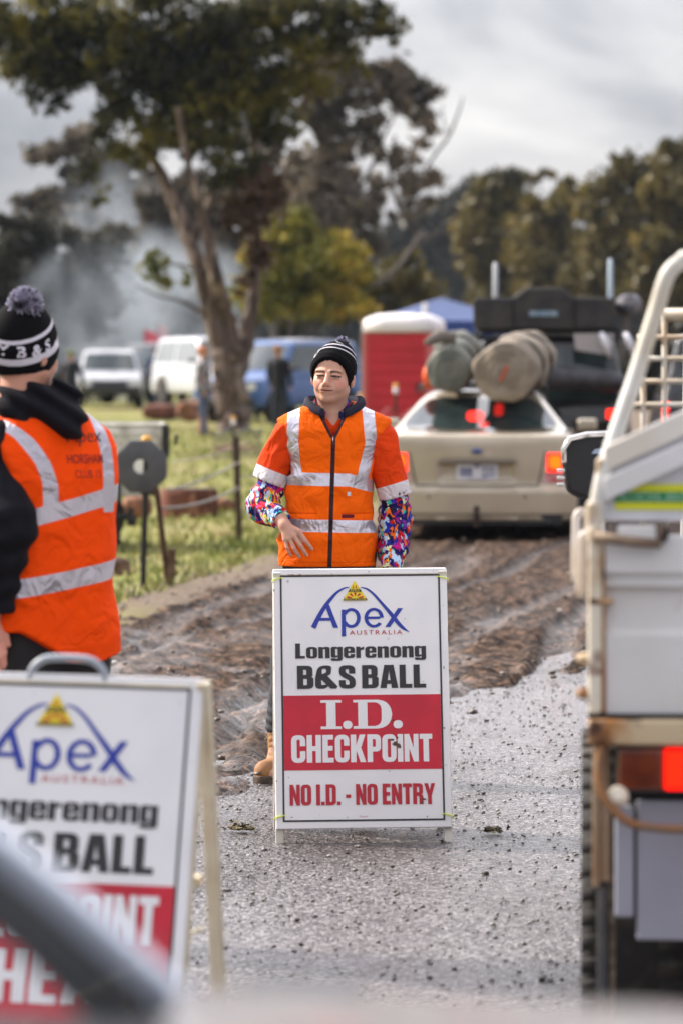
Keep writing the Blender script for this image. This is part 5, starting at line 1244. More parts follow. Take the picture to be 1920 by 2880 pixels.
# ------------------------------------------------------------------ white tray truck at the right
wpaint = mat('truck_white', (.74, .74, .77), .35, col2=(.62, .60, .56), scale=3, lo=.4, hi=.75, col3=(.30, .19, .10), scale3=5, lo3=.60, hi3=.80, coat=.2, bump=.006, bscale=3)
cream = mat('truck_cream_rusty', (.76, .70, .58), .5, col2=(.42, .24, .08), scale=7, lo=.50, hi=.66, col3=(.16, .05, .015), scale3=12, lo3=.56, hi3=.66, bump=.001)
rusty = mat('rusty_beam', (.58, .46, .30), .6, col2=(.36, .13, .015), scale=5, lo=.42, hi=.56, col3=(.07, .025, .01), scale3=14, lo3=.5, hi3=.62, bump=.002)
gp = mat('truck_grey_panel', (.36, .37, .44), .4, col2=(.30, .30, .36), scale=2)
darks = mat('shadow_black_steel', (.012, .011, .011), .7)
def truck():
    Y0 = 8.0
    def Q(x, y, d=0.): return P(x, y, Y0 + d) - Vector((0, 0, 0))
    root = empty('tray_truck', (Q(1655, 1040).x, Y0, 0), 0, 'white rusty tray truck at the right edge with its brake light on', 'truck')
    O = root.location.copy(); root.rotation_euler = (0, 0, R(-4)); RI = Matrix.Rotation(R(4), 3, 'Z')
    def PL(x, y, Y): return RI @ (P(x, y, Y) - O)
    def q(x, y, d=0.): return PL(x, y, Y0 + d)
    W2 = 2.05
    # rear gate with ribs
    a = q(1702, 1505); b = q(1702, 2008); zt, zb = a.z, b.z
    prof_ = [(0, zb), (0, zb + .165), (.012, zb + .175), (.012, zb + .255), (.0, zb + .265), (-.012, zt - .105), (.012, zt - .10), (.012, zt - .085), (-.006, zt - .078), (-.006, zt), (.03, zt), (.03, zb)]
    MB().prism([(u, v) for u, v in prof_], a.x, W2 - .06, 'x').build('tailgate', wpaint, root, bevel=.004)
    # corner post
    MB().box2((q(1652, 0).x, -.02, zb), (q(1690, 0).x, .05, zt + .02)).build('corner_post', cream, root, bevel=.008)
    MB().box2((q(1692, 0).x, -.01, zb), (q(1701, 0).x, .03, zt)).build('gate_edge', rusty, root, bevel=.003)
    # hinge knobs
    for y in (1855, 1950): MB().lathe([(.004, -.016), (.012, -.010), (.014, .01), (.008, .025)], 12, q(1640, y) + Vector((0, 0, 0)), 'x').build('hinge_knob', rusty, root, True)
    for y in (1690, ): MB().box(q(1690, y), (.05, .05, .012)).build('hinge', rusty, root, bevel=.003)
    # hooked rails at the side gate
    for x0, x1, yt, yb, d in ((1622, 1650, 1450, 1640, .9), (1637, 1665, 1512, 1680, .15)):
        t = PL(x0, yt, Y0 + d); u = PL(x1, yt + 8, Y0 + d); bt = PL(x0 - 6, yb, Y0 + d)
        MB().tube([tuple(v) for v in smooth_path([tuple(u + Vector((0, 0, -.05))), tuple(u), tuple((u + t) / 2 + Vector((0, 0, .012))), tuple(t), tuple(t + Vector((-.003, 0, -.03))), tuple(bt)], 4)], .010, 10).build('rope_rail', mat('rail_white', (.62, .58, .55), .4, col2=(.5, .42, .34), scale=8), root, True)
    # upper board (ladder rack side) with sticker
    pf = [(q(1697, 0).x, zt + .03), (q(1697, 0).x, q(0, 1330).z), (W2 - .3, q(0, 1330).z + .78), (W2 - .3, zt + .03)]
    sl = .62
    MB().prism(pf, .02, .035).build('head_board', mat('board_white', (.72, .73, .78), .35, col2=(.64, .65, .70), scale=2), root)
    st = pf[1]; en = pf[2]
    bar = MB()
    def sec(p, wv): return [(p[0], .0, p[1] + .055), (p[0], .06, p[1] + .055), (p[0], .06, p[1]), (p[0], .0, p[1])]
    bar.loft([sec(st, 0), sec(en, 0)]); bar.build('top_rail', mat('rail_cream', (.80, .78, .74), .4, col2=(.7, .65, .58), scale=6), root, bevel=.006)
    br = MB(); br.loft([[(st[0], -.012, st[1] - .01), (st[0], .02, st[1] - .01), (st[0], .02, st[1] - .060), (st[0], -.012, st[1] - .060)], [(en[0], -.012, en[1] - .01), (en[0], .02, en[1] - .01), (en[0], .02, en[1] - .06), (en[0], -.012, en[1] - .06)]])
    br.build('brace', wpaint, root, bevel=.004)
    MB().box2((q(1675, 0).x, .0, zt + .02), (q(1698, 0).x, .05, q(0, 1290).z)).build('upright', cream, root, bevel=.006)
    MB().box((q(1670, 0).x, .02, q(0, 1465).z), (.035, .07, .085)).build('bracket', mat('bracket_white', (.68, .64, .56), .45, col2=(.5, .4, .28), scale=12), root, bevel=.012)
    # sticker
    x0 = q(1728, 0).x; stz = [q(0, y).z for y in (1362, 1383, 1413, 1434)]
    ys_ = -.0045 + .02; 
    s1 = mesh_obj('sticker', [(x0, ys_, stz[3]), (x0 + .62, ys_, stz[3]), (x0 + .62, ys_, stz[0]), (x0, ys_, stz[0])], [(0, 1, 2, 3)], mat('sticker_yellow', (.70, .72, .01), .4), root)
    mesh_obj('sticker_band', [(x0, ys_ - .002, stz[2]), (x0 + .62, ys_ - .002, stz[2]), (x0 + .62, ys_ - .002, stz[1]), (x0, ys_ - .002, stz[1])], [(0, 1, 2, 3)], mat('sticker_green', (.01, .22, .07), .4), s1)
    U, Fc = text_mesh('COLBO EAST', x0 + .012, x0 + .29, stz[2] + .003, stz[1] - .003, .015); mesh_obj('lettering', [(u, ys_ - .004, v) for u, v in U], Fc, mat('sticker_letter', (.25, .50, .34), .4), s1)
    # latch handle
    lz = q(0, 1500).z
    MB().box2((q(1735, 0).x, -.03, lz - .015), (q(1850, 0).x, .0, lz + .018)).build('latch_plate', wpaint, root, bevel=.004)
    MB().tube([(q(1668, 0).x, -.03, lz - .005), (q(1740, 0).x, -.035, lz - .012), (q(1850, 0).x, -.03, lz - .020), (q(1856, 0).x, -.03, lz + .02)], .011, 8).build('latch_bar', mat('latch_dark_rust', (.10, .06, .045), .7, col2=(.3, .22, .15), scale=12), root, True)
    MB().lathe([(.0, -.02), (.022, -.02), (.022, .03), (.0, .03)], 12, (q(1850, 0).x, 0, lz), 'y').build('latch_socket', darks, root)
    # beam under the gate
    MB().box2((q(1652, 0).x, -.045, q(0, 2092).z), (W2 - .05, .06, zb - .008)).build('rear_beam', rusty, root, bevel=.008)
    MB().box2((q(1652, 0).x, -.02, zb - .008), (W2 - .05, .05, zb)).build('beam_gap', darks, root)
    # lamp
    lx0, lz0, lz1 = q(1738, 0).x, q(0, 2218).z, q(0, 2100).z
    lm = MB().box2((lx0 - .006, -.02, lz0 - .008), (lx0 + .30, .03, lz1 + .006)).build('lamp_housing', blackp, root, bevel=.006)
    MB().box2((lx0, -.034, lz0), (q(1864, 0).x, -.018, lz1)).build('indicator_lens', mat('amber_lens', (.16, .025, .003), .15, col2=(.09, .012, .002), scale=15, coat=1), lm, bevel=.006)
    MB().box2((q(1866, 0).x, -.034, lz0), (q(1866, 0).x + .12, -.018, lz1)).build('brake_lens', lit('brake_lens_lit', (1., .004, .002), 1.1), lm, bevel=.006)
    rb = MB()
    for k in range(9): rb.box2((q(1866, 0).x + .006 + k * .0125, -.037, lz0 + .006), (q(1866, 0).x + .011 + k * .0125, -.033, lz1 - .006))
    rb.build('lens_ribs', lit('brake_lens_rib', (1., .03, .005), 1.4), lm)
    # guard pipe
    pts = [(q(1690, 0).x, -.03, q(0, 2092).z), tuple(q(1682, 2170) + Vector((0, -.04, 0))), tuple(q(1700, 2240) + Vector((0, -.05, 0))), tuple(q(1760, 2300) + Vector((0, -.06, 0))), tuple(q(1830, 2318) + Vector((0, -.06, 0))), tuple(q(1960, 2325) + Vector((0, -.06, 0))), tuple(q(2300, 2325) + Vector((0, -.06, 0)))]
    MB().tube([tuple(v) for v in smooth_path(pts, 5)], .0095, 10).build('guard_pipe', mat('pipe_rust', (.20, .15, .11), .5, col2=(.30, .12, .03), scale=7, metal=.3), root, True)
    MB().lathe([(.0, -.02), (.022, -.012), (.022, .01), (.0, .02)], 12, tuple(q(1738, 2235) + Vector((0, -.04, 0))), 'y').build('pipe_clamp', cream, root, True)
    # mudguard post, panels, flap
    MB().box2((q(1664, 0).x, .10, q(0, 2515).z), (q(1686, 0).x, .16, q(0, 2095).z)).box2((q(1686, 0).x, .105, q(0, 2500).z), (q(1718, 0).x, .15, q(0, 2095).z)).build('mudguard_post', mat('post_tan', (.36, .27, .18), .6, col2=(.25, .15, .08), scale=6), root, bevel=.004)
    MB().box2((q(1678, 0).x, .11, .05), (q(1706, 0).x, .13, q(0, 2515).z)).build('mud_flap', mat('flap_rubber', (.055, .055, .06), .6, col2=(.10, .09, .09), scale=8), root, bevel=.004)
    MB().tube([(q(1716, 0).x, .12, q(0, 2480).z), (q(1722, 0).x, .13, .4), (q(1718, 0).x, .12, .1)], .007, 6).build('chain', mat('muddy_chain', (.10, .07, .05), .7, col2=(.25, .2, .15), scale=40), root)
    MB().box2((q(1728, 0).x, .02, q(0, 2585).z), (q(1782, 0).x, .09, q(0, 2270).z)).build('side_panel', gp, root, bevel=.006)
    MB().box2((q(1790, 0).x, .03, q(0, 2650).z), (q(2100, 0).x, .05, q(0, 2255).z)).build('rear_panel', gp, root, bevel=.004)
    MB().box2((q(1783, 0).x, .05, q(0, 2585).z), (q(1789, 0).x, .08, q(0, 2250).z)).build('panel_gap', darks, root)
    MB().box2((q(1725, 0).x, .055, q(0, 2260).z), (W2 - .3, .12, q(0, 2095).z)).build('chassis_member', darks, root)
    # tray floor, side gates
    MB().box2((q(1652, 0).x, .06, zb - .05), (W2 - .05, 2.35, zb)).build('tray_floor', darks, root)
    for s, x in ((-1, q(1656, 0).x), (1, W2 - .08)): MB().box2((x, .06, zb + .002), (x + .03, 2.3, zt - .01)).build('side_gate', wpaint, root, bevel=.005)
    # curved rack tube
    pts = [(1668, 1490, .0), (1692, 1350, .01), (1718, 1260, .02), (1752, 1160, .03), (1786, 1060, .04), (1817, 960, .05), (1846, 868, .06), (1866, 800, .06), (1884, 762, .06), (1915, 736, .06), (1960, 722, .06), (2300, 710, .06)]
    MB().tube([tuple(q(x, y, d)) for x, y, d in smooth_path(pts, 5)], .0175, 14).build('rack_tube', mat('rack_paint', (.66, .66, .64), .45, col2=(.54, .50, .42), scale=5, col3=(.22, .13, .07), scale3=9, lo3=.62, hi3=.74), root, True)
    # mesh headboard at the front of the tray
    d = 1.9; hb = MB(); wr = .0075
    def h(x, y): return tuple(q(x, y, d))
    hb.tube([h(1868, 885), h(2400, 885)], .017, 8)
    for y in (948, 1008, 1072, 1138): hb.tube([h(1740 if y > 1100 else 1790, y), h(2400, y)], .008, 6)
    for x in (1808, 1868, 1960, 2052, 2144, 2236): hb.tube([h(x, 880 if x > 1850 else 1060), h(x, 1500)], .0085, 6)
    hb.build('mesh_headboard', mat('mesh_paint', (.52, .50, .45), .5, col2=(.4, .3, .2), scale=9), root, True)
    # cab: shell with glass
    xl = .27; xr = 1.78; yb, yf = 2.5, 4.1; zr = 1.745
    sh = MB()
    for x in (xl, xr - .08): sh.box2((x, yb, .95), (x + .08, yb + .10, zr)); 
    for x in (xl, xr - .08): sh.loft([[(x, yf + .35, 1.0), (x + .08, yf + .35, 1.0), (x + .08, yf + .45, 1.0), (x, yf + .45, 1.0)], [(x + .0, yf - .35, zr), (x + .08, yf - .35, zr), (x + .08, yf - .25, zr), (x, yf - .25, zr)]])
    sh.box2((xl, yb, zr + .002), (xr, yf - .25, zr + .05)); sh.build('cab_frame', mat('cab_white', (.62, .62, .64), .3, coat=.5), root, bevel=.02)
    MB().box2((xl - .02, yb - .02, .45), (xr + .02, yf + .4, 1.0)).build('cab_body', mat('cab_white_lower', (.60, .60, .62), .3, coat=.5), root, bevel=.05)
    MB().box2((xl + .05, yf + .4, .45), (xr - .05, yf + 1.3, .98)).build('bonnet', mat('cab_white_bonnet', (.60, .60, .62), .3, coat=.5), root, bevel=.08)
    gm = bpy.data.materials.new('cab_glass'); gm.use_nodes = True; bb = gm.node_tree.nodes['Principled BSDF']; bb.inputs['Base Color'].default_value = (.55, .6, .58, 1); bb.inputs['Alpha'].default_value = .22; bb.inputs['Roughness'].default_value = .03
    mesh_obj('rear_window', [(xl + .08, yb + .05, 1.0), (xr - .08, yb + .05, 1.0), (xr - .08, yb + .05, zr), (xl + .08, yb + .05, zr)], [(0, 1, 2, 3)], gm, root)
    mesh_obj('windscreen', [(xl + .08, yf + .40, 1.0), (xr - .08, yf + .40, 1.0), (xr - .08, yf - .30, zr), (xl + .08, yf - .30, zr)], [(0, 1, 2, 3)], gm, root)
    MB().box2((xl + .10, yf - .2, .98), (xr - .1, yf + .3, 1.06)).box2((xl + .15, 3.0, .9), (xl + .65, 3.18, 1.38)).box2((xr - .65, 3.0, .9), (xr - .15, 3.18, 1.38)).build('seats', mat('seat_cloth', (.03, .03, .03), .9), root, bevel=.03)
    # mirror
    dm = 3.3; mm = MB(); cx, cy = 1655, 1318
    ring = []
    pfm = [(q(x, 0, dm).x, q(0, y, dm).z) for x, y in ((1590, 1385), (1577, 1300), (1580, 1252), (1600, 1225), (1650, 1215), (1760, 1212), (1760, 1412), (1690, 1412), (1630, 1402))]
    m_ = MB().prism(pfm, 0, .07); m_.v = [v + Vector((0, dm - .02, 0)) for v in m_.v]; m_ = m_.build('mirror', blackp, root, bevel=.02)
    t = MB().tube([tuple(q(x, y, dm) + Vector((0, -.03, 0))) for x, y in ((1586, 1300), (1585, 1262), (1602, 1233), (1650, 1222), (1755, 1218))], .009, 8); t.build('mirror_rim', mat('chrome_rim', (.7, .68, .66), .2, metal=.9), m_, True)
    for y in (1322, 1343, 1362): MB().box(q(1577, y, dm) + Vector((0, -.03, 0)), (.025, .03, .010)).build('mirror_clip', mat('clip_chrome', (.7, .68, .66), .25, metal=.8), m_, bevel=.003)
    MB().box2((q(1690, 0, dm).x, dm, .95), (q(1700, 0, dm).x, dm + .04, q(0, 1400, dm).z)).build('mirror_arm', blackp, root)
    mesh_obj('mirror_sky_glint', [tuple(q(x, y, dm) + Vector((0, -.045, 0))) for x, y in ((1662, 1275), (1700, 1275), (1700, 1258), (1672, 1262))], [(0, 1, 2, 3)], mat('sky_glint', (.35, .45, .6), .1), m_)  # glint of the sky in the mirror, painted as a pale blue patch
    # wheels
    xw = q(1636, 0, 1.0).x + .12
    def treads(x, y, r, w):
        mb = MB()
        for k in range(44):
            a = 2 * math.pi * k / 44; Rm = Matrix.Translation((x, y, r)) @ Matrix.Rotation(a, 4, 'X')
            for s in (-1, 1):
                c = [Rm @ Vector((s * w * .36 + dx * w * .14, dy * .018, r + dz * .005)) for dz in (-1, 1) for dx, dy in ((-1, -1), (1, -.6), (1, 1.2), (-1, .8))]
                mb.add(c, [(0, 3, 2, 1), (4, 5, 6, 7), (0, 1, 5, 4), (1, 2, 6, 5), (2, 3, 7, 6), (3, 0, 4, 7)])
        return mb
    for y in (1.02, 3.9):
        for s, x in ((-1, xw), (1, W2 - .25)):
            x_ = x if y < 2 else x + (.12 if s < 0 else -.20)
            o = wheel(root, x_, y, .385, .24, s, (.4, .38, .34), treads(x_, y, .385, .24))
    MB().tube([(xw, 1.02, .385), (W2 - .25, 1.02, .385)], .06, 10).build('axle', darks, root, True)
    for x in (.5, 1.4): MB().box2((x, .1, .55), (x + .08, 5.0, .70)).build('chassis_rail', darks, root)
truck()
# ------------------------------------------------------------------ silver car right in front of the camera
def front_car():
    Yf = 3.1; s_ = F / Yf
    root = empty('silver_car', ((600 - 960) / s_, 2.35, 0), 0, 'silver car blurred in the very foreground, its windscreen pillar sloping down', 'car')
    O = root.location.copy(); zB = HC - (2800 - 1040) / s_ + .01; hw = Yf - 2.35
    sil = mat('silver_paint', (.50, .56, .68), .28, metal=.4, coat=.7)
    bon = mat('bonnet_pale', (.13, .115, .11), .4, metal=.3, coat=.3)
    def pil(y, name, par):
        a = Vector((.0, y, zB - .035)); b = Vector((-.395, y * .90, 1.42)); K = .5; 
        def sec(p, ty): 
            return [(p.x - .022 * K, p.y - .028, p.z - .028 * K), (p.x + .003, p.y - .026, p.z + .006), (p.x + .005, p.y + .006, p.z + .010), (p.x - .012 * K, p.y + .030, p.z - .018 * K)]
        m1 = (a * .7 + b * .3) + Vector((0, 0, .012)); m2 = (a * .35 + b * .65) + Vector((0, 0, .016))
        MB().loft([sec(v, 0) for v in (a, m1, m2, b)]).build(name, sil, par, True, bevel=.005)
        sy = 1 if y > 0 else -1
        MB().tube([tuple(v + Vector((-.024, -sy * .012, -.030))) for v in (a, m1, m2, b)], [.030, .020, .018, .018], 8).build('pillar_trim', mat('black_trim', (.012, .012, .016), .6), par, True)
    for y in (hw, -hw): pil(y, 'windscreen_pillar', root)
    # roof and body
    MB().loft([[(-.375, y, 1.455 - .04 * (y / hw) ** 2) for y in (-hw * .86, -hw * .4, hw * .4, hw * .86)] + [(-.375, y, 1.43 - .04 * (y / hw) ** 2) for y in (hw * .86, hw * .4, -hw * .4, -hw * .86)],
               [(-2.2, y, 1.47 - .04 * (y / hw) ** 2) for y in (-hw * .86, -hw * .4, hw * .4, hw * .86)] + [(-2.2, y, 1.44 - .04 * (y / hw) ** 2) for y in (hw * .86, hw * .4, -hw * .4, -hw * .86)]]).build('roof', sil, root, True)
    rings = []
    for x, z, w in ((-.02, zB, hw), (.35, zB - .012, hw - .005), (.75, zB - .05, hw - .03), (1.05, zB - .12, hw - .07), (1.15, zB - .25, hw - .12)):
        rings.append([(x, y * w, z + .05 * (1 - y * y) - (.022 if abs(y) > .96 else 0)) for y in np.linspace(-1, 1, 13)] + [(x, y * w, z - .08) for y in np.linspace(1, -1, 13)])
    MB().loft(rings).build('bonnet', bon, root, True)
    f = car_sdf(4.3, 1.56, 1.2, [(0, zB - .03), (3.1, zB - .03), (3.3, zB - .09), (4.3, zB - .30)], (0, 0, 0, 0, 1.), .2, (.8, 3.45), .32)
    V, Q = nets(f, (-.85, -.1, .15), (.85, 4.4, 1.2), .05)
    V2 = np.stack([V[:, 1] - 3.1, V[:, 0], V[:, 2]], 1); np_mesh('body', V2, Q[:, ::-1], sil, root)
    gm = bpy.data.materials.new('windscreen_glass'); gm.use_nodes = True; bb = gm.node_tree.nodes['Principled BSDF']; bb.inputs['Base Color'].default_value = (.3, .32, .34, 1); bb.inputs['Alpha'].default_value = .06; bb.inputs['Roughness'].default_value = .03
    mesh_obj('windscreen', [(.01, -hw + .05, zB), (.01, hw - .05, zB), (-.375, hw * .86 - .03, 1.45), (-.375, -hw * .86 + .03, 1.45)], [(0, 1, 2, 3)], gm, root)
    MB().box2((-.34, -hw + .06, zB - .10), (.02, hw - .05, zB - .015)).build('dashboard', mat('dashboard', (.016, .016, .02), .7), root, bevel=.03)
    MB().box2((.02, -hw + .12, zB + .0), (.12, hw - .04, zB + .014)).build('cowl', blackp, root, bevel=.006)
    for x in (-2.3, .35):
        for s in (-1, 1):
            w = MB(); w.lathe([(.19, -.1), (.29, -.1), (.31, -.07), (.31, .07), (.29, .1), (.19, .1)], 28, (x, s * (hw - .12), .31), 'y'); w.build('wheel', rubber, root, True)
    for s in (-1, 1): MB().box((-.25, s * (hw + .06), zB + .02), (.14, .16, .10)).build('mirror', sil, root, bevel=.03) if s < 0 else None
front_car()
# ------------------------------------------------------------------ things on the grass
def at_(px, Y, dz=0): return ((px - 960) * Y / F, Y, gz(Y) + dz)
def toilet():
    Y = 67.; root = empty('portable_toilet', at_(1136, Y), R(-14), 'red portable toilet cabin with white roof beside the sedan', 'portable toilet')
    red = mat('toilet_red', (.52, .006, .024), .4, col2=(.45, .005, .02), scale=3)
    pk = mat('toilet_edge', (.50, .10, .10), .4)
    W = 1.12; b = MB().box2((-W / 2, -W / 2, .12), (W / 2, W / 2, 2.0)); 
    b.build('cabin', red, root, bevel=.04)
    r_ = MB()
    for i in range(8):
        z = .35 + i * .2; r_.box((0, -W / 2 - .008, z), (W * .84, .03, .07)); r_.box((-W / 2 - .008, 0, z), (.03, W * .84, .07))
    r_.build('wall_ribs', red, root, bevel=.012)
    for s in (-1, 1): MB().box2((s * W / 2 - .05, -W / 2 - .02, .12), (s * W / 2 + .03, -W / 2 + .06, 2.0)).build('corner_strip', pk, root, bevel=.02)
    MB().loft([[(x * W / 2 * k, y * W / 2 * k, z) for x, y in ((-1, -1), (-.33, -1.02), (.33, -1.02), (1, -1), (1.02, -.33), (1.02, .33), (1, 1), (.33, 1.02), (-.33, 1.02), (-1, 1), (-1.02, .33), (-1.02, -.33))] for k, z in ((1.05, 2.0), (1.08, 2.03), (1.07, 2.16), (1.0, 2.24), (.7, 2.32), (.3, 2.34))]).build('roof', mat('toilet_roof', (.74, .70, .72), .4), root, True)
    MB().lathe([(.05, 2.3), (.05, 2.5), (.02, 2.52)], 10, (.3, .3, 0)).build('vent_pipe', mat('vent_white', (.6, .6, .6), .5), root)
    MB().box2((-W / 2, -W / 2, 0), (W / 2, W / 2, .12)).build('base', blackp, root, bevel=.02)
    MB().box((.38, -W / 2 - .03, 1.05), (.05, .04, .16)).build('door_handle', blackp, root)
toilet()
def gazebo():
    Y = 75.; root = empty('gazebo', at_(1238, Y), R(8), 'blue peaked gazebo behind the red toilet', 'gazebo'); bl = mat('gazebo_blue', (.04, .075, .22), .6, col2=(.03, .06, .18), scale=2)
    w = 1.35; z0 = 2.25
    V = [(-w, -w, z0), (w, -w, z0), (w, w, z0), (-w, w, z0), (0, 0, 2.72), (-w, -w, z0 - .25), (w, -w, z0 - .25), (w, w, z0 - .25), (-w, w, z0 - .25)]
    MB().add(V, [(0, 1, 4), (1, 2, 4), (2, 3, 4), (3, 0, 4)]).build('canopy', bl, root)
    MB().add(V, [(0, 5, 6, 1), (1, 6, 7, 2), (2, 7, 8, 3), (3, 8, 5, 0)]).build('valance', mat('gazebo_valance', (.02, .055, .24), .6), root)
    for x in (-1, 1):
        for y in (-1, 1): MB().tube([(x * w, y * w, 0), (x * w, y * w, z0 - .02)], .025, 6).build('leg', steel, root)
    MB().box2((-w, w - .02, .1), (w, w, z0 - .26)).build('back_wall', bl, root)
gazebo()
def trailer():
    Y = 34.; s_ = F / Y; root = empty('box_trailer', ((250 - 960) / s_, Y, .0), R(3), 'white box trailer with ribbed side behind the octagonal rubber base', 'trailer')
    wm = mat('trailer_white', (.84, .83, .80), .45, col2=(.46, .43, .38), scale=4, col3=(.25, .2, .15), scale3=9, lo3=.62, hi3=.8)
    x1 = 212 / s_; zt = HC - 150 / s_; zb = zt - .46
    MB().box2((-.95, 0, zb), (x1, .03, zt - .11)).build('side_wall', wm, root, bevel=.01)
    MB().box2((-.95, -.03, zt - .10), (x1 + .01, .03, zt - .06)).box2((-.95, -.03, zt - .03), (x1 + .01, .04, zt)).box2((-.95, -.012, zt - .06), (x1, .03, zt - .03)).build('top_rail', wm, root, bevel=.01)
    MB().box2((-.95, .03, zb), (-.92, 1.6, zt)).box2((x1 - .03, .03, zb), (x1, 1.6, zt - .01)).box2((-.92, 1.57, zb), (x1 - .03, 1.6, zt - .01)).build('wall', wm, root)
    MB().box2((-.92, .03, zb - .04), (x1 - .03, 1.57, zb)).build('floor', darks, root)
    MB().box2((x1 - .02, -.06, zt - .30), (x1 + .05, .0, zt - .01)).build('latch', blackp, root, bevel=.015)
    MB().box2((x1 + .09, -.04, zt - .20), (x1 + .12, 0, zt - .10)).build('latch_pin', blackp, root, bevel=.01)
    MB().box2((.14, -.08, .42), (.27, .02, zb + .02)).lathe([(.03, 0), (.06, .02), (.06, .10), (.02, .14)], 10, (.20, -.05, zb - .0)).build('jockey_clamp', blackp, root, bevel=.01)
    MB().box2((.28, -.05, .50), (.46, .02, zb + .02)).build('number_board', mat('grey_board', (.40, .39, .37), .6), root, bevel=.01)
    MB().tube([(.06, -.1, .30), (.18, -.12, .30), (.36, -.14, .33), (.38, -.14, .40)], [.05, .045, .03, .035], 8).box2((.34, -.17, .24), (.42, -.11, .33)).build('coupling', darks, root, True)
    for x in (-.6, .0): MB().lathe([(.0, -.09), (.3, -.09), (.32, 0), (.3, .09), (.0, .09)], 24, (x, .15, .32), 'y').build('wheel', rubber, root, True)
    MB().tube([(.25, .5, .02), (.25, .5, .62)], .03, 8).build('prop_stand', darks, root)
    MB().box2((-.9, .2, .50), (x1 - .05, .3, .60)).build('chassis', darks, root)
trailer()
rustp = mat('rusty_picket', (.035, .022, .018), .8, col2=(.09, .045, .025), scale=20)
capm = mat('picket_cap_yellow', (.75, .36, .02), .5); capw = mat('picket_cap_white', (.62, .62, .66), .5)
def picket(label, px, Y, top_py, lean=0., cap=True, r_=.022, grp='star pickets with reflector caps', m=None, z0=None):
    root = empty('star_picket', at_(px, Y, -.02 if z0 is None else z0), 0, label, 'fence post', grp, rot=(0, lean, 0)); h = HC - (top_py - 1040) * Y / F - root.location.z
    mb = MB()
    for k in range(3):
        a = 2 * math.pi * k / 3 + .5; d = Vector((math.cos(a), math.sin(a), 0)); n_ = Vector((-d.y, d.x, 0)) * .004
        mb.add([n_, d * r_ + n_, d * r_ - n_, -n_, n_ + Vector((0, 0, h)), d * r_ + n_ + Vector((0, 0, h)), d * r_ - n_ + Vector((0, 0, h)), -n_ + Vector((0, 0, h))], [(0, 3, 2, 1), (4, 5, 6, 7), (0, 1, 5, 4), (1, 2, 6, 5), (2, 3, 7, 6), (3, 0, 4, 7)])
    mb.build('post', m or rustp, root)
    if cap:
        c = MB().lathe([(.030, h - .12), (.034, h - .11), (.034, h - .03)], 12).build('cap', capw, root, True)
        MB().lathe([(.034, h - .028), (.040, h - .02), (.036, h + .015), (.01, h + .025)], 12).build('cap_top', capm, root, True)
    return root
picket('black star picket with yellow cap holding the octagonal rubber base', 402, 28.0, 1234, R(1.5), m=mat('picket_black', (.012, .012, .013), .7), z0=.02)
picket('star picket with yellow cap in front of the big tree trunk', 657, 62., 1175, 0)
picket('thin dark star picket of the wire fence in the middle of the grass', 674, 36.0, 1228, R(-2), cap=False, r_=.035)
picket('star picket with pale cap in front of the red toilet', 1112, 52, 1083, 0)
picket('star picket with dull cap left of the red toilet', 1012, 60, 1110, 0)
picket('rusty tilted star picket beside the octagonal rubber base', 474, 28.4, 1372, R(-7), cap=False, m=mat('picket_rust', (.06, .025, .012), .85, col2=(.10, .05, .03), scale=20), z0=.02)
# octagonal rubber base hung on the picket
o = MB(); n = 8; rr0 = .205; V = []
for rr_, yy in ((rr0, .03), (rr0 * 1.0, -.0), (rr0 * .86, -.02), (rr0 * .40, -.035), (.055, -.03), (.055, .03)):
    V.append([(rr_ * math.cos(2 * math.pi * (k + .5) / 8), yy, rr_ * math.sin(2 * math.pi * (k + .5) / 8)) for k in range(8)])
o.loft(V + [V[0]], cap=False); o = o.build('rubber_base', mat('grey_rubber', (.075, .078, .085), .75, col2=(.10, .10, .11), scale=7), None, bevel=.004)
o.location = P(396, 1312, 27.9); tag(o, 'dark grey octagonal rubber bollard base hung on the black picket', 'bollard base')
o = MB().box((0, 0, 0), (.06, .05, .30)).build('wooden_stake', mat('stake_wood', (.10, .055, .03), .9, col2=(.16, .10, .06), scale=12), None, bevel=.006)
o.scale = (1, 1, 1); o.location = P(482, 1600, 28.4); o.rotation_euler = (0, R(3), 0); tag(o, 'short brown wooden stake at the foot of the tilted picket', 'stake')
# fence wires and mesh
def strand(name, label, pts, r_, m):
    o = MB().tube([tuple(p) for p in pts], r_, 5).build(name, m, None, True); tag(o, label, 'wire', 'wires of the paddock fence'); return o
wm = mat('fence_wire', (.22, .20, .18), .5, metal=.5)
def wv(a, b, sag, n=14):
    return [a.lerp(b, t) + Vector((0, 0, -sag * 4 * t * (1 - t))) for t in np.linspace(0, 1, n)]
strand('fence_wire', 'twisted top wire running from the dark picket to the left', wv(P(674, 1300, 36), P(470, 1380, 34), .03), .012, wm)
strand('fence_wire', 'thin barbed wire running low from the dark picket to the left', wv(P(676, 1370, 36), P(450, 1430, 33.5), .05), .014, wm)
strand('fence_wire', 'thin wire crossing the grass above the reddish log stack', wv(P(700, 1240, 38), P(480, 1300, 40), .04), .008, wm)
strand('fence_wire', 'barbed wire running right of the dark picket behind the man', wv(P(676, 1340, 36), P(900, 1290, 46), .05), .010, wm)
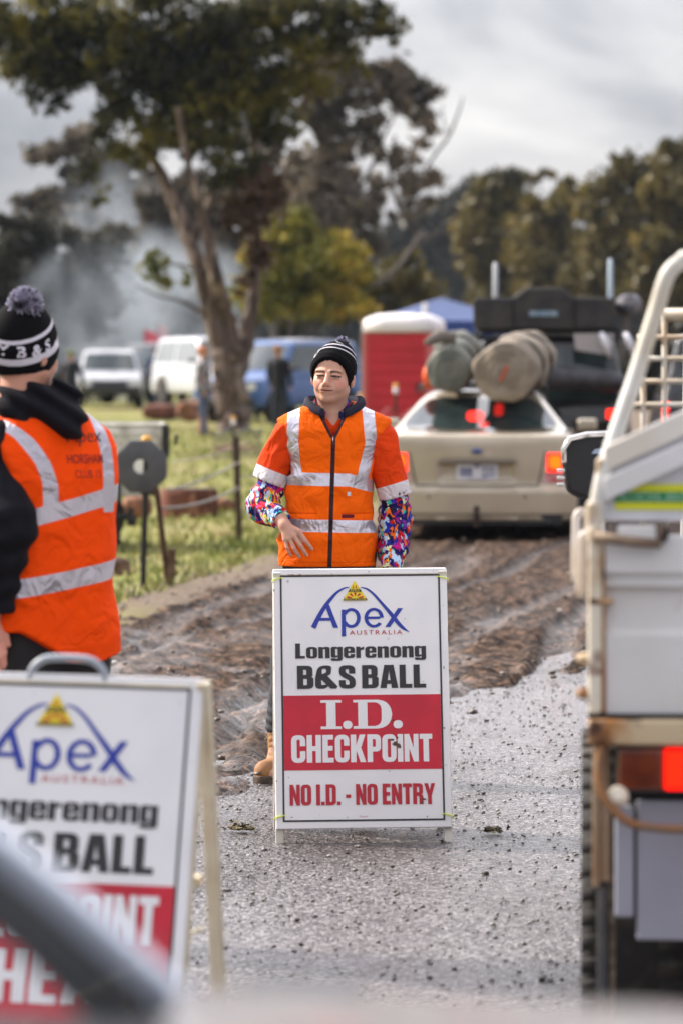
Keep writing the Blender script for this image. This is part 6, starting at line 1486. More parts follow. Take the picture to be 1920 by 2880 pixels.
def mesh_panel(label, px0, px1, py0, py1, Y0, Y1, m, nx=16, nz_=4, col=None):
    a = P(px0, py1, Y0); b = P(px1, py1 - 12, Y1); h = (py1 - py0) * Y0 / F; root = empty('wire_netting', a, 0, label, 'wire netting'); root.location = a; mb = MB(); d = b - a
    for i in range(nx + 1): p = d * (i / nx); mb.tube([p, p + Vector((0, 0, h * (1 - .1 * math.sin(i))))], .005, 4)
    for j in range(nz_ + 1): mb.tube([d * (i / nx) + Vector((0, 0, h * j / nz_ * (1 - .1 * math.sin(i)))) for i in range(nx + 1)], .006 if j < nz_ else .016, 4)
    mb.build('netting', m, root); return root
mesh_panel('bent piece of dark wire netting below the big tree', 600, 735, 1218, 1292, 40, 42, mat('dark_netting', (.07, .065, .06), .6))
mesh_panel('faded red barrier netting in front of the red toilet', 1040, 1330, 1160, 1300, 48, 56, mat('red_netting', (.45, .06, .06), .7), 30, 8)
# logs, stumps, stones
def lump(name, label, c, r, m, seed, grp=None, h=.03, cat=None, amp=.12):
    rx, ry, rz = r
    def f(X, Y, Z): return (np.sqrt((np.abs(X) / rx) ** 2.6 + (np.abs(Y) / ry) ** 2.6 + (np.abs(Z) / rz) ** 2.6 + 1e-9) - 1) * min(r) + amp * min(r) * wn(X, Y, Z, 4 / min(r), seed, 5)
    V, Q = nets(f, (-rx * 1.3, -ry * 1.3, -rz * 1.3), (rx * 1.3, ry * 1.3, rz * 1.3), h); o = np_mesh(name, V, Q, m); o.location = c
    return tag(o, label, cat or name.replace('_', ' '), grp)
brick = mat('red_brown_wood', (.16, .055, .035), .9, col2=(.09, .03, .02), scale=5, col3=(.30, .14, .09), scale3=12, stretch=(1, 1, .3), bump=.01, bscale=20)
woodm = mat('split_wood', (.30, .13, .075), .9, col2=(.14, .07, .045), scale=9, bump=.01)
stumpm = mat('dark_stump', (.07, .035, .022), .9, col2=(.15, .09, .06), scale=10, bump=.01)
# reddish rounded stack (a heap of cut rings)
def drum(label, px, py, Y, r, h_, grp=None):
    root = empty('log_round', P(px, py, Y), 0, label, 'log', grp); root.location.z = gz(Y) - .02
    rg = np.random.RandomState(int(px)); rings = []
    for z in np.linspace(0, h_, 6): rings.append([(r * (1 + .04 * math.sin(k * 2.1 + z * 9)) * math.cos(2 * math.pi * k / 28), r * .8 * (1 + .04 * math.sin(k * 1.3)) * math.sin(2 * math.pi * k / 28), z) for k in range(28)])
    MB().loft(rings).build('bark', brick, root, True)
    mesh_obj('cut_face', [(r * .93 * math.cos(2 * math.pi * k / 28), r * .74 * math.sin(2 * math.pi * k / 28), h_ + .006) for k in range(28)], [tuple(range(28))], mat('cut_wood', (.18, .12, .09), .9, col2=(.08, .06, .05), scale=6), root)
drum('wide reddish log round on the grass right of the octagonal rubber base', 532, 1440, 41.0, .30, .34)
lump('split_log', 'short split log left of the wide reddish log round', P(388, 1425, 40), (.16, .12, .12), woodm, 3, 'split logs lying on the grass')
lump('split_log', 'broken brown log right of the wide reddish log round', P(628, 1420, 42), (.16, .1, .07), woodm, 5, 'split logs lying on the grass')
lump('split_log', 'orange-brown split log under the wire netting', P(660, 1278, 64), (.42, .2, .14), woodm, 7, 'split logs lying on the grass')
lump('split_log', 'long dark red log lying behind the white trailer', P(458, 1158, 92), (.50, .3, .19), brick, 9, 'split logs lying on the grass', .05)
lump('split_log', 'pile of orange-brown split wood left of the big trunk', P(545, 1155, 84), (.32, .3, .24), woodm, 12, 'split logs lying on the grass', .05, amp=.3)
lump('split_log', 'dark flat log in the grass behind the thin dark picket', P(640, 1506, 37.5), (.14, .08, .035), woodm, 14, 'split logs lying on the grass', .015)
lump('stump', 'dark brown stump beside the man with the black hoodie', P(338, 1608, 30), (.085, .08, .11), stumpm, 4, None, .015)
lump('dirt_mound', 'brown dirt mound at the left behind the smoke', Vector(at_(215, 170, .6)), (1.6, 1.2, 1.35), mat('mound_dirt', (.10, .06, .045), .95, col2=(.06, .04, .03), scale=3, bump=.03), 6, None, .12)
for i, (lb, px, py, Y, w_, h_, c_) in enumerate((('pink flag in the smoke behind the navy-jacketed person', 425, 968, 118, .45, .95, (.75, .16, .22)), ('pale pink flag right of the pink flag in the smoke', 458, 945, 124, .35, .8, (.65, .45, .50)))):
    root = empty('flag', P(px, 1135, Y), 0, lb, 'flag'); root.location.z = gz(Y); hz_ = P(px, py, Y).z - root.location.z
    MB().tube([(-w_ * .5, 0, 0), (-w_ * .5, 0, hz_ + h_ * .5)], .02, 6).build('pole', steel, root)
    g_ = []
    for a in np.linspace(0, 1, 9): g_.append([(-w_ * .5 + w_ * a, .06 * math.sin(a * 6), hz_ + h_ * (b - .5) * (1 - .35 * a)) for b in np.linspace(0, 1, 7)])
    mb = MB(); mb.loft(g_, cap=False, closed=False); mb.build('flag_cloth', mat('flag_cloth', c_, .8), root, True)
# stones and clods on the road
def scatter_small(name, label, n, seed, fn, smin_, smax_, m, flat=.6):
    rg = np.random.RandomState(seed); V = []; Q = []
    base = np.array([(-1, -1, -1), (1, -1, -1), (1, 1, -1), (-1, 1, -1), (-1, -1, 1), (1, -1, 1), (1, 1, 1), (-1, 1, 1)], float) * .58
    fc = np.array([(0, 3, 2, 1), (4, 5, 6, 7), (0, 1, 5, 4), (1, 2, 6, 5), (2, 3, 7, 6), (3, 0, 4, 7)])
    for i in range(n):
        x, y, z = fn(rg); s = smin_ + (smax_ - smin_) * rg.rand() ** 3; b_ = base * (1 + rg.uniform(-.45, .45, (8, 3))) * s * np.array([1, 1, flat]); a = rg.uniform(0, 6.28)
        b2 = b_.copy(); b2[:, 0] = b_[:, 0] * math.cos(a) - b_[:, 1] * math.sin(a); b2[:, 1] = b_[:, 0] * math.sin(a) + b_[:, 1] * math.cos(a)
        V.append(b2 + (x, y, z + s * .3)); Q.append(fc + 8 * i)
    o = np_mesh(name, np.concatenate(V), np.concatenate(Q), m, smooth=False); return tag(o, label, kind='stuff')
def on_road(rg):
    while True:
        y = rg.uniform(9.3, 22); x = rg.uniform(-1.6, 2.2)
        if x > edge_mud(y) - .2: return x, y, .006
def on_mud(rg):
    while True:
        y = 10 + 30 * rg.rand() ** 1.2; x = rg.uniform(-2.2, 3.5)
        if edge_grass(y) - .5 < x < edge_mud(y) + .3: return x, y, gz(y) + .02 + rg.uniform(0, .04)
scatter_small('gravel', 'loose gravel scattered over the wet asphalt', 9000, 1, on_road, .0022, .010, mat('gravel_stone', (.10, .09, .088), .5, col2=(.28, .26, .25), scale=40, lo=.4, hi=.6))
scatter_small('dark_clods', 'dark mud clods scattered over the asphalt', 170, 2, on_road, .003, .014, mat('clod_mud', (.03, .022, .018), .7, col2=(.06, .045, .035), scale=40))
scatter_small('mud_clods', 'lumps of churned mud on the track', 2600, 4, on_mud, .005, .026, mat('clod_wet', (.055, .038, .03), .42, col2=(.17, .13, .105), scale=25))
for i, (px, py, s_) in enumerate(((1455, 1632, .022), (1352, 1683, .020), (1587, 1705, .022), (1573, 1716, .014), (322, 1863, .016), (1332, 1760, .010))):
    Y = 1.60 * F / (py - 1040); lump('white_stone', 'small white stone lying on the mud %s' % ('behind the board at upper right', 'just right of the checkpoint board top', 'nearest the truck, larger of a pair', 'nearest the truck, smaller of a pair', 'below the back-turned man', 'close to the right edge of the board')[i], P(px, py, Y), (s_, s_ * .8, s_ * .6), mat('white_stone', (.75, .73, .70), .5), i, 'white stones lying on the mud', s_ * .3, 'stone')
# leaf litter clumps near the boards
for i, (px, py, s_) in enumerate(((675, 2346, .045), (1385, 2352, .040), (1035, 2340, .03))):
    Y = HC * F / (py - 1040); rg = np.random.RandomState(i + 5); V = []; Q = []
    for k in range(60):
        p = rg.normal(size=3) * (s_ * .5, s_ * .4, s_ * .12); u = rg.normal(size=3) * s_ * .22; v_ = rg.normal(size=3) * s_ * .08; V += [p - u - v_, p + u - v_, p + u + v_, p - u + v_]; Q.append((4 * k, 4 * k + 1, 4 * k + 2, 4 * k + 3))
    V = np.array(V); V[:, 2] = np.abs(V[:, 2]) + .004; o = np_mesh('leaf_litter', V, np.array(Q), mat('litter', (.07, .05, .025), .8, col2=(.18, .15, .07), scale=60), smooth=False)
    o.location = P(px, py, Y); o.location.z = .008; tag(o, ('small dry leaf clump on the asphalt left of the checkpoint board', 'small dry leaf clump on the asphalt right of the checkpoint board', 'tangle of dry grass under the checkpoint board')[i], 'leaf litter')
# grass blades
def grass(name, label, n, seed, fn, h0, h1, m):
    rg = np.random.RandomState(seed); V = np.zeros((n, 4, 3)); 
    for i in range(n):
        x, y, z = fn(rg); h = rg.uniform(h0, h1); a = rg.uniform(0, 3.14); w = .006 + .0002 * y; t = rg.normal(size=2) * h * .4
        dx, dy = math.cos(a) * w, math.sin(a) * w
        V[i] = [(x - dx, y - dy, z), (x + dx, y + dy, z), (x + dx * .3 + t[0], y + dy * .3 + t[1], z + h), (x - dx * .3 + t[0], y - dy * .3 + t[1], z + h)]
    Q = np.arange(n * 4).reshape(n, 4); return tag(np_mesh(name, V.reshape(-1, 3), Q, m, smooth=False), label, kind='stuff')
def on_grass(rg):
    while True:
        y = 22 + 60 * rg.rand() ** 1.5; x = edge_grass(y) - .35 - 6.5 * rg.rand() ** 1.2 * (y / 40)
        if vnoise(np.array([x]), np.array([y]), .7, 77)[0] + rg.uniform(-.3, .3) > .42: return x, y, gz(y) + .01
gm_ = mat('grass_blade', (.20, .25, .03), .7, col2=(.42, .38, .14), scale=1.6, lo=.40, hi=.62, col3=(.06, .09, .012), scale3=2.7, lo3=.5, hi3=.62)
grass('grass', 'short green and straw coloured grass left of the track', 26000, 3, on_grass, .03, .09, gm_)
# ------------------------------------------------------------------ trees
DENS = 1.7
def leafmat(name, c1, c2, c3, scale=.35):
    m = bpy.data.materials.new(name); m.use_nodes = True; nt = m.node_tree; b = nt.nodes['Principled BSDF']; L = nt.links.new
    tc = nd(nt, 'ShaderNodeTexCoord'); o_ = tc.outputs['Object']
    n = nd(nt, 'ShaderNodeTexNoise', Scale=scale, Detail=3.); L(o_, n.inputs['Vector'])
    n2 = nd(nt, 'ShaderNodeTexNoise', Scale=scale * 9, Detail=3.); L(o_, n2.inputs['Vector'])
    a = nd(nt, 'ShaderNodeMath', operation='MULTIPLY_ADD'); L(n2.outputs['Fac'], a.inputs[0]); a.inputs[1].default_value = .6; L(n.outputs['Fac'], a.inputs[2])
    cr = ramp(nt, a.outputs[0], [(.62, c1), (1.0, c3), (.80, c2)])
    L(cr, b.inputs['Base Color']); b.inputs['Roughness'].default_value = .55; b.inputs['Specular IOR Level'].default_value = .35
    tr = nd(nt, 'ShaderNodeBsdfTranslucent'); L(cr, tr.inputs['Color']); mx = nd(nt, 'ShaderNodeMixShader'); mx.inputs[0].default_value = .22
    L(b.outputs[0], mx.inputs[1]); L(tr.outputs[0], mx.inputs[2]); L(mx.outputs[0], nt.nodes['Material Output'].inputs['Surface']); return m
def crown(name, clumps, Y, leaf, dens, m, parent, O, seed=1, depth=1.0, droop=.5, sub=9):
    """clumps: (px, py, rx, ry[, weight]) in photograph pixels at distance Y; leaves gather in sub-clumps through the volume"""
    rg = np.random.RandomState(seed); s_ = Y / F; Vs = []
    for c in clumps:
        px, py, rx, ry = c[:4]; wt = c[4] if len(c) > 4 else 1.
        ctr = np.array(P(px, py, Y)) - O; R_ = np.array([rx * s_, max(rx, ry) * s_ * depth, ry * s_])
        vol = R_[0] * R_[2]; ns = max(3, int(sub * wt * max(1, vol / 1.0)))
        d = rg.normal(size=(ns, 3)); d /= np.linalg.norm(d, axis=1)[:, None]; sc = ctr + d * R_ * (rg.rand(ns, 1) ** .45); sr = rg.uniform(.22, .52, ns) * min(R_[0], R_[2]) 
        nl = max(8, int(DENS * dens * wt * vol / ns))
        for k in range(ns):
            q = rg.normal(size=(nl, 3)) * sr[k] * np.array([.62, .62, .48]) + sc[k]; Vs.append(q)
    Pn = np.concatenate(Vs); n = len(Pn)
    u = rg.normal(size=(n, 3)); u[:, 2] -= droop * 1.2; u /= np.linalg.norm(u, axis=1)[:, None]; v = np.cross(u, rg.normal(size=(n, 3))); v /= np.linalg.norm(v, axis=1)[:, None] + 1e-9
    l = leaf * 1.25 * rg.uniform(.6, 1.4, (n, 1)); w = l * rg.uniform(.28, .50, (n, 1))
    V = np.stack([Pn - u * l, Pn + v * w, Pn + u * l, Pn - v * w], 1).reshape(-1, 3); Q = np.arange(4 * n).reshape(n, 4)
    return np_mesh(name, V, Q, m, parent, smooth=False)
def limbs(name, paths, Y, m, parent, O, seed=0):
    """paths: lists of (px, py, radius px[, depth offset m])"""
    mb = MB(); rg = np.random.RandomState(seed)
    for pth in paths:
        p4 = [(a[0], a[1], a[2], a[3] if len(a) > 3 else 0.) for a in pth]; sp_ = smooth_path(p4, 5)
        pts = []; rr_ = []
        for i, (x, y, r_, d) in enumerate(sp_):
            pts.append(P(x, y, Y + d) - Vector(O) + Vector(rg.normal(size=3)) * .012 * r_ * Y / F * 8); rr_.append(max(r_, 1.) * (Y + d) / F * (1 + .08 * math.sin(i * 1.7)))
        mb.tube(pts, rr_, 10)
    return mb.build(name, m, parent, True)
bark1 = mat('gum_bark', (.10, .066, .052), .85, col2=(.30, .23, .19), scale=1.6, stretch=(2.2, 2.2, .35), lo=.47, hi=.66, col3=(.03, .018, .013), scale3=3.5, lo3=.50, hi3=.62, bump=.03, bscale=6)
bark2 = mat('grey_bark', (.05, .042, .038), .9, col2=(.11, .095, .085), scale=2, stretch=(2, 2, .4), bump=.02)
def tree(name, label, Y, base, paths, clumps, leaf, dens, lm, bk=None, cat='tree', grp=None, seed=1, zb=None, **k):
    O = np.array(P(base, 1040, Y)); O[2] = gz(Y) if zb is None else zb
    root = empty(name, O, 0, label, cat, grp)
    if paths: limbs('trunk', paths, Y, bk or bark2, root, O, seed)
    crown('crown', clumps, Y, leaf, dens, lm, root, O, seed, **k); return root
lm_main = leafmat('gum_leaf', (.007, .007, .002), (.028, .030, .005), (.20, .17, .022))
lm_olive = leafmat('olive_leaf', (.03, .026, .007), (.10, .085, .02), (.26, .20, .05), .25)
lm_grey = leafmat('grey_leaf', (.05, .042, .030), (.11, .092, .068), (.26, .21, .15), .3)
lm_yel = leafmat('yellow_green_leaf', (.05, .07, .008), (.18, .17, .02), (.70, .48, .06), .22)
lm_dark = leafmat('dark_leaf', (.018, .018, .010), (.038, .036, .018), (.09, .07, .035), .2)
lm_brown = leafmat('rusty_leaf', (.035, .018, .008), (.075, .035, .014), (.14, .08, .03), .4)
lm_right = leafmat('right_olive_leaf', (.035, .030, .007), (.12, .098, .024), (.30, .22, .06), .12)
main_paths = [
 [(652, 1262, 66, -.3), (655, 1215, 52), (652, 1140, 46), (645, 1060, 45), (640, 990, 44)],
 [(628, 1010, 34), (608, 930, 30), (585, 840, 26), (560, 750, 23), (528, 660, 21, .2), (495, 580, 19, .3), (460, 500, 16, .4), (425, 430, 14, .5), (395, 350, 12, .5), (360, 250, 10, .4), (330, 120, 7, .2)],
 [(655, 1000, 28), (640, 900, 24), (618, 820, 22, -.3), (598, 740, 19, -.5), (582, 660, 15, -.6), (565, 590, 12, -.7), (545, 520, 10, -.8), (520, 420, 9, -.9), (500, 300, 7, -1)],
 [(668, 1040, 30, .2), (690, 960, 25, .3), (704, 880, 21, .4), (715, 790, 18, .5), (720, 690, 17, .6), (718, 590, 16, .7), (712, 500, 14, .8), (715, 430, 13, .8), (708, 330, 12, .8), (702, 210, 11, .7), (700, 60, 8, .5)],
 [(714, 500, 12, .8), (742, 452, 11, .9), (790, 400, 10, 1), (830, 345, 9, 1), (862, 275, 8, 1.2), (905, 200, 6, 1.3), (965, 130, 5, 1.4), (1040, 60, 3, 1.5)],
 [(545, 700, 10, .3), (560, 640, 9, .3), (590, 560, 8, .4), (610, 470, 7, .5), (625, 360, 6, .5), (640, 240, 4, .5)],
 [(460, 500, 9, .4), (430, 400, 8, .6), (480, 300, 6, .8), (560, 200, 4, 1)], [(395, 350, 7, .5), (300, 260, 6, .2), (200, 160, 4, 0), (110, 90, 3, -.2)],
 [(715, 620, 9, .6), (690, 540, 8, .2), (650, 440, 6, 0), (600, 340, 4, 0)], [(712, 480, 9, .8), (770, 560, 6, .6), (790, 640, 3, .5)], [(600, 900, 7, 0), (520, 850, 5, -.2), (440, 830, 3, -.3), (380, 800, 2, -.4)],
 [(640, 1215, 26, -.4), (600, 1255, 14, -.5)], [(668, 1215, 26, -.3), (715, 1262, 14, -.4)]]
main_clumps = [(40, 40, 130, 100), (60, 130, 90, 90), (180, 40, 140, 110), (200, 170, 120, 90), (120, 215, 85, 60, .8), (330, 60, 120, 110), (330, 200, 110, 90, .8), (150, 290, 60, 40, .5), (320, 300, 70, 60, .6),
 (440, 120, 110, 120), (450, 280, 130, 120), (300, 400, 60, 60, .5), (520, 60, 140, 120), (560, 200, 130, 130), (600, 330, 120, 100), (480, 400, 100, 60, .7), (350, 430, 70, 50, .6), (700, 60, 140, 110), (690, 190, 110, 110), (640, 470, 110, 80, .8),
 (760, 280, 100, 100, .8), (850, 60, 130, 90), (840, 170, 100, 90, .7), (800, 360, 70, 60, .5), (960, 50, 110, 80, .8), (1050, 40, 90, 60, .6), (960, 130, 80, 55, .5), (1090, 90, 60, 40, .6), (1135, 75, 28, 22, .5), (900, 240, 70, 50, .5), (240, 480, 50, 45, .35), (290, 560, 40, 40, .3),
 (1000, 180, 60, 35, .4)]
tree('gum_tree', 'huge multi-stemmed gum tree with mottled bark towering above the left of the scene', 80., 655, main_paths, main_clumps, .068, 2300, lm_main, bark1, seed=4, depth=.9, sub=16)
tree('gum_shoot', 'rusty brown regrowth clump hanging on the right stem of the huge gum', 79.4, 740, None, [(720, 560, 80, 70), (770, 520, 50, 50, .7), (730, 660, 60, 90, .8), (690, 780, 35, 60, .4), (640, 600, 40, 60, .4)], .075, 1300, lm_brown, cat='foliage', seed=7, depth=.5, sub=14, zb=3.2)
tree('gum_shoot', 'yellow-green sprig left of the huge gum stems', 79.0, 440, [[(560, 760, 5), (500, 745, 4), (440, 740, 3), (405, 735, 2)]], [(430, 745, 48, 45, .9), (470, 780, 40, 40, .6), (530, 800, 40, 40, .35)], .07, 1200, lm_yel, cat='foliage', seed=9, depth=.6, sub=12, zb=3.)
tree('gum_tree', 'tall grey-brown gum with open crown right of the huge gum', 122., 1010,
     [[(1015, 900, 14), (1012, 760, 12), (1005, 660, 11), (985, 560, 10), (960, 430, 8), (950, 300, 5)], [(1060, 790, 10), (1120, 740, 10), (1170, 690, 9), (1150, 630, 8), (1120, 580, 7), (1095, 480, 6), (1110, 380, 4)], [(1160, 690, 7), (1200, 665, 5), (1240, 655, 3)],
      [(985, 560, 7), (1040, 480, 6), (1080, 380, 4), (1130, 280, 3)], [(1200, 470, 4), (1225, 430, 4), (1262, 380, 4), (1290, 310, 3), (1300, 270, 1.5)], [(1262, 380, 2.5), (1245, 330, 2), (1243, 290, 1)], [(1150, 600, 5), (1180, 520, 4), (1200, 470, 4)]],
     [(930, 230, 120, 80), (1060, 230, 110, 70), (1010, 320, 110, 70, .8), (1150, 250, 70, 60, .8), (1195, 270, 38, 60, .8), (1180, 350, 45, 70, .6), (880, 330, 80, 70, .6), (930, 430, 80, 70, .6), (860, 490, 70, 60, .6), (1060, 420, 60, 60, .45), (1140, 440, 50, 60, .5), (1190, 500, 45, 50, .5),
      (1110, 520, 60, 50, .4), (1200, 590, 40, 50, .45), (920, 560, 100, 60, .6), (1040, 600, 90, 50, .5), (880, 640, 70, 50, .5), (1130, 600, 45, 40, .3), (1000, 700, 80, 60, .4)], .16, 620, lm_grey, seed=5, depth=.8, sub=9)
tree('bushy_tree', 'yellow-tipped bushy tree right of the huge gum behind the blue cars', 100., 820, [[(800, 1150, 12), (810, 1000, 10), (830, 850, 7)], [(808, 1020, 9), (900, 900, 8), (1010, 820, 8), (1090, 780, 8), (1150, 710, 8), (1190, 650, 6)]],
     [(850, 660, 110, 70), (780, 730, 100, 80), (900, 740, 120, 80), (820, 830, 130, 80), (950, 830, 110, 70), (730, 820, 70, 70), (1010, 720, 50, 40, .6)], .11, 950, lm_yel, seed=11, depth=.8, sub=12)
tree('bushy_tree', 'dull olive bushy tree above the red toilet roof', 104., 1080, [[(1080, 1100, 10), (1085, 900, 7)]],
     [(1080, 790, 120, 60), (1150, 820, 80, 60), (1000, 830, 110, 60), (1120, 740, 70, 35, .7), (1060, 870, 120, 40), (930, 880, 120, 50), (800, 890, 110, 45, .8)], .12, 900, lm_olive, seed=12, depth=.8, sub=12)
tree('dark_tree', 'dark round tree at the left edge behind the striped beanie', 130., 100, [[(110, 1130, 14), (120, 900, 10)]], [(250, 760, 90, 90), (230, 880, 90, 90), (290, 700, 80, 60), (40, 680, 110, 60), (150, 690, 90, 80), (40, 800, 120, 90), (140, 830, 90, 90), (60, 930, 130, 80), (180, 900, 50, 60, .6), (0, 620, 60, 40)], .17, 600, lm_dark, seed=13, depth=.8, sub=8)
tree('grey_gum', 'greyish gum with flat-topped clumps left of the huge gum', 165., 250, [[(330, 1100, 12), (300, 800, 9), (260, 560, 6), (180, 440, 4)], [(270, 600, 5), (120, 560, 3), (60, 560, 2)]],
     [(150, 425, 75, 45), (220, 385, 65, 45), (250, 480, 90, 45), (200, 530, 110, 50), (330, 520, 110, 60), (170, 600, 130, 60), (290, 640, 140, 60), (330, 470, 70, 50, .6), (130, 560, 60, 35, .8), (60, 565, 28, 26, .7), (300, 560, 90, 40), (230, 620, 130, 45), (370, 600, 110, 60), (140, 620, 80, 40, .8), (420, 540, 80, 60, .6)], .24, 420, lm_grey, seed=14, depth=.7, sub=7)
tree('rusty_tree', 'rust-topped spreading tree in the smoke left of the huge gum', 150., 380, [[(440, 1080, 10), (430, 850, 8), (420, 700, 6)], [(600, 940, 6), (520, 900, 6), (440, 850, 5), (400, 820, 3)]],
     [(370, 640, 130, 50), (480, 620, 120, 60), (560, 700, 90, 80, .7), (460, 720, 120, 60, .7), (620, 600, 100, 70, .5), (540, 800, 80, 60, .5)], .22, 420, leafmat('rusty_grey_leaf', (.03, .022, .016), (.06, .042, .03), (.16, .08, .035), .12), seed=15, depth=.7, sub=7)
for i, (lb, Y, bx, cl, sd) in enumerate((
  ('olive-brown tree behind the left aerial post', 190., 1400, [(1400, 620, 100, 110), (1370, 760, 90, 90), (1440, 520, 60, 45, .7), (1480, 720, 70, 90), (1400, 850, 110, 60), (1520, 485, 35, 25, .5), (1340, 640, 50, 80, .8)], 21),
  ('brownish round-topped tree behind the black roof case', 185., 1570, [(1560, 580, 85, 70), (1540, 700, 90, 90), (1600, 540, 50, 40), (1590, 780, 90, 80), (1520, 820, 70, 60)], 22),
  ('darker olive tree rising towards the right edge', 170., 1750, [(1720, 600, 90, 90), (1790, 510, 80, 80), (1760, 700, 110, 100), (1680, 700, 60, 90), (1700, 800, 110, 80), (1830, 620, 80, 80)], 23),
  ('tallest olive tree at the right edge', 160., 1900, [(1880, 470, 80, 80), (1920, 440, 70, 40), (1930, 560, 90, 110), (1900, 700, 100, 110), (1860, 560, 60, 70), (1940, 830, 110, 90), (1840, 820, 80, 80)], 24))):
    tree('olive_tree', lb, Y, bx, [[(bx, 1120, 14), (bx + 10, 850, 10)]], cl, .26, 330, lm_right, seed=sd, depth=.7, sub=7, grp='olive trees behind the vehicles at the right')
tree('brown_olive_tree', 'broad brown-olive tree seen between and behind the huge gum stems', 135., 780, [[(780, 1120, 14), (770, 850, 11), (760, 600, 8)], [(765, 800, 8), (650, 640, 6), (600, 540, 4)]],
     [(460, 560, 90, 70), (560, 560, 100, 80), (670, 540, 100, 90), (780, 540, 110, 90), (880, 580, 100, 90), (500, 680, 100, 80), (620, 680, 110, 90), (740, 680, 110, 90), (960, 680, 90, 80), (800, 440, 80, 70, .7), (930, 480, 80, 60, .7), (1010, 560, 70, 70, .7)], .19, 420, lm_grey, seed=19, depth=.5, sub=8)
for i, (lb, Y, bx, cl, sd) in enumerate((
  ('dark tree behind the smoke left of the white utility', 175., 330, [(300, 760, 90, 90), (360, 860, 100, 90), (240, 880, 80, 90), (300, 960, 110, 70)], 31),
  ('grey-brown tree behind the smoke left of the huge gum stems', 180., 470, [(450, 720, 90, 80), (520, 800, 90, 80), (430, 850, 90, 80), (480, 950, 110, 70), (560, 900, 70, 90)], 32),
  ('dark tree filling the gap right of the huge gum stems', 150., 660, [(640, 700, 80, 90), (620, 820, 90, 80), (680, 900, 90, 90), (600, 960, 90, 60), (760, 920, 80, 80)], 33))):
    tree('dark_tree', lb, Y, bx, [[(bx, 1120, 12), (bx + 6, 880, 9)]], cl, .26, 330, lm_dark, seed=sd, depth=.6, sub=7, grp='dark trees behind the smoke')
# far bluish wood
def far_wood():
    cl = []; rg = np.random.RandomState(9)
    for px in np.arange(-500, 2500, 45): t = 760 + 130 * math.sin(px * .004 + 1) ; t = 560 + 60 * math.sin(px * .013) if 1120 < px < 1330 else 700 + 60 * math.sin(px * .011); cl.append((px, t + 60, 60, 60, 1)); cl.append((px, t + 170, 60, 80, 1)); cl.append((px, t + 300, 60, 80, 1))
    O = np.array(P(960, 1040, 330.)); o = crown('far_wood', cl, 330., .6, 55, leafmat('far_leaf', (.03, .033, .022), (.05, .05, .032), (.08, .07, .045), .05), None, O, 3, depth=.6, sub=3); o.location = O
    tag(o, 'distant bluish wood closing the view behind all the trees', kind='stuff')
far_wood()
def shrub_row():
    for i, (lb, px, Y, w, h_, m) in enumerate((('low dark bush behind the parked white utility', 250, 140, 150, 60, lm_dark), ('low olive bush between the silver wagon and the huge gum', 480, 150, 160, 60, lm_olive), ('low dark bush behind the blue four-wheel drive', 900, 130, 200, 60, lm_dark), ('low olive bush behind the blue gazebo', 1260, 140, 170, 90, lm_olive), ('dark bush behind the black roof case', 1560, 130, 230, 90, lm_dark), ('dark bush behind the white truck cab', 1880, 120, 170, 110, lm_dark))):
        zc = 1040 - (gz(Y) - HC + .6) * F / Y
        tree('bush', lb, Y, px, None, [(px - w * .5, zc - h_ * .3, w * .6, h_), (px + w * .5, zc - h_ * .3, w * .6, h_), (px, zc - h_ * .8, w * .6, h_)], .16, 600, m, cat='bush', seed=40 + i, depth=.5, sub=8)
shrub_row()
# ------------------------------------------------------------------ smoke and haze
def volmat(name, col, dens, noise=None, ani=.3):
    m = bpy.data.materials.new(name); m.use_nodes = True; nt = m.node_tree; nt.nodes.remove(nt.nodes['Principled BSDF'])
    v = nd(nt, 'ShaderNodeVolumePrincipled', Density=dens, Anisotropy=ani); v.inputs['Color'].default_value = c4(col); nt.links.new(v.outputs[0], nt.nodes['Material Output'].inputs['Volume'])
    if noise:
        tc = nd(nt, 'ShaderNodeTexCoord'); mp = nd(nt, 'ShaderNodeMapping'); mp.inputs['Scale'].default_value = (1, 1, .6); nt.links.new(tc.outputs['Object'], mp.inputs[0])
        n = nd(nt, 'ShaderNodeTexNoise', Scale=noise, Detail=3., Distortion=.8); nt.links.new(mp.outputs[0], n.inputs['Vector'])
        r = nd(nt, 'ShaderNodeMapRange'); r.inputs['From Min'].default_value = .42; r.inputs['From Max'].default_value = .68; r.inputs['To Max'].default_value = dens * 2.6; nt.links.new(n.outputs['Fac'], r.inputs[0])
        g = nd(nt, 'ShaderNodeTexGradient', gradient_type='SPHERICAL'); m2 = nd(nt, 'ShaderNodeMapping'); nt.links.new(tc.outputs['Object'], m2.inputs[0]); m2.name = 'fall'
        mu = nd(nt, 'ShaderNodeMath', operation='MULTIPLY'); nt.links.new(m2.outputs[0], g.inputs[0])
        g2 = nd(nt, 'ShaderNodeMapRange'); g2.inputs['From Max'].default_value = .45; nt.links.new(g.outputs['Fac'], g2.inputs[0])
        nt.links.new(r.outputs[0], mu.inputs[0]); nt.links.new(g2.outputs[0], mu.inputs[1]); nt.links.new(mu.outputs[0], v.inputs['Density'])
    return m
def smoke(name, label, px, py, Y, r, dens, sc, seed):
    def f(X, Y_, Z): return (np.sqrt((X / r[0]) ** 2 + (Y_ / r[1]) ** 2 + (Z / r[2]) ** 2 + 1e-9) - 1) * min(r)
    V, Q = nets(f, [-q * 1.15 for q in r], [q * 1.15 for q in r], min(r) / 5)
    m = volmat('smoke_' + str(seed), (.70, .79, .88), dens, sc); fa = m.node_tree.nodes['fall']; fa.inputs['Scale'].default_value = (1 / r[0], 1 / r[1], 1 / r[2])
    o = np_mesh(name, V, Q, m, smooth=True); o.location = P(px, py, Y); tag(o, label, kind='stuff'); return o
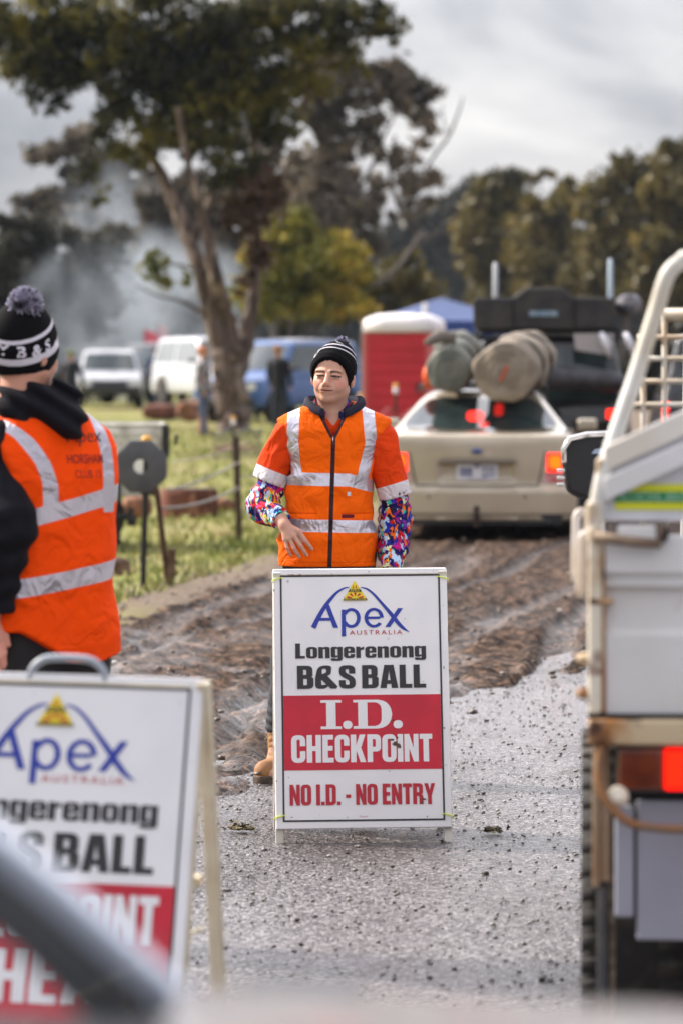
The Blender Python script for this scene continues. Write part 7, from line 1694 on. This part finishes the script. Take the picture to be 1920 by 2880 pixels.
smoke('smoke', 'blue-grey camp fire smoke drifting behind the parked cars at left', 400, 900, 128, (4.6, 6, 3.4), .13, .55, 1)
smoke('smoke', 'thin smoke rising between the left trees', 300, 760, 140, (3.0, 5, 4.6), .06, .45, 2)
hz = MB().box((0, 210, 40), (560, 440, 84)).build('haze', volmat('haze_air', (.62, .72, .92), .00012, None, 0.), None)
tag(hz, kind='stuff')
# ------------------------------------------------------------------ camera
cam = bpy.data.cameras.new('camera'); co = bpy.data.objects.new('camera', cam); COL.objects.link(co); scn.camera = co
co.location = (0, 0, HC); co.rotation_euler = (R(90), 0, 0)
cam.sensor_fit = 'HORIZONTAL'; cam.sensor_width = 24; cam.lens = 24 * F / 1920; cam.shift_y = -400 / 1920
cam.clip_start = .05; cam.clip_end = 3000
cam.dof.use_dof = True; cam.dof.focus_distance = 14.1; cam.dof.aperture_fstop = 3.75
# ------------------------------------------------------------------ light
SUN = Vector((-.80, .38, .62)).normalized()
sl = bpy.data.lights.new('sun', 'SUN'); so = bpy.data.objects.new('sun', sl); COL.objects.link(so)
sl.energy = 4.7; sl.angle = R(4); sl.color = (1, .90, .78); so.rotation_euler = SUN.to_track_quat('Z', 'Y').to_euler()
w = bpy.data.worlds.new('World'); scn.world = w; w.use_nodes = True; nt = w.node_tree; nt.nodes.clear(); L = nt.links.new
out = nd(nt, 'ShaderNodeOutputWorld'); bg = nd(nt, 'ShaderNodeBackground', Strength=.1)
sky = nd(nt, 'ShaderNodeTexSky', sky_type='NISHITA', sun_disc=False); sky.sun_elevation = math.asin(SUN.z); sky.sun_rotation = math.atan2(SUN.x, SUN.y)
tc = nd(nt, 'ShaderNodeTexCoord'); mp = nd(nt, 'ShaderNodeMapping'); mp.inputs['Scale'].default_value = (1, 1, 2.2); L(tc.outputs['Generated'], mp.inputs[0])
mp.inputs['Location'].default_value = (.31, .12, .05)
n1 = nd(nt, 'ShaderNodeTexNoise', Scale=9., Detail=7., Roughness=.5, Distortion=.35); L(mp.outputs[0], n1.inputs['Vector'])
cr = nd(nt, 'ShaderNodeValToRGB'); L(n1.outputs['Fac'], cr.inputs[0])
e = cr.color_ramp.elements; e[0].position = .38; e[0].color = (2.2, 2.25, 2.6, 1); e[1].position = .64; e[1].color = (6.6, 6.35, 6.25, 1)
k = cr.color_ramp.elements.new(.5); k.color = (3.7, 3.65, 3.9, 1)
sp = nd(nt, 'ShaderNodeSeparateXYZ'); L(tc.outputs['Generated'], sp.inputs[0])
g = nd(nt, 'ShaderNodeMapRange'); g.inputs['From Min'].default_value = .08; g.inputs['From Max'].default_value = .75; g.inputs['To Min'].default_value = 1.; g.inputs['To Max'].default_value = 2.1
L(sp.outputs['Z'], g.inputs['Value'])
mu = nd(nt, 'ShaderNodeMix', data_type='RGBA', blend_type='MULTIPLY'); mu.inputs['Factor'].default_value = 1.; L(cr.outputs[0], mu.inputs['A']); L(g.outputs[0], mu.inputs['B'])
mx = nd(nt, 'ShaderNodeMix', data_type='RGBA'); mx.inputs['Factor'].default_value = .88; L(sky.outputs[0], mx.inputs['A']); 
dt = nd(nt, 'ShaderNodeVectorMath', operation='DOT_PRODUCT'); L(tc.outputs['Generated'], dt.inputs[0]); dt.inputs[1].default_value = (-.30, .82, .48)  # sky glow ahead and above the frame, added for road glare and backlight
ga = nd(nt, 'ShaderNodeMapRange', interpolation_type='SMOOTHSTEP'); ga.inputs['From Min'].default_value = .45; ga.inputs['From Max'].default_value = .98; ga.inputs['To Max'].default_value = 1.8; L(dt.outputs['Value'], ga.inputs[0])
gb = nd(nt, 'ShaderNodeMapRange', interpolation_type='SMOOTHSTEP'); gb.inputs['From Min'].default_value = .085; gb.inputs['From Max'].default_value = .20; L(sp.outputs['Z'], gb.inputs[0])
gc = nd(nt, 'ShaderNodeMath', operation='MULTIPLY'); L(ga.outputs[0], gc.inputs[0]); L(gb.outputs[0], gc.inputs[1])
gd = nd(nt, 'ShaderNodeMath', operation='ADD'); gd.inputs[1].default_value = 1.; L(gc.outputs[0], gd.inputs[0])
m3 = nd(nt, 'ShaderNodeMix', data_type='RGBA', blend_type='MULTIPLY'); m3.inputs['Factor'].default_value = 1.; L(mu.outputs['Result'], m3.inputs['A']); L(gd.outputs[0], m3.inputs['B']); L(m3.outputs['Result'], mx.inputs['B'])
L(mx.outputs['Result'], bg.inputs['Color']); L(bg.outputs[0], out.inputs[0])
vs = scn.view_settings; vs.view_transform = 'Standard'; vs.look = 'None'; vs.exposure = EXPO; vs.gamma = 1
scn.display_settings.display_device = 'sRGB'
scn.render.engine = 'CYCLES'; scn.cycles.use_denoising = True; scn.cycles.max_bounces = 8; scn.cycles.transparent_max_bounces = 24; scn.cycles.volume_bounces = 0
scn.cycles.use_preview_denoising = False; scn.cycles.caustics_reflective = False; scn.cycles.caustics_refractive = False
